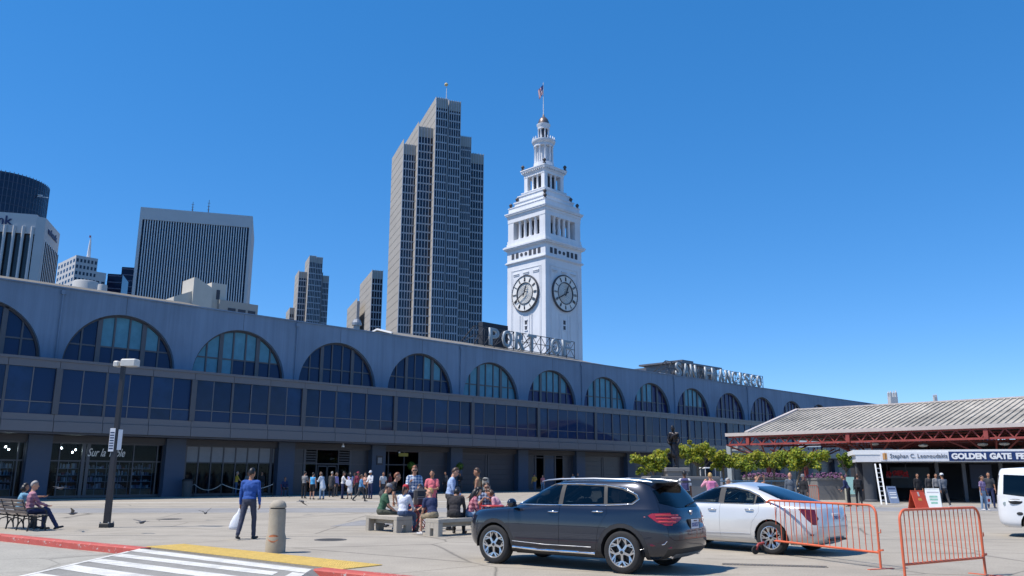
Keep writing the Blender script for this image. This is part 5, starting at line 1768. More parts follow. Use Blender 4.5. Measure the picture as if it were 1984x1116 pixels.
# ---- white van cut by the right edge of the picture
mVAN = mat('van_white', (0.72, 0.73, 0.74), 0.35, 0.02, 3, coat=0.6)
van_rows = [(0.25, 2.2, -2.25, 0.86), (0.35, 2.35, -2.36, 0.93), (0.55, 2.42, -2.40, 0.95), (0.80, 2.40, -2.40, 0.955), (1.0, 2.25, -2.39, 0.95), (1.10, 1.95, -2.385, 0.945), (1.2, 1.70, -2.37, 0.935), (1.35, 1.5, -2.35, 0.91), (1.55, 1.2, -2.31, 0.88), (1.72, 0.9, -2.26, 0.84), (1.80, 0.72, -2.21, 0.80)]
VF, VR, VW = 1.55, -1.48, 0.33
van_regs = [
    dict(name=None, view='arch', poly=circ(VF, VW, 0.38, 20)), dict(name=None, view='arch', poly=circ(VR, VW, 0.38, 20)),
    dict(name='rear_side_window', view='side', poly=[(-2.20, 1.12), (-2.14, 1.64), (-1.30, 1.60), (-1.24, 1.20), (-1.42, 1.06), (-1.60, 1.05)], sided=True),
    dict(name='middle_window', view='side', poly=[(-1.10, 1.08), (-1.12, 1.62), (-0.15, 1.62), (-0.15, 1.08)], sided=True),
    dict(name='side_window', view='side', poly=[(-0.02, 1.08), (-0.02, 1.62), (0.75, 1.6), (1.35, 1.15), (1.35, 1.08)], sided=True),
    dict(name='sliding_door', view='side', poly=[(-0.08, 0.32), (-0.08, 1.70), (-1.18, 1.70), (-1.18, 0.75), (-1.0, 0.32)], sided=True),
    dict(name='front_door', view='side', poly=[(1.2, 0.32), (1.45, 1.05), (0.8, 1.70), (-0.06, 1.70), (-0.06, 0.32)], sided=True),
    dict(name='tail_lamp', view='side', poly=[(-2.5, 0.9), (-2.5, 1.5), (-2.30, 1.5), (-2.32, 0.9)], sided=True),
    dict(name='rear_window', view='rear', poly=[(-0.7, 1.1), (0.7, 1.1), (0.66, 1.62), (-0.66, 1.62)]),
    dict(name='windscreen', view='front', poly=[(-0.8, 1.2), (0.8, 1.2), (0.7, 1.72), (-0.7, 1.72)]),
]
vhd = Vector((0.82, -0.57, 0)).normalized()
vrt = Vector((vhd.y, -vhd.x, 0))
g = gnd(1935, 1040)
vctr = g + vhd * 2.42 + Vector((-vrt.x, -vrt.y, 0)) * 0.9
VAN, sf3, sx3 = car('van', 'white van with small round stickers cut off by the right edge', 'van', tuple(vctr), math.atan2(vhd.y, vhd.x),
    dict(rows=van_rows, crown=0.06, regions=van_regs, paint=mVAN, nf=4.5, nr=7, glass=('side_window', 'rear_side_window', 'middle_window', 'rear_window', 'windscreen'),
         look=dict(side_window=(mCARGLASS, 0.004), middle_window=(mCARTINT, 0.004), rear_side_window=(glass_mat('van_glass', (0.10, 0.14, 0.15)), 0.004), rear_window=(mCARTINT, 0.003), windscreen=(mCARGLASS, 0.003), tail_lamp=(mREDL, 0.002), body=(mVAN, 0.002)),
         axles=(VF, VR, VW), track=0.82, wheel='twin', seats=(0.4, -0.5, 0.85)))
mirrors(VAN, 1.35, 0.93, 1.15, mPLAST)
def vdisc(x, z, r, mt, n, nm):
    p = sf3(x, z, -1, 0.003)
    m = MB(); m.M = Matrix.Translation((x, p.y, z)) @ Matrix.Rotation(PI / 2, 4, 'X'); m.lathe([(r, -0.001), (r * 0.98, 0.003)], n); return m.build(nm, mt, VAN)
mYST = mat('sticker_yellow', (0.55, 0.42, 0.04), 0.5, 0.2, 20)
vdisc(-1.62, 0.93, 0.075, mPLAST, 20, 'sticker'); vdisc(-1.62, 0.93, 0.06, mYST, 20, 'sticker')
vdisc(-2.18, 0.87, 0.05, mat('sticker_grey', (0.3, 0.36, 0.36), 0.5, 0.1, 20), 18, 'sticker')
p = sf3(-1.9, 0.93, -1, 0.02)
m = MB(); m.ball((-1.92, p.y + 0.012, 0.93), (0.17, 0.025, 0.07), 12, 7); m.build('handle_recess', mPLAST, VAN, 60)
m = MB(); m.tube([(-2.06, p.y, 0.95), (-1.92, p.y - 0.02, 0.965), (-1.78, p.y, 0.95)], 0.018, 7); m.build('door_handle', mVAN, VAN, 60)
for x, z in ((-1.85, 0.62), (-1.62, 0.66)):
    p = sf3(x, z, -1, 0.004)
    m = MB(); m.ball((x, p.y, z), (0.08, 0.012, 0.045), 10, 6); m.build('badge_patch', mPLAST, VAN)
o = text_mesh('lettering', 'Taxi', 0.2, mPLAST, VAN, 0.004, 0.2, 0, width=0.42, height=0.19)
p = sf3(-1.28, 0.55, -1, 0.006); o.location = (-1.28, p.y, 0.56)
# ------------------------------------------------------------------ ferry terminal roof on the right
mRTRUSS = mat('truss_red', (0.30, 0.055, 0.048), 0.7, 0.2, 3, dirt=0.2)
mRTRUSS2 = mat('truss_dark_red', (0.16, 0.03, 0.03), 0.6, 0.12, 3)
mRIBROOF = mat('ribbed_roof', (0.43, 0.395, 0.335), 0.7, 0.22, 0.9, dirt=0.42)
mFASC = mat('roof_fascia', (0.50, 0.45, 0.42), 0.6, 0.08, 1)
EA = at(1412, 843, 80)                 # eave corner, far left
ZE = EA.z
TERM = thing('ferry_terminal', 'open terminal hall with a ribbed grey hip roof on red lattice trusses', 'terminal', (EA.x, EA.y, 0), math.atan2(FN.y, FN.x))
# local x along the eave towards the camera's right, local y away from the plaza (= FD)
def tl(px, py, y):      # local x, z of a pixel on the plane y
    r = ray(px, py)
    # plane through EA + y*FD, spanned by FN and z
    k = (EA + FD * y)
    t = (k.x * FD.x + k.y * FD.y) / (r.x * FD.x + r.y * FD.y)
    q = r * t
    return (q - k).x * FN.x + (q - k).y * FN.y, q.z + CAMH
RX, RZ = tl(1545, 795, 11.0)
RX1, RZ1 = tl(1984, 765, 11.0)
LX = 62.0
S0 = tl(1450, 838, 0.3)[0]
m = MB()
ridge = RZ
vs = [(0, -0.1, ZE), (LX, -0.1, ZE), (LX, 11, ridge), (RX, 11, ridge), (S0, 0.4, ZE + 0.15), (0, 22, ZE), (LX, 22, ZE)]
m.add([(S0, -0.1, ZE + 0.1), (LX, -0.1, ZE + 0.1), (LX, 11, ridge), (RX, 11, ridge)], [(0, 1, 2, 3)])
m.add([(S0, 22, ZE + 0.1), (LX, 22, ZE + 0.1), (LX, 11, ridge), (RX, 11, ridge)], [(3, 2, 1, 0)])
m.add([(S0, -0.1, ZE + 0.1), (RX, 11, ridge), (S0, 22, ZE + 0.1)], [(0, 1, 2)])
m.add([(0, -0.1, ZE + 0.05), (S0 + 0.1, -0.1, ZE + 0.05), (S0 + 0.1, 22, ZE + 0.05), (0, 22, ZE + 0.05)], [(0, 1, 2, 3)])
m.build('roof_sheet', mRIBROOF, TERM)
# ribs: raised seams running up the slope, cut by the hip
m = MB()
x = S0 + 0.3
while x < LX:
    yt = 11.0 if x >= RX else 11.0 * (x - S0) / (RX - S0)
    zt = ZE + 0.1 + (ridge - ZE - 0.1) * (yt + 0.1) / 11.1
    m.bar((x, -0.12, ZE + 0.14), (x, yt, zt + 0.04), 0.11, 0.10)
    x += 0.52
tag(m.build('roof_rib', mRIBROOF, TERM), kind='stuff')
m = MB()
m.box(-0.2, LX, -0.34, -0.12, ZE - 0.14, ZE + 0.16)
m.bar((S0, -0.1, ZE + 0.2), (RX, 11, ridge + 0.1), 0.35, 0.16); m.bar((RX, 11, ridge + 0.08), (LX, 11, ridge + 0.08), 0.4, 0.14)
m.build('fascia', mFASC, TERM)
TD = 0.92
def truss(y, x0, x1, mt, name='lattice_truss', step=1.15):
    root = bpy.data.objects.new(name, None)
    COL.objects.link(root); root.parent = TERM
    m = MB()
    m.bar((x0, y, ZE - 0.2), (x1, y, ZE - 0.2), 0.14); m.bar((x0, y, ZE - TD), (x1, y, ZE - TD), 0.16)
    m.build('chord', mt, root)
    n = int((x1 - x0) / step)
    dg = MB(); dg.bar((0, 0, -TD), (step / 2, 0, -0.2), 0.085); dg.bar((step / 2, 0, -0.2), (step, 0, -TD), 0.085)
    me = dg.mesh('diagonal', mt)
    for i in range(n): link('diagonal', me, root, (x0 + i * step, y, ZE))
truss(-0.05, 0, LX, mRTRUSS)
truss(5.5, 0, LX, mRTRUSS2, step=2.3)
truss(11, 4, LX, mRTRUSS2, step=2.3)
truss(16.5, 4, LX, mRTRUSS2, step=2.3)
post = MB(); post.box(-0.16, 0.16, -0.24, 0.1, ZE - TD - 0.05, ZE - 0.14)
pme = post.mesh('truss_post', mRTRUSS)
PX = [tl(p, 845, 0)[0] for p in (1450, 1644, 1912)]
for x in PX: link('truss_post', pme, TERM, (x, 0, 0))
for i, (px, yy) in enumerate(((1488, 3.0), (1694, 3.0), (1930, 3.0), (1560, 18), (1800, 18))):
    x = tl(px, 880, yy)[0]
    root = bpy.data.objects.new('branching_column', None)
    COL.objects.link(root); root.parent = TERM; root.location = (x, yy, 0)
    zc = ZE - TD - 1.5
    m = MB(); m.tube([(0, 0, 0), (0, 0, zc)], 0.24, 10); m.build('shaft', mRTRUSS2, root, 40)
    m = MB()
    for a, b in ((-2.6, -3), (2.6, -3), (-2.6, 3), (2.6, 3), (-1.0, -3), (1.0, -3), (0, 3), (3.4, 0), (-3.4, 0)):
        m.tube([(0, 0, zc - 0.1), (a, b, ZE - TD)], 0.075, 6)
    m.build('branch', mRTRUSS2, root, 40)
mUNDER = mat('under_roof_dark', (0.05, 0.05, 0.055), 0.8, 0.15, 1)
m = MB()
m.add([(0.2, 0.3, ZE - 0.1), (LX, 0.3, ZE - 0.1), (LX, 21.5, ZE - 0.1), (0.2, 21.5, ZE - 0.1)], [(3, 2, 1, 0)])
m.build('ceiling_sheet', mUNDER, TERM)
# dim hall behind: back wall with window strips
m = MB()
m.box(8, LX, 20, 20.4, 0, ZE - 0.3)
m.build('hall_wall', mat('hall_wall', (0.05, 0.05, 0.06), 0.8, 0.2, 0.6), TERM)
mSTRIP = mat('strip_window', (0.35, 0.44, 0.52), 0.3, 0.1, 1)
for px0, px1, py, h in ((1546, 1590, 859, 0.9), (1606, 1616, 860, 0.8), (1628, 1640, 860, 0.8), (1700, 1782, 853, 0.9), (1850, 1906, 851, 0.8), (1935, 1984, 850, 0.8)):
    xa, z = tl(px0, py, 19.9); xb, _ = tl(px1, py, 19.9)
    for q in range(2):
        m = MB(); m.box(xa, xb, 19.86, 19.96, z - h / 2 + q * h * 0.55, z - h / 2 + q * h * 0.55 + h * 0.38); m.build('strip_window', mSTRIP, TERM)
for px, py in ((1408, 862), (1408, 867), (1408, 872)):
    xa, z = tl(1413, py, 1.0); xb, _ = tl(1480, py, 1.0)
    m = MB(); m.bar((xa, 1.0, z), (xb, 1.0, z), 0.10, 0.14); m.build('side_rail', mat('rail_grey', (0.30, 0.34, 0.36), 0.5, 0.1, 2), TERM)
m = MB(); xa = tl(1411, 870, 1.0)[0]
m.box(xa - 0.1, xa + 0.35, 0.8, 1.2, 0, ZE - TD); m.build('corner_post', mat('rail_grey', (0.3, 0.3, 0.3)), TERM)
for px, py in ((1694, 860), (1789, 863), (1904, 861), (1946, 860)):
    x, z = tl(px, py, 4.0)
    l = thing('hanging_lamp', 'pale oval lamp under the red trusses, %s' % {1694: 'the leftmost one', 1789: 'above the lettered sign panel', 1904: 'left of the right branching column', 1946: 'the rightmost one'}[px], 'lamp', tuple(EA + FN * x + FD * 4 + Vector((0, 0, z - ZE))), 0, 'lamps under the terminal roof')
    m = MB(); m.ball((0, 0, 0), (0.42, 0.3, 0.14), 12, 7); m.build('shade', mWHITE, l, 60)
    m = MB(); m.bar((0, 0, 0.1), (0, 0, ZE - TD - z + 0.3), 0.04); m.build('rod', mSTEEL, l)
# ------------------------------------------------------------------ ticket pavilion with the white sign band
KA = at(1655, 872, 52.5); KB = at(1984, 866.5, 49.6)
kd = Vector((KB.x - KA.x, KB.y - KA.y, 0)).normalized()
kn = Vector((-kd.y, kd.x, 0))
krz = math.atan2(kd.y, kd.x)
PAV = thing('ticket_pavilion', 'low pavilion with a white roof band carrying the ferry signs', 'pavilion', (KA.x, KA.y, 0), krz)
def kl(px, py, y=0.0):
    r = ray(px, py)
    k = Vector((KA.x, KA.y, 0)) + kn * y
    t = (k.x * kn.x + k.y * kn.y) / (r.x * kn.x + r.y * kn.y)
    q = r * t
    return (q - k).x * kd.x + (q - k).y * kd.y, q.z + CAMH
zt = KA.z; zb = kl(1657, 895)[1]
KW = 21.0
m = MB()
m.box(-0.08, KW, -0.03, 8, zt - 0.28, zt); m.build('roof_edge', mWHITE, PAV)
m = MB(); m.box(0.05, KW, 0.0, 8, zb, zt - 0.28); m.build('fascia_band', mat('fascia_white', (0.66, 0.66, 0.67), 0.6, 0.04, 1), PAV)
x0 = kl(1706, 885)[0]; x1 = kl(1838, 885)[0]
mSIGNW = mat('sign_white', (0.72, 0.73, 0.76), 0.5, 0.02, 1)
mNAVYS = mat('sign_navy', (0.008, 0.03, 0.13), 0.4, 0.03, 1)
zs0, zs1 = kl(1760, 893)[1], kl(1760, 876)[1]
m = MB(); m.box(x0, x1, -0.06, 0.0, zs0, zs1); sp = m.build('sign_panel', mSIGNW, PAV)
o = text_mesh('lettering', 'Stephan C. Leonoudakis', 0.4, mat('letter_grey', (0.10, 0.11, 0.14), 0.6, 0), sp, 0.02, width=(x1 - x0) * 0.84, height=(zs1 - zs0) * 0.62)
o.location = (x0 + (x1 - x0) * 0.56, -0.075, (zs0 + zs1) / 2)
m = MB(); m.box(x0 + 0.12, x0 + 0.36, -0.075, -0.06, zs0 + 0.08, zs1 - 0.06); m.bar((x0 + 0.24, -0.08, zs0 + 0.08), (x0 + 0.24, -0.08, zs1 - 0.03), 0.08, 0.03)
m.build('emblem', mat('emblem_orange', (0.55, 0.30, 0.12), 0.6, 0.1, 4), sp)
m = MB(); m.box(x1 + 0.01, KW, -0.06, 0.0, zs0, zs1 + 0.02); sp2 = m.build('sign_panel', mNAVYS, PAV)
xg0 = kl(1843, 885)[0]; xg1 = kl(1926, 885)[0]
mLW = mat('letter_white', (0.78, 0.78, 0.78), 0.5, 0)
for w, a, b in (('GOLDEN', 1843, 1910), ('GATE', 1917, 1959.5), ('FERRY', 1968, 2022)):
    xa, xb = kl(a, 885)[0], kl(b, 885)[0]
    o = text_mesh('lettering', w, 0.4, mLW, sp2, 0.03, bold=0.022, width=xb - xa, height=(zs1 - zs0) * 0.70)
    o.location = ((xa + xb) / 2, -0.08, (zs0 + zs1) / 2 + 0.01)
# pillars, booth walls
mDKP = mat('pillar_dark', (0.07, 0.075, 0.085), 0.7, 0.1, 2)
xx = kl(1686, 940, 0.8)[0]
m = MB(); m.lathe([(0.42, 0), (0.42, 0.08), (0.36, 0.14), (0.36, zb - 0.1), (0.42, zb)], 16, (xx, 0.8, 0)); m.build('round_pillar', mDKP, PAV, 40)
m = MB(); m.lathe([(0.38, 0), (0.38, zb)], 14, (kl(1672, 940, 2.5)[0], 2.5, 0)); m.build('round_pillar', mDKP, PAV, 40)
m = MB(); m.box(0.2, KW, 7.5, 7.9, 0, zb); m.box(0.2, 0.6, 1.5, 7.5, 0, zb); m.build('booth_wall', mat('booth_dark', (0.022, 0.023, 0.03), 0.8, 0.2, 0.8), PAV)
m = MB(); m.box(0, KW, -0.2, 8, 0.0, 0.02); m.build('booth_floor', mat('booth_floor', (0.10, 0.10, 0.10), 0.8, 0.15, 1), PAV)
for px in (1816, 1868, 1940):
    x = kl(px, 920, 1.5)[0]
    m = MB(); m.box(x - 0.1, x + 0.1, 1.4, 1.6, 0, zb); m.build('square_post', mDKP, PAV)
for px0, px1, y0, y1, mt, nm in ((1730, 1800, 905, 970, mat('booth_teal', (0.02, 0.035, 0.05), 0.5, 0.2, 1), 'ticket_window'), (1885, 1920, 900, 965, mat('booth_blue', (0.03, 0.04, 0.09), 0.5, 0.2, 1), 'ticket_window')):
    xa, za = kl(px0, y1, 5); xb, zb2 = kl(px1, y0, 5)
    m = MB(); m.box(xa, xb, 5.0, 5.1, max(za, 0.8), zb2); m.build(nm, mt, PAV)
xa, za = kl(1716, 913, 3); xb, zb2 = kl(1760, 925, 3)
fb = thing('hanging_flowers', 'row of red flowers hanging dark under the white roof band', 'flowers', tuple(Vector((KA.x, KA.y, 0)) + kn * 3 + kd * xa), krz)
mFLR = mat('flower_red', (0.42, 0.02, 0.03), 0.7, 0.3, 8)
m = MB(); m.box(0, xb - xa, -0.1, 0.1, zb2 - 0.05, zb2 + 0.1); m.bar((0.1, 0, zb2), (0.1, 0, zb - 0.0), 0.03); m.bar((xb - xa - 0.1, 0, zb2), (xb - xa - 0.1, 0, zb), 0.03); m.build('trough', mDKP, fb)
m = MB()
for i in range(130):
    p = Vector((rnd.uniform(0, xb - xa), rnd.uniform(-0.2, 0.15), zb2 + rnd.uniform(0.0, 0.4)))
    m.ball(p, rnd.uniform(0.03, 0.06), 5, 4)
tag(m.build('blossom', mFLR, fb), kind='stuff')
# leaning pipe and pole, A-boards, bins in front of the pavilion
def on(px, py): return gnd(px, py)
p = on(1713, 978)
l = thing('leaning_ladder', 'white ladder leaning against the round pillar under the sign', 'ladder', tuple(p))
m = MB()
a = at(1700, 899, p.y + 0.9) - p
for dx in (-0.14, 0.14):
    m.bar((dx, 0, 0), (a.x + dx, 0.9, a.z), 0.07)
m.build('rail', mWHITE, l)
m = MB()
for i in range(1, 9):
    t = i / 9
    m.bar((a.x * t - 0.14, 0.9 * t, a.z * t), (a.x * t + 0.14, 0.9 * t, a.z * t), 0.035)
m.build('rung', mWHITE, l)
def a_board(px0, px1, pb, pt, mt, label, lines=None, lean=0.32, mt2=None, rz_extra=0.0):
    p0, p1 = gnd(px0, pb), gnd(px1, pb)
    w = (p1 - p0).length
    h = at((px0 + px1) / 2, pt, p0.y).z
    c = (p0 + p1) / 2
    d = p1 - p0
    b = thing('sandwich_board', label, 'sign', tuple(c), math.atan2(d.y, d.x) + rz_extra)
    for s in (-1, 1):
        m = MB()
        m.M = Matrix.Rotation(s * lean * -1, 4, 'X')
        M2 = Matrix.Translation((0, s * (h * math.sin(lean)), 0)) @ Matrix.Rotation(s * lean, 4, 'X')
        m.M = M2
        m.bbox(-w / 2, w / 2, -0.02, 0.02, 0, h / math.cos(lean), 0.02)
        o = m.build('panel', mt, b)
        if s < 0 and lines:
            for z, ww, hh, mm in lines:
                q = MB(); q.M = M2; q.box(-w * ww / 2, w * ww / 2, -0.026, -0.02, z * h, (z + hh) * h); q.build('print', mm, o)
    return b
mBRD = mat('board_blue', (0.20, 0.26, 0.38), 0.6, 0.1, 3)
mBRDW = mat('board_white', (0.70, 0.72, 0.70), 0.6, 0.04, 3)
mBRDR = mat('board_orange', (0.62, 0.07, 0.025), 0.5, 0.08, 3)
mPRG = mat('print_green', (0.25, 0.48, 0.38), 0.6, 0.2, 8)
mPRB = mat('print_dark', (0.03, 0.05, 0.12), 0.6, 0.2, 8)
a_board(1720, 1738, 975, 942, mBRD, 'pale blue folding sign board standing in the pavilion shade', [(0.85, 0.8, 0.08, mPRB), (0.62, 0.7, 0.05, mWHITE), (0.5, 0.7, 0.05, mWHITE), (0.3, 0.7, 0.1, mBRDW)])
a_board(1765, 1795, 985, 950, mBRDR, 'orange plastic folding sign board standing open before the pavilion', [(0.45, 0.25, 0.14, mat('print_orange', (0.7, 0.3, 0.06), 0.6, 0.1)), (0.7, 0.12, 0.25, mFASC)], rz_extra=0.2)
a_board(1797, 1822, 984, 946, mBRDW, 'white folding sign board with green print right of the orange one', [(0.55, 0.55, 0.1, mPRG), (0.4, 0.55, 0.1, mPRG), (0.22, 0.45, 0.1, mPRG), (0.8, 0.8, 0.06, mFIN)], rz_extra=-0.35)
p = gnd(1655, 977)
b = thing('utility_box', 'beige box with a pale green sign standing beside the round pillar', 'utility box', tuple(p), krz)
m = MB(); m.bbox(-0.42, 0.3, 0, 0.6, 0, 0.85, 0.04); m.build('box', mat('box_beige', (0.36, 0.34, 0.27), 0.7, 0.1, 2), b)
m = MB(); m.box(-0.32, 0.1, -0.05, 0.0, 0.55, 1.5); m.build('sign', mat('sign_mint', (0.30, 0.50, 0.46), 0.5, 0.1, 3), b)
# ------------------------------------------------------------------ planters, rails and trees in front of the terminal
mPLT = mat('planter_concrete', (0.18, 0.175, 0.17), 0.85, 0.1, 1.2, dirt=0.15)
mPURP = mat('flower_purple', (0.20, 0.09, 0.19), 0.7, 0.6, 14)
mLEAFD = mat('leaf_dark', (0.03, 0.06, 0.02), 0.7, 0.3, 8)
def planter(px0, px1, pb, pt, depth, label, flowers=None, label2='flowers in'):
    p0, p1 = gnd(px0, pb), gnd(px1, pb)
    d = p1 - p0; w = d.length
    h = at(px0, pt, p0.y).z
    b = thing('planter', label, 'planter', tuple(p0), math.atan2(d.y, d.x))
    m = MB()
    m.bbox(0, w, 0, depth, 0, h, 0.03); m.box(-0.04, w + 0.04, -0.04, depth + 0.04, h - 0.14, h - 0.02)
    m.build('box', mPLT, b)
    m = MB(); m.box(0.1, w - 0.1, 0.1, depth - 0.1, h - 0.01, h + 0.02); m.build('soil', mat('soil', (0.04, 0.03, 0.022), 0.9, 0.3, 6), b)
    if flowers:
        m = MB(); q = MB()
        n = int(w * depth * 110)
        for i in range(n):
            x, y = rnd.uniform(-0.1, w + 0.1), rnd.uniform(-0.15, depth)
            z = h + rnd.uniform(0.0, 0.34) * (1 - abs(2 * x / w - 1) ** 4 * 0.5)
            if rnd.random() < 0.6: m.ball((x, y, z), rnd.uniform(0.03, 0.065), 5, 4)
            else:
                a = rnd.uniform(0, 6.28); s = rnd.uniform(0.05, 0.12)
                q.add([(x, y, z), (x + s * math.cos(a), y + s * math.sin(a), z + 0.04), (x + s * 1.6 * math.cos(a + 0.4), y + s * 1.6 * math.sin(a + 0.4), z - 0.03)], [(0, 1, 2)])
        tag(m.build('blossom', mPURP, b), kind='stuff'); tag(q.build('leaf', mLEAFD, b), kind='stuff')
    return b
planter(1586, 1646, 969, 926, 1.6, 'big grey planter of purple flowers left of the pavilion', True)
planter(1262, 1398, 985, 923, 1.8, 'long grey concrete planter wall behind the two parked cars')
planter(1455, 1535, 962, 925, 1.4, 'brown bed of purple flowers behind the blue railing', True)
mRAILB = mat('rail_blue', (0.05, 0.12, 0.20), 0.5, 0.1, 3)
pa, pb_ = gnd(1396, 968), gnd(1560, 966)
d = pb_ - pa; w = d.length
rl = thing('blue_railing', 'low blue pipe railing running behind the silver car', 'railing', tuple(pa), math.atan2(d.y, d.x))
for z in (0.45, 0.8, 1.18):
    m = MB(); m.tube([(0, 0, z), (w, 0, z)], 0.045, 8); m.build('rail', mRAILB, rl, 40)
for i in range(6):
    m = MB(); m.tube([(w * i / 5, 0, 0), (w * i / 5, 0, 1.2)], 0.045, 8); m.build('post', mRAILB, rl, 40)
# parked motor scooters, a golf cart
def scooter(px, pb, label, rz):
    p = gnd(px, pb)
    s = thing('motor_scooter', label, 'scooter', tuple(p), rz)
    for x in (-0.6, 0.6):
        m = MB(); m.M = Matrix.Translation((x, 0, 0.27)) @ Matrix.Rotation(PI / 2, 4, 'X')
        m.lathe([(0.16, -0.05), (0.26, -0.05), (0.27, 0), (0.26, 0.05), (0.16, 0.05)], 18, cap=True); m.build('wheel', mTYRE, s, 40)
    m = MB(); m.bbox(-0.75, -0.1, -0.16, 0.16, 0.35, 0.72, 0.08); m.bbox(-0.2, 0.35, -0.14, 0.14, 0.28, 0.38, 0.04); m.bar((0.5, 0, 0.3), (0.36, 0, 1.0), 0.3, 0.14); m.build('body', mPLAST, s)
    m = MB(); m.bbox(-0.75, 0.0, -0.14, 0.14, 0.72, 0.82, 0.05); m.build('saddle', mTYRE, s)
    m = MB(); m.tube([(0.34, -0.32, 1.02), (0.36, 0, 1.0), (0.34, 0.32, 1.02)], 0.02, 6); m.build('handlebar', mRIM, s)
    m = MB(); m.ball((0.44, 0, 0.92), 0.09, 8, 6); m.build('headlight', mRIM, s)
scooter(1562, 961, 'dark motor scooter parked between the blue railing and the flower planter', 2.6)
p = gnd(1385, 948)
gc = thing('service_cart', 'small white roofed service cart behind the trees and planter wall', 'cart', (p.x, p.y, 0), 0.3)
m = MB(); m.bbox(-1.4, 1.6, -0.6, 0.6, 0.35, 1.2, 0.1); m.build('body', mVAN, gc)
m = MB(); m.bbox(-1.5, 0.6, -0.65, 0.65, 2.25, 2.4, 0.05); m.build('roof', mVAN, gc)
m = MB()
for x in (-1.4, 0.5):
    for y in (-0.55, 0.55): m.bar((x, y, 1.2), (x, y, 2.3), 0.07)
m.build('roof_post', mVAN, gc)
for x in (-0.95, 1.1):
    for y in (-0.6, 0.6):
        m = MB(); m.M = Matrix.Translation((x, y, 0.3)) @ Matrix.Rotation(PI / 2, 4, 'X'); m.lathe([(0.15, -0.1), (0.3, -0.1), (0.3, 0.1), (0.15, 0.1)], 16); m.build('wheel', mTYRE, gc, 40)
# trees
mBARK = mat('bark_grey', (0.16, 0.13, 0.10), 0.9, 0.3, 6, 0.4)
def leaf_mat(name, c):
    m = mat(name, c, 0.55, 0.45, 2.2, spec=0.3)
    nt = m.node_tree; b = nt.nodes['Principled BSDF']
    tr = nt.nodes.new('ShaderNodeBsdfTranslucent'); tr.inputs[0].default_value = (c[0] * 1.5, c[1] * 1.35, c[2], 1)
    mx = nt.nodes.new('ShaderNodeMixShader'); mx.inputs[0].default_value = 0.35
    nt.links.new(b.outputs[0], mx.inputs[1]); nt.links.new(tr.outputs[0], mx.inputs[2])
    nt.links.new(mx.outputs[0], nt.nodes['Material Output'].inputs[0])
    return m
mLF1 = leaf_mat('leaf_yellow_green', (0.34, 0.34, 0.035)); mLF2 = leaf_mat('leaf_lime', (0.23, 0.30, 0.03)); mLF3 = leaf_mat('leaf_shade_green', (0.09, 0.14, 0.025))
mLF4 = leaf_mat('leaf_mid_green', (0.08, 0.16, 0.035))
def tree(px, Y, crown_px, ytop, ybot, label, seed, mats, lean=0.0, nleaf=5600, group='young plane trees before the terminal'):
    r = random.Random(seed)
    c = at(px, 921, Y)
    zt, zb_ = at(px, ytop, Y).z, at(px, ybot, Y).z
    w = crown_px / 2 / 1640 * Y * 1.03
    t = thing('tree', label, 'tree', (c.x, Y, 0), 0, group)
    zc, hz = (zt + zb_) / 2, (zt - zb_) / 2
    m = MB()
    tr = [(lean * 1.0, 0, 0), (lean * 0.6, 0.03, zb_ * 0.5), (lean * 0.2, 0, zb_ + 0.1), (0, 0, zc)]
    m.tube(tr, [0.11, 0.085, 0.07, 0.03], 8)
    tips = []
    for i in range(9):
        a = r.uniform(0, 6.28); q = r.uniform(0.5, 0.9)
        b0 = Vector((lean * 0.2, 0, zb_ + r.uniform(-0.2, 0.5)))
        e = Vector((math.cos(a) * w * q, math.sin(a) * w * q, zc + r.uniform(-0.2, 0.7) * hz))
        mid = (b0 + e) / 2 + Vector((0, 0, -0.1))
        m.tube([b0, mid, e], [0.045, 0.03, 0.012], 5); tips.append(e)
    m.build('trunk', mBARK, t, 60)
    cl = []
    for i in range(22):
        a = r.uniform(0, 6.28); q = r.uniform(0.35, 1.0)
        e = Vector((math.cos(a) * w * q, math.sin(a) * w * q, zc + r.uniform(-0.75, 1.0 - 0.45 * q) * hz))
        b0 = tips[i % len(tips)] * 0.45 + Vector((0, 0, zc * 0.5))
        for tt in (0.45, 0.75, 1.0):
            cl.append((b0.lerp(e, tt), r.uniform(0.10, 0.30) * w * (1.1 - 0.35 * tt)))
    mb = MB()
    for i in range(nleaf):
        p, rr = cl[int(r.random() ** 1.1 * len(cl)) % len(cl)]
        d = Vector((r.gauss(0, 1), r.gauss(0, 1), r.gauss(0, 0.8))).normalized() * rr * r.uniform(0.35, 1.05)
        q = p + d
        s = r.uniform(0.06, 0.125)
        n = (d.normalized() + Vector((r.uniform(-.8, .8), r.uniform(-.8, .8), r.uniform(-.2, 1.0)))).normalized()
        a = n.cross(Vector((0.3, 0.2, 1))).normalized(); b = n.cross(a)
        th = r.uniform(0, 6.28)
        u = (a * math.cos(th) + b * math.sin(th)) * s; v = (b * math.cos(th) - a * math.sin(th)) * s * 0.55
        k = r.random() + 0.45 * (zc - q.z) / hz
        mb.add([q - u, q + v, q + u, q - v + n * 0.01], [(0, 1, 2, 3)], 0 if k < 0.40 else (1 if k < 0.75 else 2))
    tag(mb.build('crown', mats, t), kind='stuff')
YG = [mLF1, mLF2, mLF3]; GG = [mLF2, mLF3, mLF4]
tree(1266, 58, 78, 860, 925, 'yellow green tree standing left of the bronze statue', 1, YG)
tree(1352, 60, 74, 851, 908, 'tall lime green tree standing right of the bronze statue', 2, YG)
tree(1402, 62, 62, 868, 914, 'yellow green tree third from the statue in the row', 3, YG)
tree(1446, 60, 70, 868, 914, 'broad lime tree before the terminal corner post', 4, YG)
tree(1500, 62, 76, 866, 912, 'lime green tree in front of the leftmost branching column', 5, YG)
tree(1556, 58, 92, 864, 914, 'wide lime tree with two leaning pale trunks by the planter', 6, [mLF2, mLF1, mLF4], lean=-0.8)
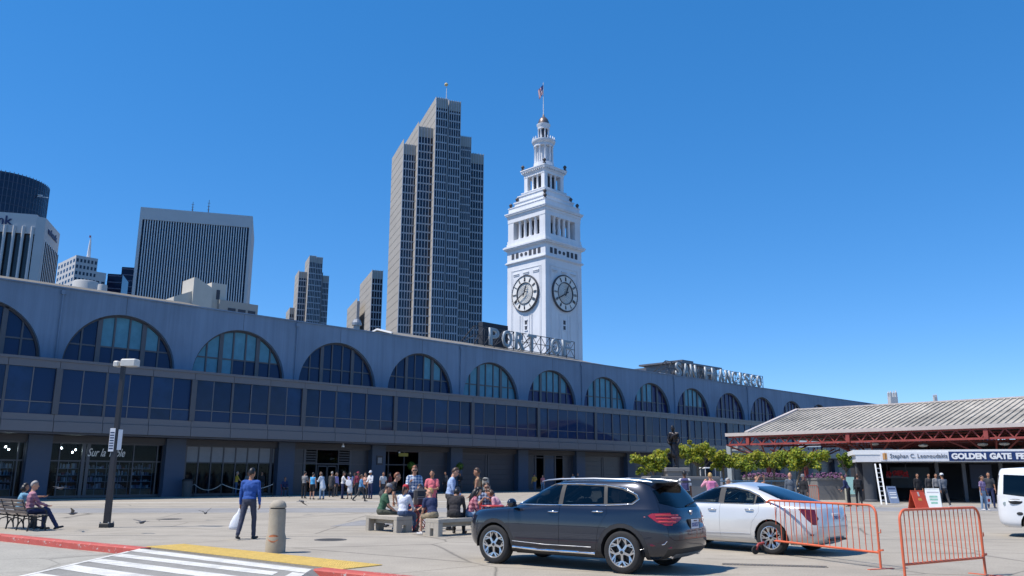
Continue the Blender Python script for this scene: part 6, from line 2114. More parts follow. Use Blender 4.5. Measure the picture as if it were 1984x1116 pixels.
tree(1640, 56, 34, 874, 910, 'small dark green tree beside the left end of the white sign band', 7, GG, nleaf=1300)
# bronze statue on its plinth
mBRZ = mat('bronze', (0.035, 0.032, 0.035), 0.38, 0.25, 6, metal=0.75)
# ------------------------------------------------------------------ street furniture
mLPOLE = mat('pole_black', (0.03, 0.03, 0.036), 0.45, 0.1, 4, metal=0.3)
mCONB = mat('bollard_concrete', (0.36, 0.315, 0.25), 0.9, 0.12, 5, 0.4, dirt=0.18, bscale=60)
mCONW = mat('bench_concrete', (0.40, 0.36, 0.30), 0.9, 0.10, 4, 0.4, dirt=0.16, bscale=50)
p = gnd(206, 1022)
LP = thing('lamp_post', 'tall black lamp post with two boxy white lamp heads and sign plates', 'lamp post', tuple(p), R(-6))
m = MB(); m.bbox(-0.16, 0.16, -0.16, 0.16, 0, 0.13, 0.02); m.build('base', mPLAST, LP)
m = MB()
for x in (-0.13, 0.13):
    for y in (-0.13, 0.13): m.lathe([(0.022, 0.13), (0.022, 0.17)], 6, (x, y, 0))
tag(m.build('anchor_bolt', mRIM, LP), kind='stuff')
m = MB()
vs = []
for z, w in ((0.1, 0.078), (4.95, 0.056)):
    vs += [(-w, -w, z), (w, -w, z), (w, w, z), (-w, w, z)]
m.add(vs, [(0, 1, 5, 4), (1, 2, 6, 5), (2, 3, 7, 6), (3, 0, 4, 7), (4, 5, 6, 7)]); m.build('pole', mLPOLE, LP)
mLHEAD = mat('lamp_head', (0.55, 0.54, 0.50), 0.5, 0.06, 4)
for s, L in ((1, 0.40), (-1, 0.40)):
    m = MB(); x0, x1 = (0.06, 0.06 + L) if s > 0 else (-0.06 - L * 0.75, -0.06)
    if s < 0: x0, x1 = -0.27, -0.10
    m.bbox(x0 - 0.09 * (s > 0), x1, -0.16, 0.16, 4.88 + 0.0 * s, 5.10 if s > 0 else 5.04, 0.03); h = m.build('lamp_head', mLHEAD, LP)
    m = MB(); m.box(x0 + 0.02, x1 - 0.05, -0.12, 0.12, 4.865, 4.88); m.build('lens', mat('lens_grey', (0.35, 0.36, 0.36), 0.3, 0.05), h)
for dx, rz in ((-0.075, R(8)), (0.085, R(78))):
    m = MB(); m.M = Matrix.Rotation(rz, 4, 'Z')
    if rz < 0.5:
        m.bbox(-0.16, 0.0, -0.085, -0.075, 2.25, 2.95, 0.004)
    else:
        m.bbox(-0.02, 0.16, -0.10, -0.09, 2.3, 2.92, 0.004)
    sp = m.build('sign_plate', mSIGNW, LP)
    if rz < 0.5:
        for k in range(7):
            m = MB(); m.M = Matrix.Rotation(rz, 4, 'Z'); m.box(-0.145, -0.02, -0.088, -0.085, 2.32 + k * 0.08, 2.36 + k * 0.08); m.build('print_line', mPRB, sp)
# bollard
p = gnd(533, 1071)
BO = thing('bollard', 'stout concrete bollard with a domed cap and an orange scrape', 'bollard', tuple(p))
m = MB(); m.lathe([(0.205, 0), (0.205, 0.30), (0.175, 0.40), (0.172, 0.885)], 32); m.build('post', mCONB, BO, 35)
m = MB(); m.lathe([(0.150, 0.885), (0.150, 0.91)], 28); m.build('groove', mPLAST, BO, 40)
m = MB(); m.lathe([(0.172, 0.908), (0.176, 0.93), (0.165, 0.985), (0.13, 1.035), (0.07, 1.065), (0.005, 1.075)], 32); m.build('cap', mCONB, BO, 50)
m = MB()
vs = []; fs = []
for i in range(9):
    a = R(-125 + i * 8)
    t = math.sin(PI * i / 8)
    rA, rB = 0.2075, 0.2075
    vs += [(rA * math.cos(a), rA * math.sin(a), 0.27 - 0.05 * t), (0.192 * math.cos(a), 0.192 * math.sin(a), 0.345 + 0.03 * t)]
for i in range(8): fs.append((2 * i, 2 * i + 2, 2 * i + 3, 2 * i + 1))
m.add(vs, fs); m.build('paint_scrape', mat('scrape_orange', (0.42, 0.14, 0.06), 0.8, 0.4, 14), BO)
# concrete benches
def cbench(corner, u, w, L, label):
    b = thing('concrete_bench', label, 'bench', tuple(corner), math.atan2(u.y, u.x))
    W = 0.55
    sy = 1 if (u.x * w.y - u.y * w.x) > 0 else -1
    def bx(m, x0, x1, y0, y1, z0, z1, bv=0.012):
        y0, y1 = sorted((y0 * sy, y1 * sy)); m.bbox(x0, x1, y0, y1, z0, z1, bv)
    m = MB(); bx(m, 0, L, 0, W, 0.345, 0.445); m.build('seat_slab', mCONW, b)
    for x in (0.0, L - 0.16):
        m = MB(); bx(m, x, x + 0.16, 0.0, 0.21, 0, 0.344); bx(m, x, x + 0.16, W - 0.21, W, 0, 0.344); bx(m, x + 0.003, x + 0.157, 0.2, W - 0.2, 0.2, 0.343)
        m.build('leg', mCONW, b)
    m = MB(); bx(m, 0.17, L - 0.17, W / 2 - 0.06, W / 2 + 0.06, 0.22, 0.344); m.build('stretcher', mCONW, b)
    return b
B1C = Vector((-3.19, 23.93, 0)); B1U = Vector((-0.70, 0.714, 0)); B1W = Vector((0.714, 0.70, 0))
B2C = Vector((-1.92, 22.66, 0)); B2U = Vector((0.70, 0.714, 0)); B2W = Vector((-0.714, 0.70, 0))
cbench(B1C, B1U, B1W, 1.5, 'concrete bench under the man in green and the woman in a red cap')
cbench(B2C, B2U, B2W, 1.9, 'concrete bench half hidden behind the dark blue car')
# red folding table and chairs
mREDM = mat('red_steel', (0.45, 0.03, 0.03), 0.4, 0.06, 5)
def ftable(pos, rz, label):
    t = thing('folding_table', label, 'table', tuple(pos), rz)
    m = MB(); m.lathe([(0.33, 0.70), (0.34, 0.715), (0.33, 0.73)], 24); m.build('table_top', mREDM, t, 40)
    for y in (-0.2, 0.2):
        for s in (-1, 1):
            m = MB(); m.tube([(-0.27 * s, y, 0), (0.22 * s, y, 0.70)], 0.012, 6); m.build('leg', mREDM, t)
    m = MB(); m.tube([(-0.27, -0.2, 0.01), (-0.27, 0.2, 0.01)], 0.012, 6); m.tube([(0.27, -0.2, 0.01), (0.27, 0.2, 0.01)], 0.012, 6); m.build('foot_bar', mREDM, t)
ftable((-2.62, 24.75, 0), 0.3, 'round red folding table standing between the two concrete benches')
def fchair(pos, az, label):
    t = thing('folding_chair', label, 'chair', tuple(pos), -R(az), 'red folding chairs by the benches')
    m = MB()
    for i in range(5): m.bbox(-0.2, 0.2, -0.2 + i * 0.082, -0.2 + i * 0.082 + 0.06, 0.44, 0.455, 0.004)
    m.build('seat', mREDM, t)
    m = MB(); m.bbox(-0.2, 0.2, -0.24, -0.225, 0.70, 0.82, 0.005); m.bbox(-0.2, 0.2, -0.235, -0.22, 0.56, 0.63, 0.005); m.build('backrest', mREDM, t)
    for s in (-1, 1):
        m = MB(); m.tube([(0.21 * s, 0.24, 0), (0.21 * s, -0.24, 0.84)], 0.011, 6); m.build('leg', mREDM, t)
        m = MB(); m.tube([(0.19 * s, -0.25, 0), (0.19 * s, 0.2, 0.44)], 0.011, 6); m.build('leg', mREDM, t)
# iron and wood bench at the left
mIRON = mat('cast_iron', (0.022, 0.024, 0.024), 0.5, 0.15, 8)
mSLAT = mat('bench_slat', (0.16, 0.135, 0.115), 0.7, 0.2, 6, 0.2, stretch=(1, 6, 6))
IBO = gnd(52, 1030); IBF = Vector((0.643, 0.766, 0)); IBA = Vector((-0.766, 0.643, 0))
IB = thing('iron_bench', 'slatted park bench with looping cast iron legs at the left edge', 'bench', tuple(IBO), math.atan2(IBF.y, IBF.x))
for k in range(4):
    y = 0.05 + k * 0.78
    m = MB()
    m.tube([(0.02, y, 0), (0.05, y, 0.20), (0.02, y, 0.40), (-0.10, y, 0.62), (-0.20, y, 0.86)], 0.022, 7)
    m.tube([(0.50, y, 0), (0.47, y, 0.2), (0.50, y, 0.42)], 0.022, 7)
    m.tube([(0.02, y, 0.40), (0.25, y, 0.375), (0.50, y, 0.42), (0.53, y, 0.40)], 0.020, 7)
    m.tube([(0.04, y, 0.12), (0.12, y, 0.27), (0.26, y, 0.315), (0.40, y, 0.27), (0.48, y, 0.12)], 0.017, 7)
    m.tube([(-0.06, y, 0.62), (0.2, y, 0.64), (0.42, y, 0.60), (0.48, y, 0.52), (0.49, y, 0.42)], 0.018, 7)
    m.build('end_frame', mIRON, IB, 60)
for i, x in enumerate((0.07, 0.17, 0.27, 0.37, 0.47)):
    m = MB(); m.bbox(x - 0.04, x + 0.04, 0, 2.45, 0.425 - 0.02 * (i == 2), 0.447 - 0.02 * (i == 2), 0.005); m.build('seat_slat', mSLAT, IB)
for i in range(4):
    t = i / 3
    x, z = -0.06 - 0.12 * t, 0.52 + 0.31 * t
    m = MB(); m.M = Matrix.Translation((x, 0, z)) @ Matrix.Rotation(R(-22), 4, 'Y'); m.bbox(-0.012, 0.012, 0, 2.45, -0.04, 0.04, 0.005); m.build('back_slat', mSLAT, IB)
# rope posts, litter bin and topiaries by the arcade
posts = []
mROPE = mat('white_rope', (0.62, 0.60, 0.56), 0.8, 0.1, 20)
for px, wh in ((331, 'leftmost of the four'), (374, 'right of the litter bin'), (428, 'left of the woman in yellow'), (528, 'rightmost, beyond the man in blue')):
    p = gnd(px, 962)
    s = thing('rope_post', 'dark rope barrier post before the cafe, %s' % wh, 'post', tuple(p), 0, 'rope posts before the cafe')
    m = MB(); m.lathe([(0.16, 0), (0.15, 0.03), (0.03, 0.05), (0.03, 0.86), (0.045, 0.88), (0.045, 0.93), (0.01, 0.96)], 12); m.build('post', mIRON, s, 40)
    posts.append(p)
for i, (a, b) in enumerate(zip(posts[:-1], posts[1:])):
    m = MB(); n = 14
    L = (b - a).length
    m.tube([a.lerp(b, j / n) + Vector((0, 0, 0.86 - 0.42 * (1 - (2 * j / n - 1) ** 2))) - a for j in range(n + 1)], 0.022, 6)
    o = m.build('rope', mROPE); o.location = a
    tag(o, 'white rope sagging between the posts before the cafe, %s' % ('left length' if i == 0 else 'middle length' if i == 1 else 'longest, right length'), 'rope', 'ropes before the cafe')
p = gnd(361, 963)
b = thing('litter_bin', 'dark grey tapered litter bin standing against the arcade pier', 'litter bin', tuple(p))
m = MB(); m.lathe([(0.30, 0), (0.36, 1.05)], 20); m.build('body', mat('bin_grey', (0.06, 0.062, 0.065), 0.6, 0.1, 3), b, 40)
m = MB(); m.lathe([(0.38, 1.05), (0.38, 1.12), (0.30, 1.2)], 20); m.build('lid', mPLAST, b, 40)
for px, s_, wh in ((776, 44.0, 'left of the plaid shirted man'), (878, 49.4, 'beside the man in the pale blue shirt')):
    q = fpt(s_, -0.9)
    t = thing('topiary', 'clipped ball topiary on a bare stem, %s' % wh, 'topiary', tuple(q), 0, 'topiaries before the arcade')
    m = MB(); m.lathe([(0.22, 0), (0.30, 0.55), (0.27, 0.55), (0.25, 0.5)], 16); m.build('pot', mIRON, t, 40)
    m = MB(); m.tube([(0, 0, 0.4), (0.02, 0, 1.2), (0, 0, 2.1)], 0.03, 6); m.build('stem', mBARK, t)
    m = MB()
    for i in range(420):
        d = Vector((rnd.gauss(0, 1), rnd.gauss(0, 1), rnd.gauss(0, 1))).normalized()
        q = d * rnd.uniform(0.2, 0.38) + Vector((0, 0, 2.25))
        a = d.cross(Vector((0.3, 0.5, 0.7))).normalized() * 0.07; bb = d.cross(a) * 0.6
        m.add([q - a, q + bb, q + a, q - bb], [(0, 1, 2, 3)], rnd.choice((0, 0, 1)))
    tag(m.build('foliage', [mLF4, mLF2], t), kind='stuff')
# orange crowd barriers
mORG = mat('barrier_orange', (0.64, 0.13, 0.055), 0.5, 0.10, 6, dirt=0.12)
mORGD = mat('barrier_maroon', (0.26, 0.035, 0.035), 0.6, 0.1, 6)
def barrier(a, b, label, wheel_end=False, nb=19, H=1.09, zr=0.28):
    a, b = Vector(a), Vector(b)
    d = b - a; L = d.length
    t = thing('crowd_barrier', label, 'barrier', tuple(a), math.atan2(d.y, d.x), 'orange crowd barriers')
    r = 0.16
    pts = [(0, 0, 0.08), (0, 0, H - r)]
    for i in range(1, 7):
        q = PI / 2 * i / 6; pts.append((r - r * math.cos(q), 0, H - r + r * math.sin(q)))
    pts.append((L / 2, 0, H))
    for i in range(7):
        q = PI / 2 * i / 6; pts.append((L - r + r * math.sin(q), 0, H - r + r * math.cos(q)))
    pts.append((L, 0, 0.02))
    m = MB(); m.tube(pts, 0.021, 9); m.build('frame', mORG, t, 60)
    m = MB(); m.tube([(0, 0, zr), (L, 0, zr - 0.0)], 0.021, 9); m.build('bottom_rail', mORG, t, 60)
    bm_ = MB(); bm_.tube([(0, 0, zr), (0, 0, H)], 0.0085, 6); me = bm_.mesh('bar', mORG, 60)
    for i in range(nb): link('bar', me, t, (L * (i + 1) / (nb + 1), 0, 0))
    m = MB(); m.bar((L - 0.03, -0.0, zr + 0.03), (L + 0.09, 0, zr + 0.05), 0.03); m.tube([(L + 0.02, 0, 0.62), (L + 0.07, 0, 0.62), (L + 0.07, 0, 0.68)], 0.01, 5); m.build('hook', mORG, t)
    if wheel_end:
        m = MB(); m.tube([(0, -0.32, 0.09), (0, -0.24, 0.20), (0, 0, 0.24), (0, 0.24, 0.20), (0, 0.32, 0.05)], 0.03, 8); m.build('foot', mORGD, t, 60)
        for y in (-0.33, 0.33):
            m = MB(); m.M = Matrix.Translation((0.0, y, 0.085)) @ Matrix.Rotation(PI / 2, 4, 'Y')
            m.lathe([(0.03, -0.022), (0.08, -0.022), (0.085, 0), (0.08, 0.022), (0.03, 0.022)], 18); m.build('wheel', mTYRE, t, 40)
    else:
        m = MB(); m.box(-0.025, 0.025, -0.28, 0.28, 0, 0.012); m.tube([(0, 0, 0.0), (0, 0, 0.1)], 0.021, 8); m.build('foot', mORG, t)
    m = MB(); m.box(L - 0.03, L + 0.03, -0.28, 0.28, 0, 0.012); m.build('foot', mORG, t)
    return t
barrier(gnd(1489, 1073), gnd(1707, 1103), 'orange steel crowd barrier with a small wheel standing before the silver car', True, 19)
barrier((6.02, 13.30, 0), (7.90, 14.48, 0), 'orange steel crowd barrier nearest the camera at the right edge', False, 17)
barrier(gnd(1556, 985), gnd(1588, 984), 'orange crowd barrier far back before the flower planter', False, 8)
# ------------------------------------------------------------------ pigeons and gulls in flight
mPIG = mat('pigeon_grey', (0.09, 0.09, 0.10), 0.7, 0.25, 12)
mPIGW = mat('pigeon_wing', (0.12, 0.115, 0.11), 0.7, 0.35, 18)
def bird(px, py, Y, az, wing, bank, size, label):
    p = at(px, py, Y)
    b = thing('pigeon', label, 'bird', tuple(p), -R(az), 'birds flying low over the plaza')
    b.rotation_euler = (R(bank * 0.3), R(bank), -R(az))
    size *= 0.8; b.scale = (size, size, size)
    m = MB(); m.tube([(0, 0.17, 0.02), (0, 0.13, 0.02), (0, 0.06, 0.0), (0, -0.05, -0.005), (0, -0.13, 0.0)], [0.012, 0.028, 0.05, 0.048, 0.015], 9); m.ball((0, 0.15, 0.025), (0.026, 0.034, 0.027), 8, 6); m.build('body', mPIG, b, 60)
    m = MB(); m.add([(-0.02, -0.12, 0), (0.02, -0.12, 0), (0.06, -0.25, 0.0), (-0.06, -0.25, 0.0), (-0.02, -0.12, 0.008), (0.02, -0.12, 0.008), (0.06, -0.25, 0.006), (-0.06, -0.25, 0.006)], [(3, 2, 1, 0), (4, 5, 6, 7), (0, 1, 5, 4), (1, 2, 6, 5), (2, 3, 7, 6), (3, 0, 4, 7)]); m.build('tail', mPIGW, b)
    m = MB(); m.tube([(0, 0.178, 0.02), (0, 0.20, 0.012)], [0.008, 0.002], 5); m.build('beak', mPLAST, b)
    for s in (-1, 1):
        a = R(wing[0] if s < 0 else wing[1])
        m = MB()
        c, sn = math.cos(a), math.sin(a)
        c2, s2 = math.cos(a * 0.5), math.sin(a * 0.5)
        x1, z1 = 0.14 * c, 0.14 * sn
        x2, z2 = x1 + 0.2 * c2, z1 + 0.2 * s2
        top = [(0.03, 0.055, 0.01), (0.03 + x1, 0.085, z1), (0.03 + x2, -0.03, z2), (0.03 + x2 * 0.97, -0.06, z2), (0.03 + x1, -0.035, z1), (0.03, -0.055, 0.01)]
        vs = [(s * x, y, z) for x, y, z in top] + [(s * x, y, z + 0.009) for x, y, z in top]
        fs = [(0, 1, 4, 5), (1, 2, 3, 4), (11, 10, 7, 6), (10, 9, 8, 7)] + [(i, (i + 1) % 6, 6 + (i + 1) % 6, 6 + i) for i in range(6)]
        m.add(vs, fs); m.build('wing', mPIGW, b)
bird(275, 1012, 23.5, 20, (10, 22), 8, 0.95, 'grey pigeon gliding low right of the lamp post foot')
bird(140, 995, 24.0, 70, (25, 50), -5, 0.9, 'grey pigeon with raised wings right of the seated man')
bird(398, 994, 30.0, 140, (50, 40), 5, 0.95, 'grey pigeon with wings in a V left of the man in blue')
bird(585, 971, 34.0, -60, (-20, -35), 10, 1.15, 'dark bird with drooping wings right of the concrete bollard')
bird(118, 946, 24.6, 10, (8, 18), 5, 0.85, 'olive pigeon settling on the outstretched hand at the left bench')
# ------------------------------------------------------------------ people
import numpy as np
CLO = {}
def cloth(name, c, var=0.10, rough=0.85):
    return mat('cloth_' + name, c, rough, var, 9, 0.25, bscale=25)
def plaid(name, c1, c2, sc=28.0):
    if name in MATS: return MATS[name]
    m = mat(name, c1, 0.85, 0.0)
    nt = m.node_tree; b = nt.nodes['Principled BSDF']
    tc = nt.nodes.new('ShaderNodeTexCoord')
    prev = None
    for ax in ('X', 'Z'):
        w = nt.nodes.new('ShaderNodeTexWave'); w.bands_direction = ax; w.inputs['Scale'].default_value = sc / 20.0; w.inputs['Distortion'].default_value = 1.0; w.inputs['Detail Scale'].default_value = 2
        nt.links.new(tc.outputs['Object'], w.inputs['Vector'])
        if prev is None: prev = w.outputs['Fac']
        else:
            a = nt.nodes.new('ShaderNodeMath'); a.operation = 'ADD'; nt.links.new(prev, a.inputs[0]); nt.links.new(w.outputs['Fac'], a.inputs[1]); prev = a.outputs[0]
    rp = nt.nodes.new('ShaderNodeValToRGB')
    rp.color_ramp.elements[0].position = 0.35; rp.color_ramp.elements[1].position = 0.62
    rp.color_ramp.elements[0].color = (*c1, 1); rp.color_ramp.elements[1].color = (*c2, 1)
    h = nt.nodes.new('ShaderNodeMath'); h.operation = 'MULTIPLY'; h.inputs[1].default_value = 0.5
    nt.links.new(prev, h.inputs[0]); nt.links.new(h.outputs[0], rp.inputs[0]); nt.links.new(rp.outputs[0], b.inputs['Base Color'])
    return m
SK1 = mat('skin_light', (0.50, 0.27, 0.18), 0.6, 0.08, 8, spec=0.35)
SK2 = mat('skin_tan', (0.36, 0.18, 0.11), 0.6, 0.08, 8, spec=0.35)
SK3 = mat('skin_brown', (0.17, 0.08, 0.05), 0.6, 0.08, 8, spec=0.35)
HB = mat('hair_black', (0.012, 0.010, 0.010), 0.45, 0.3, 30); HBR = mat('hair_brown', (0.06, 0.032, 0.018), 0.5, 0.3, 30); HG = mat('hair_grey', (0.33, 0.31, 0.29), 0.6, 0.2, 30); HBL = mat('hair_blond', (0.42, 0.27, 0.10), 0.5, 0.25, 30); HRED = mat('hair_auburn', (0.20, 0.07, 0.03), 0.5, 0.25, 30)
LIP = mat('lip', (0.30, 0.10, 0.08), 0.5, 0.0); EYE = mat('eye_dark', (0.015, 0.012, 0.012), 0.3, 0.0)
SHB = mat('shoe_black', (0.018, 0.018, 0.02), 0.6, 0.1, 8); SHW = mat('shoe_white', (0.62, 0.60, 0.58), 0.6, 0.1, 8); SHBR = mat('shoe_brown', (0.09, 0.05, 0.03), 0.6, 0.1, 8)
DEN = cloth('denim', (0.055, 0.09, 0.17)); DENL = cloth('denim_light', (0.20, 0.29, 0.40)); BLKC = cloth('black', (0.014, 0.014, 0.017)); CHAR = cloth('charcoal', (0.045, 0.045, 0.05)); KHA = cloth('khaki', (0.28, 0.22, 0.14)); NAVC = cloth('navy', (0.018, 0.028, 0.085)); GREYC = cloth('grey', (0.20, 0.20, 0.21)); WHTC = cloth('white', (0.66, 0.66, 0.68)); GRN = cloth('green', (0.035, 0.10, 0.055)); OLV = cloth('olive', (0.08, 0.085, 0.06))
STAND = dict(legs=((3, 4, -1), (-2, 4, -3)), arms=((5, 9, 14, 4), (2, 9, 10, 4)))
WALK = dict(legs=((22, 1, 4), (-16, 1, -38)), arms=((-18, 8, -4, 3), (20, 8, 40, 0)))
SIT = dict(legs=((84, 6, 2), (84, 6, 6)), arms=((28, 8, 70, -14), (30, 8, 66, -14)), lean=8)
PEND = []
WRINKLE = bpy.data.textures.new('wrinkle', 'CLOUDS'); WRINKLE.noise_scale = 0.055; WRINKLE.noise_depth = 2
def person(label, pos, az, pose=STAND, top=GREYC, bottom=DEN, skin=SK1, hair=HB, H=1.74, sleeve='long', leg='long', shoe=SHB, hairstyle='short', lean=None, seat=None, head=(0, 0), hat=None, hatmat=None, glasses=False, slim=1.0, over=None, sidelean=0.0, group=None, near=False, cat='person', name='person', mono=None, coat=False):
    k = H / 1.75
    root = thing(name, label, cat, tuple(pos), -R(az), group)
    pose = dict(pose)
    if over: pose.update(over)
    ln = R(lean if lean is not None else pose.get('lean', 2))
    V = Vector
    prims = []
    Rt = Matrix.Rotation(R(sidelean), 3, 'Y') @ Matrix.Rotation(-ln, 3, 'X')
    def dirv(s, a, o):
        a, o = R(a), R(o)
        return V((s * math.sin(o), math.cos(o) * math.sin(a), -math.cos(o) * math.cos(a)))
    pel = V((0, 0, 0))
    legs = []
    for s, (a1, o1, a2) in zip((-1, 1), pose['legs']):
        hip = pel + V((s * 0.095, 0, -0.02)) * k
        kn = hip + dirv(s, a1, o1) * 0.43 * k
        an = kn + dirv(s, a2, 0) * 0.42 * k
        fp = max(min(a2 * 0.5, 20), -40)
        toe = an + V((s * 0.03, 0.17 * math.cos(R(fp)), -0.055 + 0.17 * math.sin(R(fp)) * (1 if fp > 0 else 1.0))) * k
        heel = an + V((0, -0.05, -0.05)) * k
        legs.append((hip, kn, an, heel, toe))
    low = min(min(l[3].z, l[4].z) for l in legs) - 0.035 * k
    base = -low if seat is None else seat + 0.105 * k
    off = V((0, 0, base))
    pel += off
    legs = [tuple(p + off for p in l) for l in legs]
    if seat is not None:      # keep seated feet on the ground: shorten the shin to meet it
        nl = []
        for hip, kn, an, heel, toe in legs:
            dz = min(heel.z, toe.z) - 0.035 * k
            an = an - V((0, 0, dz)); heel = heel - V((0, 0, dz)); toe = toe - V((0, 0, dz))
            nl.append((hip, kn, an, heel, toe))
        legs = nl
    T = lambda x, y, z: pel + Rt @ (V((x, y, z)) * k)
    mb = MB()
    tw = slim
    def cone(a, b, ra, rb, mt):
        mb.cone(a, b, ra * k, rb * k, 9); prims.append(('c', a, b, ra * k, rb * k, mt))
    def ell(c, r, mt, rot=Rt):
        r = [x * k for x in r]
        mb.ball(c, r, 12, 9, rot=rot); prims.append(('e', c, r, rot, mt))
    ell(T(0, -0.01, 0.0), (0.165 * tw, 0.125, 0.13), bottom)
    ell(T(0, 0.0, 0.15), (0.152 * tw, 0.115, 0.17), top)
    ell(T(0, 0.0, 0.33), (0.180 * tw, 0.122, 0.19), top)
    if coat: cone(T(0, 0, 0.2), T(0, -0.02, -0.22), 0.16, 0.19, top)
    else: ell(T(0, -0.005, 0.055), (0.163 * tw, 0.128, 0.08), top)
    nb = T(0, 0.0, 0.50)
    cone(T(-0.15 * tw, 0, 0.45), T(0.15 * tw, 0, 0.45), 0.068, 0.068, top)
    hp, hy = R(head[0]), R(head[1])
    Rh = Rt @ Matrix.Rotation(-hy, 3, 'Z') @ Matrix.Rotation(-hp + ln * 0.55, 3, 'X')
    hc = nb + (Rh @ V((0, 0.025, 0.185))) * k
    cone(nb - Rt @ V((0, 0, 0.03)) * k, hc - (Rh @ V((0, 0.02, 0.05))) * k, 0.058, 0.054, skin)
    ell(hc, (0.077, 0.098, 0.118), skin, Rh)
    ell(hc + (Rh @ V((0, 0.035, -0.065))) * k, (0.055, 0.058, 0.058), skin, Rh)
    cone(hc + (Rh @ V((0, 0.088, 0.0))) * k, hc + (Rh @ V((0, 0.112, -0.03))) * k, 0.010, 0.015, skin)
    for s in (-1, 1): ell(hc + (Rh @ V((s * 0.078, -0.005, -0.012))) * k, (0.014, 0.026, 0.034), skin, Rh)
    for (hip, kn, an, heel, toe) in legs:
        if leg == 'shorts':
            cone(hip, hip.lerp(kn, 0.8), 0.098, 0.085, bottom); cone(hip.lerp(kn, 0.7), kn, 0.06, 0.054, skin); cone(kn, an, 0.054, 0.038, skin)
        elif leg == 'skirt':
            cone(hip, kn, 0.075, 0.055, skin); cone(kn, an, 0.052, 0.036, skin)
        else:
            cone(hip, kn, 0.092, 0.066, bottom); cone(kn, an + V((0, 0, 0.02)) * k, 0.066, 0.055, bottom)
        cone(heel, toe, 0.036, 0.032, shoe); cone(an, heel + V((0, 0.03, 0.02)) * k, 0.040, 0.036, shoe)
    if leg == 'skirt': cone(T(0, 0, 0.02), (legs[0][1] + legs[1][1]) / 2 + V((0, 0, 0.03)), 0.15, 0.19, bottom)
    hands = []
    for s, (a1, o1, a2, o2) in zip((-1, 1), pose['arms']):
        sh = T(s * 0.178 * tw, 0, 0.445)
        d1 = Rt @ dirv(s, a1, o1); d2 = Rt @ dirv(s, a2, o2)
        el = sh + d1 * 0.285 * k; wr = el + d2 * 0.245 * k
        if sleeve == 'long':
            cone(sh, el, 0.058, 0.048, top); cone(el, wr, 0.047, 0.037, top)
        elif sleeve == 'short':
            cone(sh, sh.lerp(el, 0.62), 0.064, 0.062, top); cone(sh.lerp(el, 0.5), el, 0.043, 0.038, skin); cone(el, wr, 0.038, 0.028, skin)
        else:
            cone(sh, el, 0.050, 0.038, skin); cone(el, wr, 0.038, 0.028, skin)
        hands.append((wr, d2, s))
        cone(wr, wr + d2 * 0.05 * k, 0.028, 0.026, skin)
    me0 = mb.mesh('tmp_body', SK1)
    o = bpy.data.objects.new('tmp_body', me0); COL.objects.link(o)
    rm = o.modifiers.new('r', 'REMESH'); rm.mode = 'VOXEL'; rm.voxel_size = 0.0165 if near else 0.024
    dm = o.modifiers.new('d', 'DISPLACE'); dm.texture = WRINKLE; dm.strength = 0.022 if near else 0.016; dm.mid_level = 0.5; dm.texture_coords = 'LOCAL'
    sm = o.modifiers.new('s', 'SMOOTH'); sm.factor = 0.5; sm.iterations = 2
    info = dict(root=root, o=o, me0=me0, prims=prims, hands=hands, hc=hc, Rh=Rh, k=k, skin=skin, near=near, mono=mono, T=T, legs=legs)
    # hair / hat / glasses as children
    def hb(): return MB()
    hm = Matrix.Translation(hc) @ Rh.to_4x4() @ Matrix.Scale(k, 4)
    if hair is not None:
        h = hb(); h.M = hm
        nu, nv = 16, 12
        vs, fs = [], []
        vol = 1.0 if hairstyle != 'bald' else 0.97
        for i in range(nv + 1):
            a = PI / 2 - PI * i / nv
            for j in range(nu):
                b = 2 * PI * j / nu
                x, y, z = math.cos(a) * math.sin(b), math.cos(a) * math.cos(b), math.sin(a)
                bump = 1 + 0.03 * math.sin(5 * b + i)
                vs.append((0.087 * x * bump, 0.106 * y * bump - 0.006, 0.128 * z * bump + 0.006))
        for i in range(nv):
            for j in range(nu):
                q = (j + 1) % nu
                a = PI / 2 - PI * (i + 0.5) / nv; b = 2 * PI * (j + 0.5) / nu
                y, z = math.cos(a) * math.cos(b), math.sin(a)
                lim = 0.38 + 0.5 * y if y > 0 else 0.38 + 0.95 * y
                if hairstyle == 'bald': lim = 9 if y > -0.2 else -0.5 * y * -1 - 0.6
                if hairstyle == 'bald' and not (y < -0.2 and z < 0.35 and z > -0.55): continue
                if hairstyle != 'bald' and z < lim: continue
                fs.append((i * nu + j, i * nu + q, (i + 1) * nu + q, (i + 1) * nu + j))
        h.add(vs, fs)
        if hairstyle == 'long':
            h.tube([(0, -0.045, 0.05), (0, -0.085, -0.06), (0, -0.10, -0.18), (0, -0.105, -0.30), (0.01, -0.10, -0.40)], [0.075, 0.085, 0.085, 0.075, 0.03], 10)
            for s in (-1, 1): h.tube([(s * 0.07, -0.02, 0.03), (s * 0.085, -0.03, -0.08), (s * 0.08, -0.05, -0.24)], [0.03, 0.035, 0.02], 7)
        if hairstyle == 'bob':
            h.tube([(0, -0.03, 0.04), (0, -0.05, -0.05), (0, -0.05, -0.12)], [0.08, 0.09, 0.075], 10)
        if hairstyle == 'tail':
            h.tube([(0, -0.09, 0.05), (0, -0.14, 0.0), (0, -0.13, -0.14), (0, -0.11, -0.22)], [0.03, 0.035, 0.03, 0.01], 8)
        o2 = h.build('hair', hair, root, 'all')
        sd = o2.modifiers.new('thick', 'SOLIDIFY'); sd.thickness = 0.008; sd.offset = -1
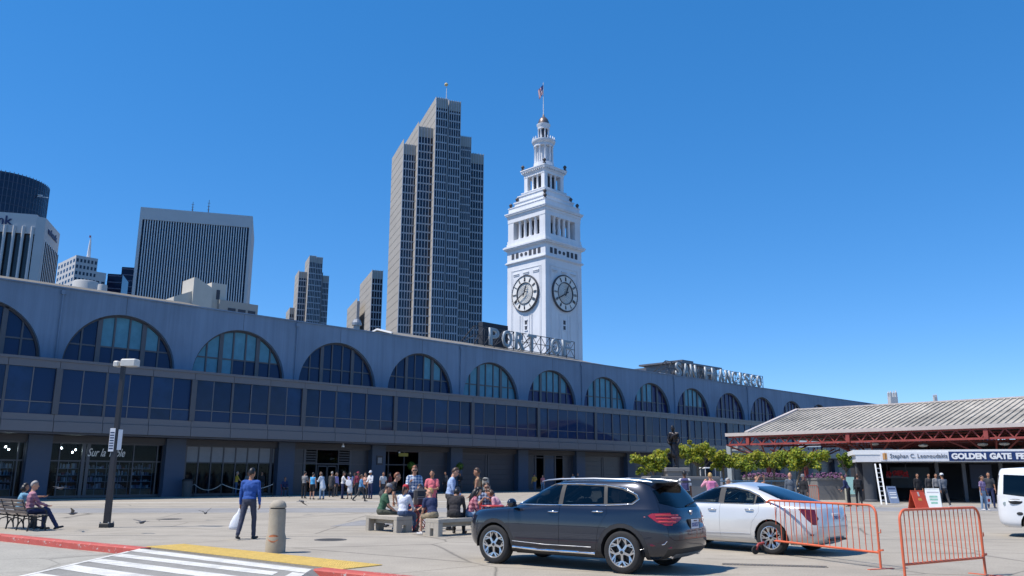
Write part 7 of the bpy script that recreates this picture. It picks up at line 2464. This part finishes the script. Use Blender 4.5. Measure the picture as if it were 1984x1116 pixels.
    if hat:
        h = hb(); h.M = hm @ Matrix.Translation((0, -0.005, 0.035))
        if hat == 'cap':
            h.lathe([(0.092, -0.01), (0.096, 0.03), (0.085, 0.075), (0.055, 0.103), (0.005, 0.112)], 16)
            n = 8; vs = []
            for j in range(n + 1):
                a = PI * (0.12 + 0.76 * j / n)
                vs += [(0.094 * math.cos(a), 0.094 * math.sin(a), 0.0), (0.10 * math.cos(a), 0.185 * math.sin(a), -0.022)]
            top_ = [(x, y, z + 0.007) for x, y, z in vs]
            fs = []
            for j in range(n): fs += [(2 * j, 2 * j + 1, 2 * j + 3, 2 * j + 2), (len(vs) + 2 * j + 2, len(vs) + 2 * j + 3, len(vs) + 2 * j + 1, len(vs) + 2 * j), (2 * j + 1, len(vs) + 2 * j + 1, len(vs) + 2 * j + 3, 2 * j + 3)]
            h.add(vs + top_, fs)
        else:
            h.lathe([(0.17, -0.012), (0.175, -0.004), (0.095, 0.008), (0.093, 0.06), (0.07, 0.095), (0.005, 0.10)], 18)
        h.build('cap' if hat == 'cap' else 'hat', hatmat, root, 'all')
    if glasses:
        h = hb(); h.M = hm
        for s in (-1, 1):
            h.ball((s * 0.034, 0.098, 0.012), (0.028, 0.010, 0.02), 8, 6); h.bar((s * 0.06, 0.088, 0.016), (s * 0.082, 0.0, 0.016), 0.006)
        h.bar((-0.012, 0.104, 0.016), (0.012, 0.104, 0.016), 0.006)
        h.build('sunglasses', EYE, root)
    PEND.append(info)
    info['M'] = Matrix.Translation(pos) @ Matrix.Rotation(-R(az), 4, 'Z')
    return info
def finish_people():
    dg = bpy.context.evaluated_depsgraph_get()
    for f in PEND:
        me = bpy.data.meshes.new_from_object(f['o'].evaluated_get(dg))
        nv = len(me.polygons)
        cen = np.empty(nv * 3); me.polygons.foreach_get('center', cen); cen = cen.reshape(-1, 3)
        best = np.full(nv, 1e9); idx = np.zeros(nv, int)
        mats_, order = [], []
        for p in f['prims']:
            mt = f['mono'] or p[-1]
            if mt not in mats_: mats_.append(mt)
            mi = mats_.index(mt)
            if p[0] == 'c':
                a, b = np.array(p[1]), np.array(p[2]); d = b - a; L2 = max(d @ d, 1e-9)
                t = np.clip(((cen - a) @ d) / L2, 0, 1)
                dist = np.linalg.norm(cen - a - t[:, None] * d, axis=1) - (p[3] + (p[4] - p[3]) * t)
            else:
                Rm = np.array(p[3]); q = (cen - np.array(p[1])) @ Rm
                r = np.array(p[2]); n = np.linalg.norm(q / r, axis=1)
                dist = (n - 1) * np.linalg.norm(q, axis=1) / np.maximum(n, 1e-6)
            m_ = dist < best
            best[m_] = dist[m_]; idx[m_] = mi
        # hands, eyes and mouth are rooted in the body and share its mesh
        ex = MB(); k = f['k']
        sk = mats_.index(f['mono'] or f['skin'])
        for mt in (EYE, LIP):
            if not f['mono'] and mt not in mats_: mats_.append(mt)
        ei = mats_.index(EYE) if not f['mono'] else 0; li = mats_.index(LIP) if not f['mono'] else 0
        for wr, d, s in f['hands']:
            d = d.normalized()
            side = d.cross(Vector((0, 0, 1)) if abs(d.z) < 0.9 else Vector((0, 1, 0))).normalized()
            if abs(d.z) >= 0.9: side = Vector((0, 1, 0)) - d * d.y; side.normalize()
            nrm = d.cross(side).normalized()
            inn = nrm if nrm.x * s < 0 else -nrm
            pc = wr + d * 0.055 * k
            rot = Matrix((side, inn, d)).transposed()
            ex.ball(pc, (0.042 * k, 0.017 * k, 0.052 * k), 8, 6, sk, rot)
            for i, (ln_, off) in enumerate(((0.070, 0.031), (0.080, 0.011), (0.075, -0.010), (0.058, -0.030))):
                b0 = pc + d * 0.035 * k + side * off * k
                b1 = b0 + (d * 0.9 + inn * 0.35).normalized() * ln_ * 0.5 * k
                b2 = b1 + (d * 0.6 + inn * 0.8).normalized() * ln_ * 0.5 * k
                ex.tube([b0, b1, b2], [0.010 * k, 0.0095 * k, 0.007 * k], 6, sk)
            t0 = pc - d * 0.02 * k + side * 0.035 * k
            t1 = t0 + (side * 0.75 + d * 0.6 + inn * 0.3).normalized() * 0.035 * k
            ex.tube([t0, t1, t1 + (d * 0.9 + inn * 0.3).normalized() * 0.03 * k], [0.012 * k, 0.011 * k, 0.008 * k], 6, sk)
        hc, Rh = f['hc'], f['Rh']
        for s in (-1, 1): ex.ball(hc + (Rh @ Vector((s * 0.032, 0.083, 0.012))) * k, 0.012 * k, 6, 5, ei)
        ex.ball(hc + (Rh @ Vector((0, 0.093, -0.062))) * k, (0.024 * k, 0.008 * k, 0.007 * k), 6, 5, li, Rh)
        n0 = len(me.vertices)
        verts = np.empty(n0 * 3); me.vertices.foreach_get('co', verts)
        V_ = [tuple(v) for v in verts.reshape(-1, 3)] + ex.v
        F_ = [tuple(p.vertices) for p in me.polygons] + [tuple(i + n0 for i in q) for q in ex.f]
        me2 = bpy.data.meshes.new('body')
        me2.from_pydata(V_, [], F_)
        for mt in mats_: me2.materials.append(mt)
        me2.polygons.foreach_set('material_index', list(idx) + ex.mi)
        me2.polygons.foreach_set('use_smooth', [True] * len(F_))
        me2.update()
        link('body', me2, f['root'])
    for f in PEND:
        bpy.data.objects.remove(f['o']); bpy.data.meshes.remove(f['me0'])
def lw(info, v): return info['M'] @ Vector(v)
def G(px, Y): 
    c = at(px, 921, Y); return Vector((c.x, Y, 0))
def backpack(info, mt, label, cat='backpack', size=1.0):
    T = info['T']; c = T(0, -0.22, 0.28)
    b = thing('backpack', label, cat, tuple(info['M'] @ c), info['root'].rotation_euler[2])
    s = size * info['k']
    m = MB(); m.bbox(-0.15 * s, 0.15 * s, -0.09 * s, 0.09 * s, -0.23 * s, 0.23 * s, 0.05); m.bbox(-0.11 * s, 0.11 * s, -0.13 * s, -0.08 * s, -0.2 * s, 0.02 * s, 0.03); m.build('bag', mt, b)
    m = MB()
    for x in (-0.1, 0.1): m.tube([(x * s, 0.08 * s, -0.12 * s), (x * 1.2 * s, 0.24 * s, -0.10 * s), (x * 1.2 * s, 0.37 * s, 0.05 * s), (x * 1.1 * s, 0.30 * s, 0.22 * s), (x * s, 0.09 * s, 0.2 * s)], 0.018 * s, 6)
    m.build('strap', BLKC, b)
    return b
# the man in blue with the white carrier bag
BJ = cloth('royal_blue', (0.018, 0.075, 0.30), 0.12)
pm = person('man in a blue pullover and dark jeans walking away with a white bag', gnd(478, 1045), 8, WALK, BJ, cloth('dark_jeans', (0.04, 0.045, 0.075), 0.15), SK2, HB, 1.74, near=True, slim=1.16, shoe=SHB, over=dict(legs=((-14, 3, -24), (12, 3, 3)), arms=((4, 8, 8, 2), (2, 8, 14, 0))))
wr, d, s = pm['hands'][0]
hpos = pm['M'] @ (wr + d * 0.11)
bag = thing('carrier_bag', 'white plastic carrier bag hanging from the hand of the man in blue', 'bag', tuple(hpos))
m = MB()
vs, fs = [], []
rings = [(0.0, 0.03, 0.02), (0.10, 0.06, 0.03), (0.2, 0.13, 0.07), (0.33, 0.16, 0.09), (0.45, 0.175, 0.10), (0.52, 0.15, 0.085), (0.535, 0.05, 0.03)]
for z, a, b in rings:
    for j in range(14):
        t = 2 * PI * j / 14
        q = 1 + 0.10 * math.sin(3 * t + z * 9) + 0.05 * math.sin(7 * t)
        vs.append((a * math.cos(t) * q - z * 0.16, b * math.sin(t) * q, -z))
for i in range(len(rings) - 1):
    for j in range(14): fs.append((i * 14 + j, (i + 1) * 14 + j, (i + 1) * 14 + (j + 1) % 14, i * 14 + (j + 1) % 14))
fs.append(tuple(range((len(rings) - 1) * 14, len(rings) * 14)))
m.add(vs, fs); m.build('bag_body', mat('bag_plastic', (0.72, 0.73, 0.76), 0.4, 0.06, 8, 0.4), bag, 70)
# left bench
fwd = 48
def ibp(x, y): return IBO + IBF * x + IBA * y
PK = plaid('plaid_pink', (0.42, 0.20, 0.24), (0.22, 0.10, 0.16), 60)
person('man in a faded pink plaid shirt and jeans sitting on the iron bench', ibp(0.20, 0.55), fwd, SIT, PK, NAVC, SK1, HG, 1.78, near=True, seat=0.45, lean=4, head=(0, 20), over=dict(arms=((30, 25, 60, 10), (35, 8, 75, -20)), legs=((80, 2, 0), (95, 12, 42))))
person('person in a pale blue top with an arm stretched towards a pigeon on the bench', ibp(0.22, 1.35), fwd, SIT, cloth('sky_blue', (0.14, 0.30, 0.42)), CHAR, SK2, HB, 1.66, near=True, seat=0.45, sleeve='short', hairstyle='bob', over=dict(arms=((30, 8, 60, -10), (85, 30, 100, 30))))
# group round the benches
def b1(u, w): return B1C + B1U * u + B1W * w
def b2(u, w): return B2C + B2U * u + B2W * w
person('man in a green T-shirt and grey cap sitting on the left concrete bench', b1(1.18, 0.30), 72, SIT, GRN, OLV, SK1, HBR, 1.74, near=True, seat=0.445, sleeve='short', hat='cap', hatmat=GREYC, lean=14, head=(12, 0), shoe=SHW)
person('woman in a white blouse and red cap sitting with her back turned', b1(0.10, 0.28), 22, SIT, cloth('blouse', (0.60, 0.62, 0.70)), DEN, SK1, HBR, 1.66, near=True, seat=0.445, hairstyle='tail', hat='cap', hatmat=cloth('cap_red', (0.45, 0.03, 0.04)), lean=6, head=(10, 0))
person('man in a black T-shirt bending forward behind the green shirted man', G(744, 26.6), 84, STAND, BLKC, CHAR, SK1, HRED, 1.80, near=True, sleeve='short', lean=48, head=(-18, 0), over=dict(arms=((40, 6, 52, 2), (48, 8, 70, -5))))
person('tall man in a blue plaid shirt and sunglasses standing facing the camera', G(803, 26.6), 172, STAND, plaid('plaid_blue', (0.10, 0.16, 0.30), (0.50, 0.54, 0.60), 70), NAVC, SK1, HRED, 1.86, near=True, glasses=True, head=(18, 0), over=dict(arms=((10, 10, 35, -25), (25, 10, 130, -25))))
person('woman in a coral pink shirt standing with folded hands before the topiaries', G(838, 29.2), 188, STAND, cloth('coral', (0.62, 0.14, 0.17)), BLKC, SK2, HB, 1.72, near=True, sleeve='short', over=dict(arms=((15, 10, 85, -35), (15, 10, 80, -35))), coat=True)
person('blond youth in a navy T-shirt and shorts hunched on the right bench', b2(0.16, 0.42), -35, SIT, NAVC, KHA, SK1, HBL, 1.62, near=True, seat=0.445, sleeve='short', leg='shorts', lean=24, head=(-4, -60), shoe=SHW)
person('man in a pale blue shirt standing in profile holding a dark jacket', G(872, 25.2), 82, STAND, cloth('pale_blue', (0.32, 0.42, 0.62)), CHAR, SK1, HBR, 1.80, near=True, head=(16, 0), lean=8, over=dict(arms=((10, 8, 60, -10), (12, 8, 66, -8))))
person('person in a black hooded top sitting with back turned on the right bench', b2(0.80, 0.28), 14, SIT, cloth('soft_black', (0.02, 0.018, 0.022)), BLKC, SK2, HB, 1.70, near=True, seat=0.445, lean=16, head=(30, 0), slim=1.15, hairstyle='bob')
person('woman with long dark hair in a pink plaid shirt and pale jeans', b2(1.32, 0.24), 78, SIT, plaid('plaid_red', (0.50, 0.20, 0.24), (0.24, 0.06, 0.10), 60), DENL, SK1, HB, 1.66, near=True, seat=0.445, hairstyle='long', lean=20, head=(14, 0))
pb = person('man in a tan vest standing with a striped backpack behind the benches', G(928, 26.4), -82, STAND, cloth('tan', (0.42, 0.27, 0.15)), CHAR, SK2, HBR, 1.78, near=True, sleeve='none', head=(6, 0), over=dict(arms=((12, 8, 45, -8), (0, 8, 12, 0))))
backpack(pb, plaid('pack_stripe', (0.03, 0.03, 0.035), (0.35, 0.34, 0.30), 34), 'dark striped backpack on the back of the man in a tan vest')
pc = G(944, 25.6)
fchair(pc + Vector((0, 0.05, 0)), 180, 'red folding chair under the man eating in sunglasses')
person('man in sunglasses and a blue checked shirt eating behind the car bonnet', pc, 180, SIT, plaid('plaid_navy', (0.04, 0.06, 0.13), (0.26, 0.32, 0.44), 70), GREYC, SK1, HBR, 1.76, near=True, seat=0.455, sleeve='short', glasses=True, head=(10, 0), over=dict(arms=((30, 10, 135, -30), (30, 12, 140, -32))))
pc = G(974, 25.2)
fchair(pc, -80, 'red folding chair under the person in pale pink behind the car bonnet')
person('dark haired person in pale pink bowing low behind the car bonnet', pc, -80, SIT, cloth('pale_pink', (0.58, 0.34, 0.38)), GREYC, SK1, HBR, 1.66, near=True, seat=0.455, lean=36, head=(18, 0), hairstyle='bob', sleeve='short')
ftable(G(955, 24.7), 0.8, 'second red folding table in front of the man eating')
pv = person('person in a black vest seated beyond the red table between the benches', G(822, 25.9), 215, SIT, BLKC, CHAR, SK1, HBR, 1.68, near=True, seat=0.455, sleeve='none', lean=12, head=(14, 0))
fchair(G(822, 25.9), 215, 'red folding chair under the person in a black vest between the benches')
bp_ = thing('backpack', 'black and grey backpack standing on the red table between the benches', 'backpack', (-2.66, 24.75, 0.96), 0.5)
m = MB(); m.bbox(-0.17, 0.17, -0.11, 0.11, -0.23, 0.23, 0.06); m.bbox(-0.12, 0.12, -0.15, -0.10, -0.2, 0.02, 0.03); m.build('bag', CHAR, bp_)
m = MB(); m.tube([(-0.06, 0, 0.22), (0, 0, 0.29), (0.06, 0, 0.22)], 0.014, 6); m.build('handle', GREYC, bp_)
m = MB(); m.box(-0.13, 0.13, -0.155, -0.15, -0.06, -0.03); m.build('strap', GREYC, bp_)
person('man in a dark jacket standing behind the plaid shirted man near the topiary', fpt(45.2, -4.0), 205, STAND, CHAR, BLKC, SK2, HB, 1.74)
person('woman in black with folded arms right of the topiary window', fpt(47.3, -3.4), 190, STAND, BLKC, CHAR, SK2, HB, 1.66, hairstyle='long', over=dict(arms=((15, 10, 85, -40), (15, 10, 85, -40))))
person('person in a teal jacket leaving the glass entrance doors', fpt(37.6, -2.0), 170, WALK, cloth('teal', (0.03, 0.16, 0.18)), CHAR, SK1, HBR, 1.70)
person('person in a brown coat waiting close to the entrance doors', fpt(38.9, -1.6), 200, STAND, cloth('brown', (0.14, 0.08, 0.045)), BLKC, SK2, HB, 1.72, coat=True)
person('person in a red jumper and dark hat at the pier right of the entrance', fpt(41.2, -1.8), 230, STAND, cloth('brick_red', (0.32, 0.05, 0.04)), CHAR, SK1, HBR, 1.66, hat='hat', hatmat=CHAR)
# the far couple by the recessed doors
person('person in an amber top and dark blue cap by the recessed doors', fpt(57.2, -2.6), 200, WALK, cloth('amber', (0.55, 0.30, 0.06)), DEN, SK2, HB, 1.66, hat='cap', hatmat=NAVC, over=dict(arms=((25, 20, 110, -30), (10, 8, 30, 0))))
person('child in a coral pink top holding hands by the recessed doors', fpt(57.7, -3.2), 205, STAND, cloth('child_pink', (0.65, 0.20, 0.20)), DENL, SK1, HBR, 1.50, sleeve='short')
person('woman in a white top walking past the roller doors behind the car roof', fpt(62.0, -3.2), 230, WALK, WHTC, CHAR, SK2, HB, 1.68, sleeve='short', hairstyle='long')
person('person in pale blue bending down just left of the car bonnet roofline', fpt(60.2, -4.0), 250, STAND, DENL, CHAR, SK2, HBR, 1.55, lean=45, over=dict(arms=((40, 6, 60, 0), (45, 6, 65, 0))))
person('person in black standing near the roller doors behind the car roof', fpt(63.3, -2.6), 120, STAND, CHAR, BLKC, SK1, HBR, 1.70)
# queue before the entrance
QY = 968
def qp(px, py=966): return gnd(px, py)
person('person in a grey jacket first from the left in the entrance queue', qp(588), 20, STAND, GREYC, BLKC, SK1, HB, 1.72, over=dict(arms=((20, 10, 80, -20), (20, 10, 75, -20))))
person('woman in a bright blue top and black shorts standing in the queue', qp(604, 968), 15, STAND, cloth('bright_blue', (0.06, 0.32, 0.60)), BLKC, SK1, HB, 1.64, sleeve='none', leg='shorts')
person('woman in a long pale denim coat lifting a phone in the queue', qp(623, 968), -60, STAND, cloth('pale_coat', (0.50, 0.55, 0.62)), DENL, SK1, HBR, 1.70, hairstyle='bob', coat=True, lean=10, head=(12, 0), over=dict(arms=((30, 10, 120, -15), (30, 10, 125, -15))))
person('grey haired man in a dark coat with his back to the plaza', qp(641, 963), 10, STAND, CHAR, BLKC, SK1, HG, 1.72, coat=True)
person('woman in lavender behind the grey haired man in the queue', qp(650, 962), 110, STAND, cloth('lavender', (0.30, 0.26, 0.50)), CHAR, SK1, HBR, 1.66, hairstyle='long')
pw = person('man in a white shirt stretching out both arms in the queue', qp(663, 967), 80, STAND, WHTC, NAVC, SK2, HB, 1.70, sleeve='long', shoe=SHB, over=dict(arms=((40, 10, 80, -5), (45, 15, 85, 0))))
wr, d, s = pw['hands'][1]
tb = thing('tote_bag', 'round white tote bag held by the man stretching out his arms', 'bag', tuple(pw['M'] @ (wr + d * 0.08) + Vector((-0.12, -0.15, -0.12))))
m = MB(); m.M = Matrix.Rotation(R(80), 4, 'X'); m.lathe([(0.02, -0.05), (0.18, -0.04), (0.21, 0), (0.18, 0.04), (0.02, 0.05)], 16); m.build('bag_body', WHTC, tb, 50)
m = MB(); m.tube([(-0.05, 0, 0.18), (0.08, 0.05, 0.34), (0.2, 0.08, 0.30)], 0.014, 5); m.build('strap', WHTC, tb)
person('woman in a white and lilac dress standing in the queue', qp(677, 967), -30, STAND, cloth('lilac', (0.42, 0.40, 0.72)), WHTC, SK2, HB, 1.68, sleeve='none', leg='skirt', hairstyle='long')
person('woman in a blue top and dark trousers striding right along the queue', qp(698, 972), 80, WALK, cloth('steel_blue', (0.10, 0.25, 0.45)), CHAR, SK2, HBR, 1.60, hairstyle='tail', over=dict(legs=((28, 1, 12), (-24, 1, -42))))
person('person in a maroon hood standing behind the striding woman', qp(692, 962), 170, STAND, cloth('maroon', (0.22, 0.03, 0.06)), CHAR, SK2, HB, 1.72, hat='hat', hatmat=cloth('maroon', (0.22, 0.03, 0.06)))
person('person in a rust striped top beside the white capped man', qp(707, 966), 200, STAND, plaid('stripe_rust', (0.45, 0.12, 0.06), (0.55, 0.40, 0.34), 60), CHAR, SK1, HBR, 1.62, sleeve='short')
person('man in a white shirt and white cap at the right of the queue', qp(717, 967), 215, STAND, WHTC, NAVC, SK2, HB, 1.76, hat='cap', hatmat=WHTC, over=dict(arms=((15, 10, 70, -25), (15, 10, 70, -25))))
person('person in a pale grey shirt half hidden behind the bending man', qp(741, 966), 150, STAND, cloth('pale_grey', (0.42, 0.44, 0.46)), CHAR, SK2, HB, 1.70, sleeve='short')
person('woman in a mustard yellow top and jeans behind the white rope', qp(456, 961), 60, STAND, cloth('mustard', (0.58, 0.36, 0.04)), DEN, SK1, HG, 1.70, sleeve='short', over=dict(arms=((10, 10, 30, 5), (30, 12, 60, 0))))
for px, c, lb in ((478, GREYC, 'person in grey by the cafe glass behind the man in blue'), (505, BLKC, 'person in black by the cafe glass right of the man in blue'), (402, CHAR, 'person in charcoal by the cafe glass left of the yellow top'), (550, NAVC, 'person in navy sitting low by the pier right of the rope posts')):
    if px == 550:
        q = qp(550, 961); fchair(q, 150, 'red folding chair against the pier right of the rope posts'); person(lb, q, 150, SIT, c, CHAR, SK2, HB, 1.7, seat=0.455)
    else: person(lb, qp(px, 960.5), 170, STAND, c, CHAR, SK2, HB, 1.68)
# right side
p = person('man with a navy backpack and white shirt seen over the dark car', G(1326, 33.0), 12, STAND, WHTC, CHAR, SK3, HB, 1.74, sleeve='short')
backpack(p, cloth('pack_navy', (0.05, 0.05, 0.14)), 'navy patterned backpack on the man in the white shirt')
p = person('person in a pink jacket taking a photograph over the silver car', G(1376, 30.0), 5, STAND, cloth('pink_jacket', (0.62, 0.28, 0.38)), DEN, SK1, HBL, 1.66, over=dict(arms=((60, 25, 150, -30), (60, 25, 150, -30))))
backpack(p, cloth('pack_pink', (0.50, 0.16, 0.32)), 'rose pink backpack on the person taking a photograph', size=0.95)
person('white haired person just showing above the silver car roof', G(1408, 31.0), 100, STAND, GREYC, CHAR, SK1, HG, 1.48)
person('sunburnt person with arms raised above the silver car roof', G(1464, 34.0), 160, STAND, cloth('peach', (0.55, 0.34, 0.26)), CHAR, SK1, HBR, 1.58, sleeve='none', over=dict(arms=((100, 10, 160, -20), (100, 10, 160, -20))))
person('bald man in a slate shirt standing at the blue railing', G(1530, 37.0), 190, STAND, cloth('slate', (0.09, 0.11, 0.14)), CHAR, SK1, HG, 1.70, hairstyle='bald')
person('person in black with a pale cap beside the motor scooter', G(1556, 40.0), 230, STAND, BLKC, CHAR, SK1, None, 1.62, hat='cap', hatmat=GREYC)
person('person in navy leaning on the end of the flower planter', G(1641, 44.5), -60, STAND, NAVC, BLKC, SK2, HB, 1.64, lean=22, over=dict(arms=((20, 8, 80, -10), (25, 8, 60, -8))))
p = person('person all in black walking away beside the beige box', gnd(1666, 982), 20, WALK, BLKC, BLKC, SK2, HBR, 1.66, over=dict(legs=((4, 2, -2), (-6, 2, -14))))
backpack(p, BLKC, 'black backpack on the person walking past the beige box')
person('man in a grey hooded top and white cap before the pavilion', gnd(1832, 983), -8, WALK, cloth('hood_grey', (0.13, 0.14, 0.16)), CHAR, SK2, HB, 1.70, hat='cap', hatmat=WHTC, shoe=SHW, slim=1.1, over=dict(legs=((14, 4, 6), (-12, 4, -20))))
pw2 = person('woman in a flowered purple top and jeans left of the van', gnd(1908, 989), 150, STAND, plaid('floral', (0.06, 0.03, 0.10), (0.40, 0.30, 0.50), 90), DENL, SK2, HB, 1.60, sleeve='short', hairstyle='tail', shoe=SHW)
wr, d, s = pw2['hands'][0]
tb = thing('paper_bag', 'white printed paper bag in the hand of the woman beside the van', 'bag', tuple(pw2['M'] @ (wr + d * 0.1)))
m = MB(); m.bbox(-0.11, 0.11, -0.05, 0.05, -0.42, -0.06, 0.006); m.build('bag_body', WHTC, tb)
m = MB(); m.box(-0.06, 0.06, -0.053, -0.05, -0.32, -0.18); m.build('print', mREDM, tb)
m = MB(); m.tube([(-0.06, 0, -0.06), (-0.04, 0, 0.0), (0.04, 0, 0.0), (0.06, 0, -0.06)], 0.006, 5); m.build('handle', WHTC, tb)
person('man in a dark T-shirt standing behind the flowered top', gnd(1922, 985), 200, STAND, CHAR, NAVC, SK2, HB, 1.76, sleeve='short')
for px, Y, c, lb in ((1776, 50.5, BLKC, 'person in black in the pavilion shade left of the white board'), (1798, 51.5, CHAR, 'taller dark figure in the pavilion shade behind the white board'), (1812, 50.8, GREYC, 'grey figure in the pavilion shade beside the square post')):
    person(lb, G(px, Y), 175, STAND, c, BLKC, SK2, HB, 1.70)
# statue on its plinth, built like the figures but all in bronze
sp_ = at(1309, 906, 57.0)
PLH = sp_.z
st = person('dark bronze statue of a robed striding figure with a long staff', (sp_.x, 57.0, PLH), 215, WALK, mBRZ, mBRZ, mBRZ, None, 2.85, leg='skirt', sleeve='long', lean=12, cat='statue', name='bronze_statue', mono=mBRZ, near=True, glasses=False, over=dict(arms=((20, 20, 60, 0), (25, 10, 75, -30)), legs=((18, 2, 6), (-14, 2, -26))))
wr, d, s = st['hands'][0]
w_ = wr + d * 0.12
m = MB(); m.tube([(w_.x, w_.y + 0.02, 0.02), (w_.x, w_.y, w_.z + 0.25)], 0.035, 8); m.build('staff', mBRZ, st['root'])
m = MB(); m.tube([st['T'](-0.25, 0.05, 0.47), st['T'](0, 0.16, 0.36), st['T'](0.2, 0.12, 0.1), st['T'](0.16, -0.05, -0.05)], [0.07, 0.09, 0.1, 0.08], 9); m.build('shawl', mBRZ, st['root'], 60)
pt = thing('plinth', 'dark stone plinth under the bronze statue', 'plinth', (sp_.x, 57.0, 0))
m = MB(); m.bbox(-0.7, 0.7, -0.7, 0.7, 0, PLH - 0.25, 0.03); m.build('block', mPLT, pt)
m = MB(); m.bbox(-0.8, 0.8, -0.8, 0.8, PLH - 0.25, PLH, 0.04); m.build('cap_slab', mPLT, pt)
finish_people()
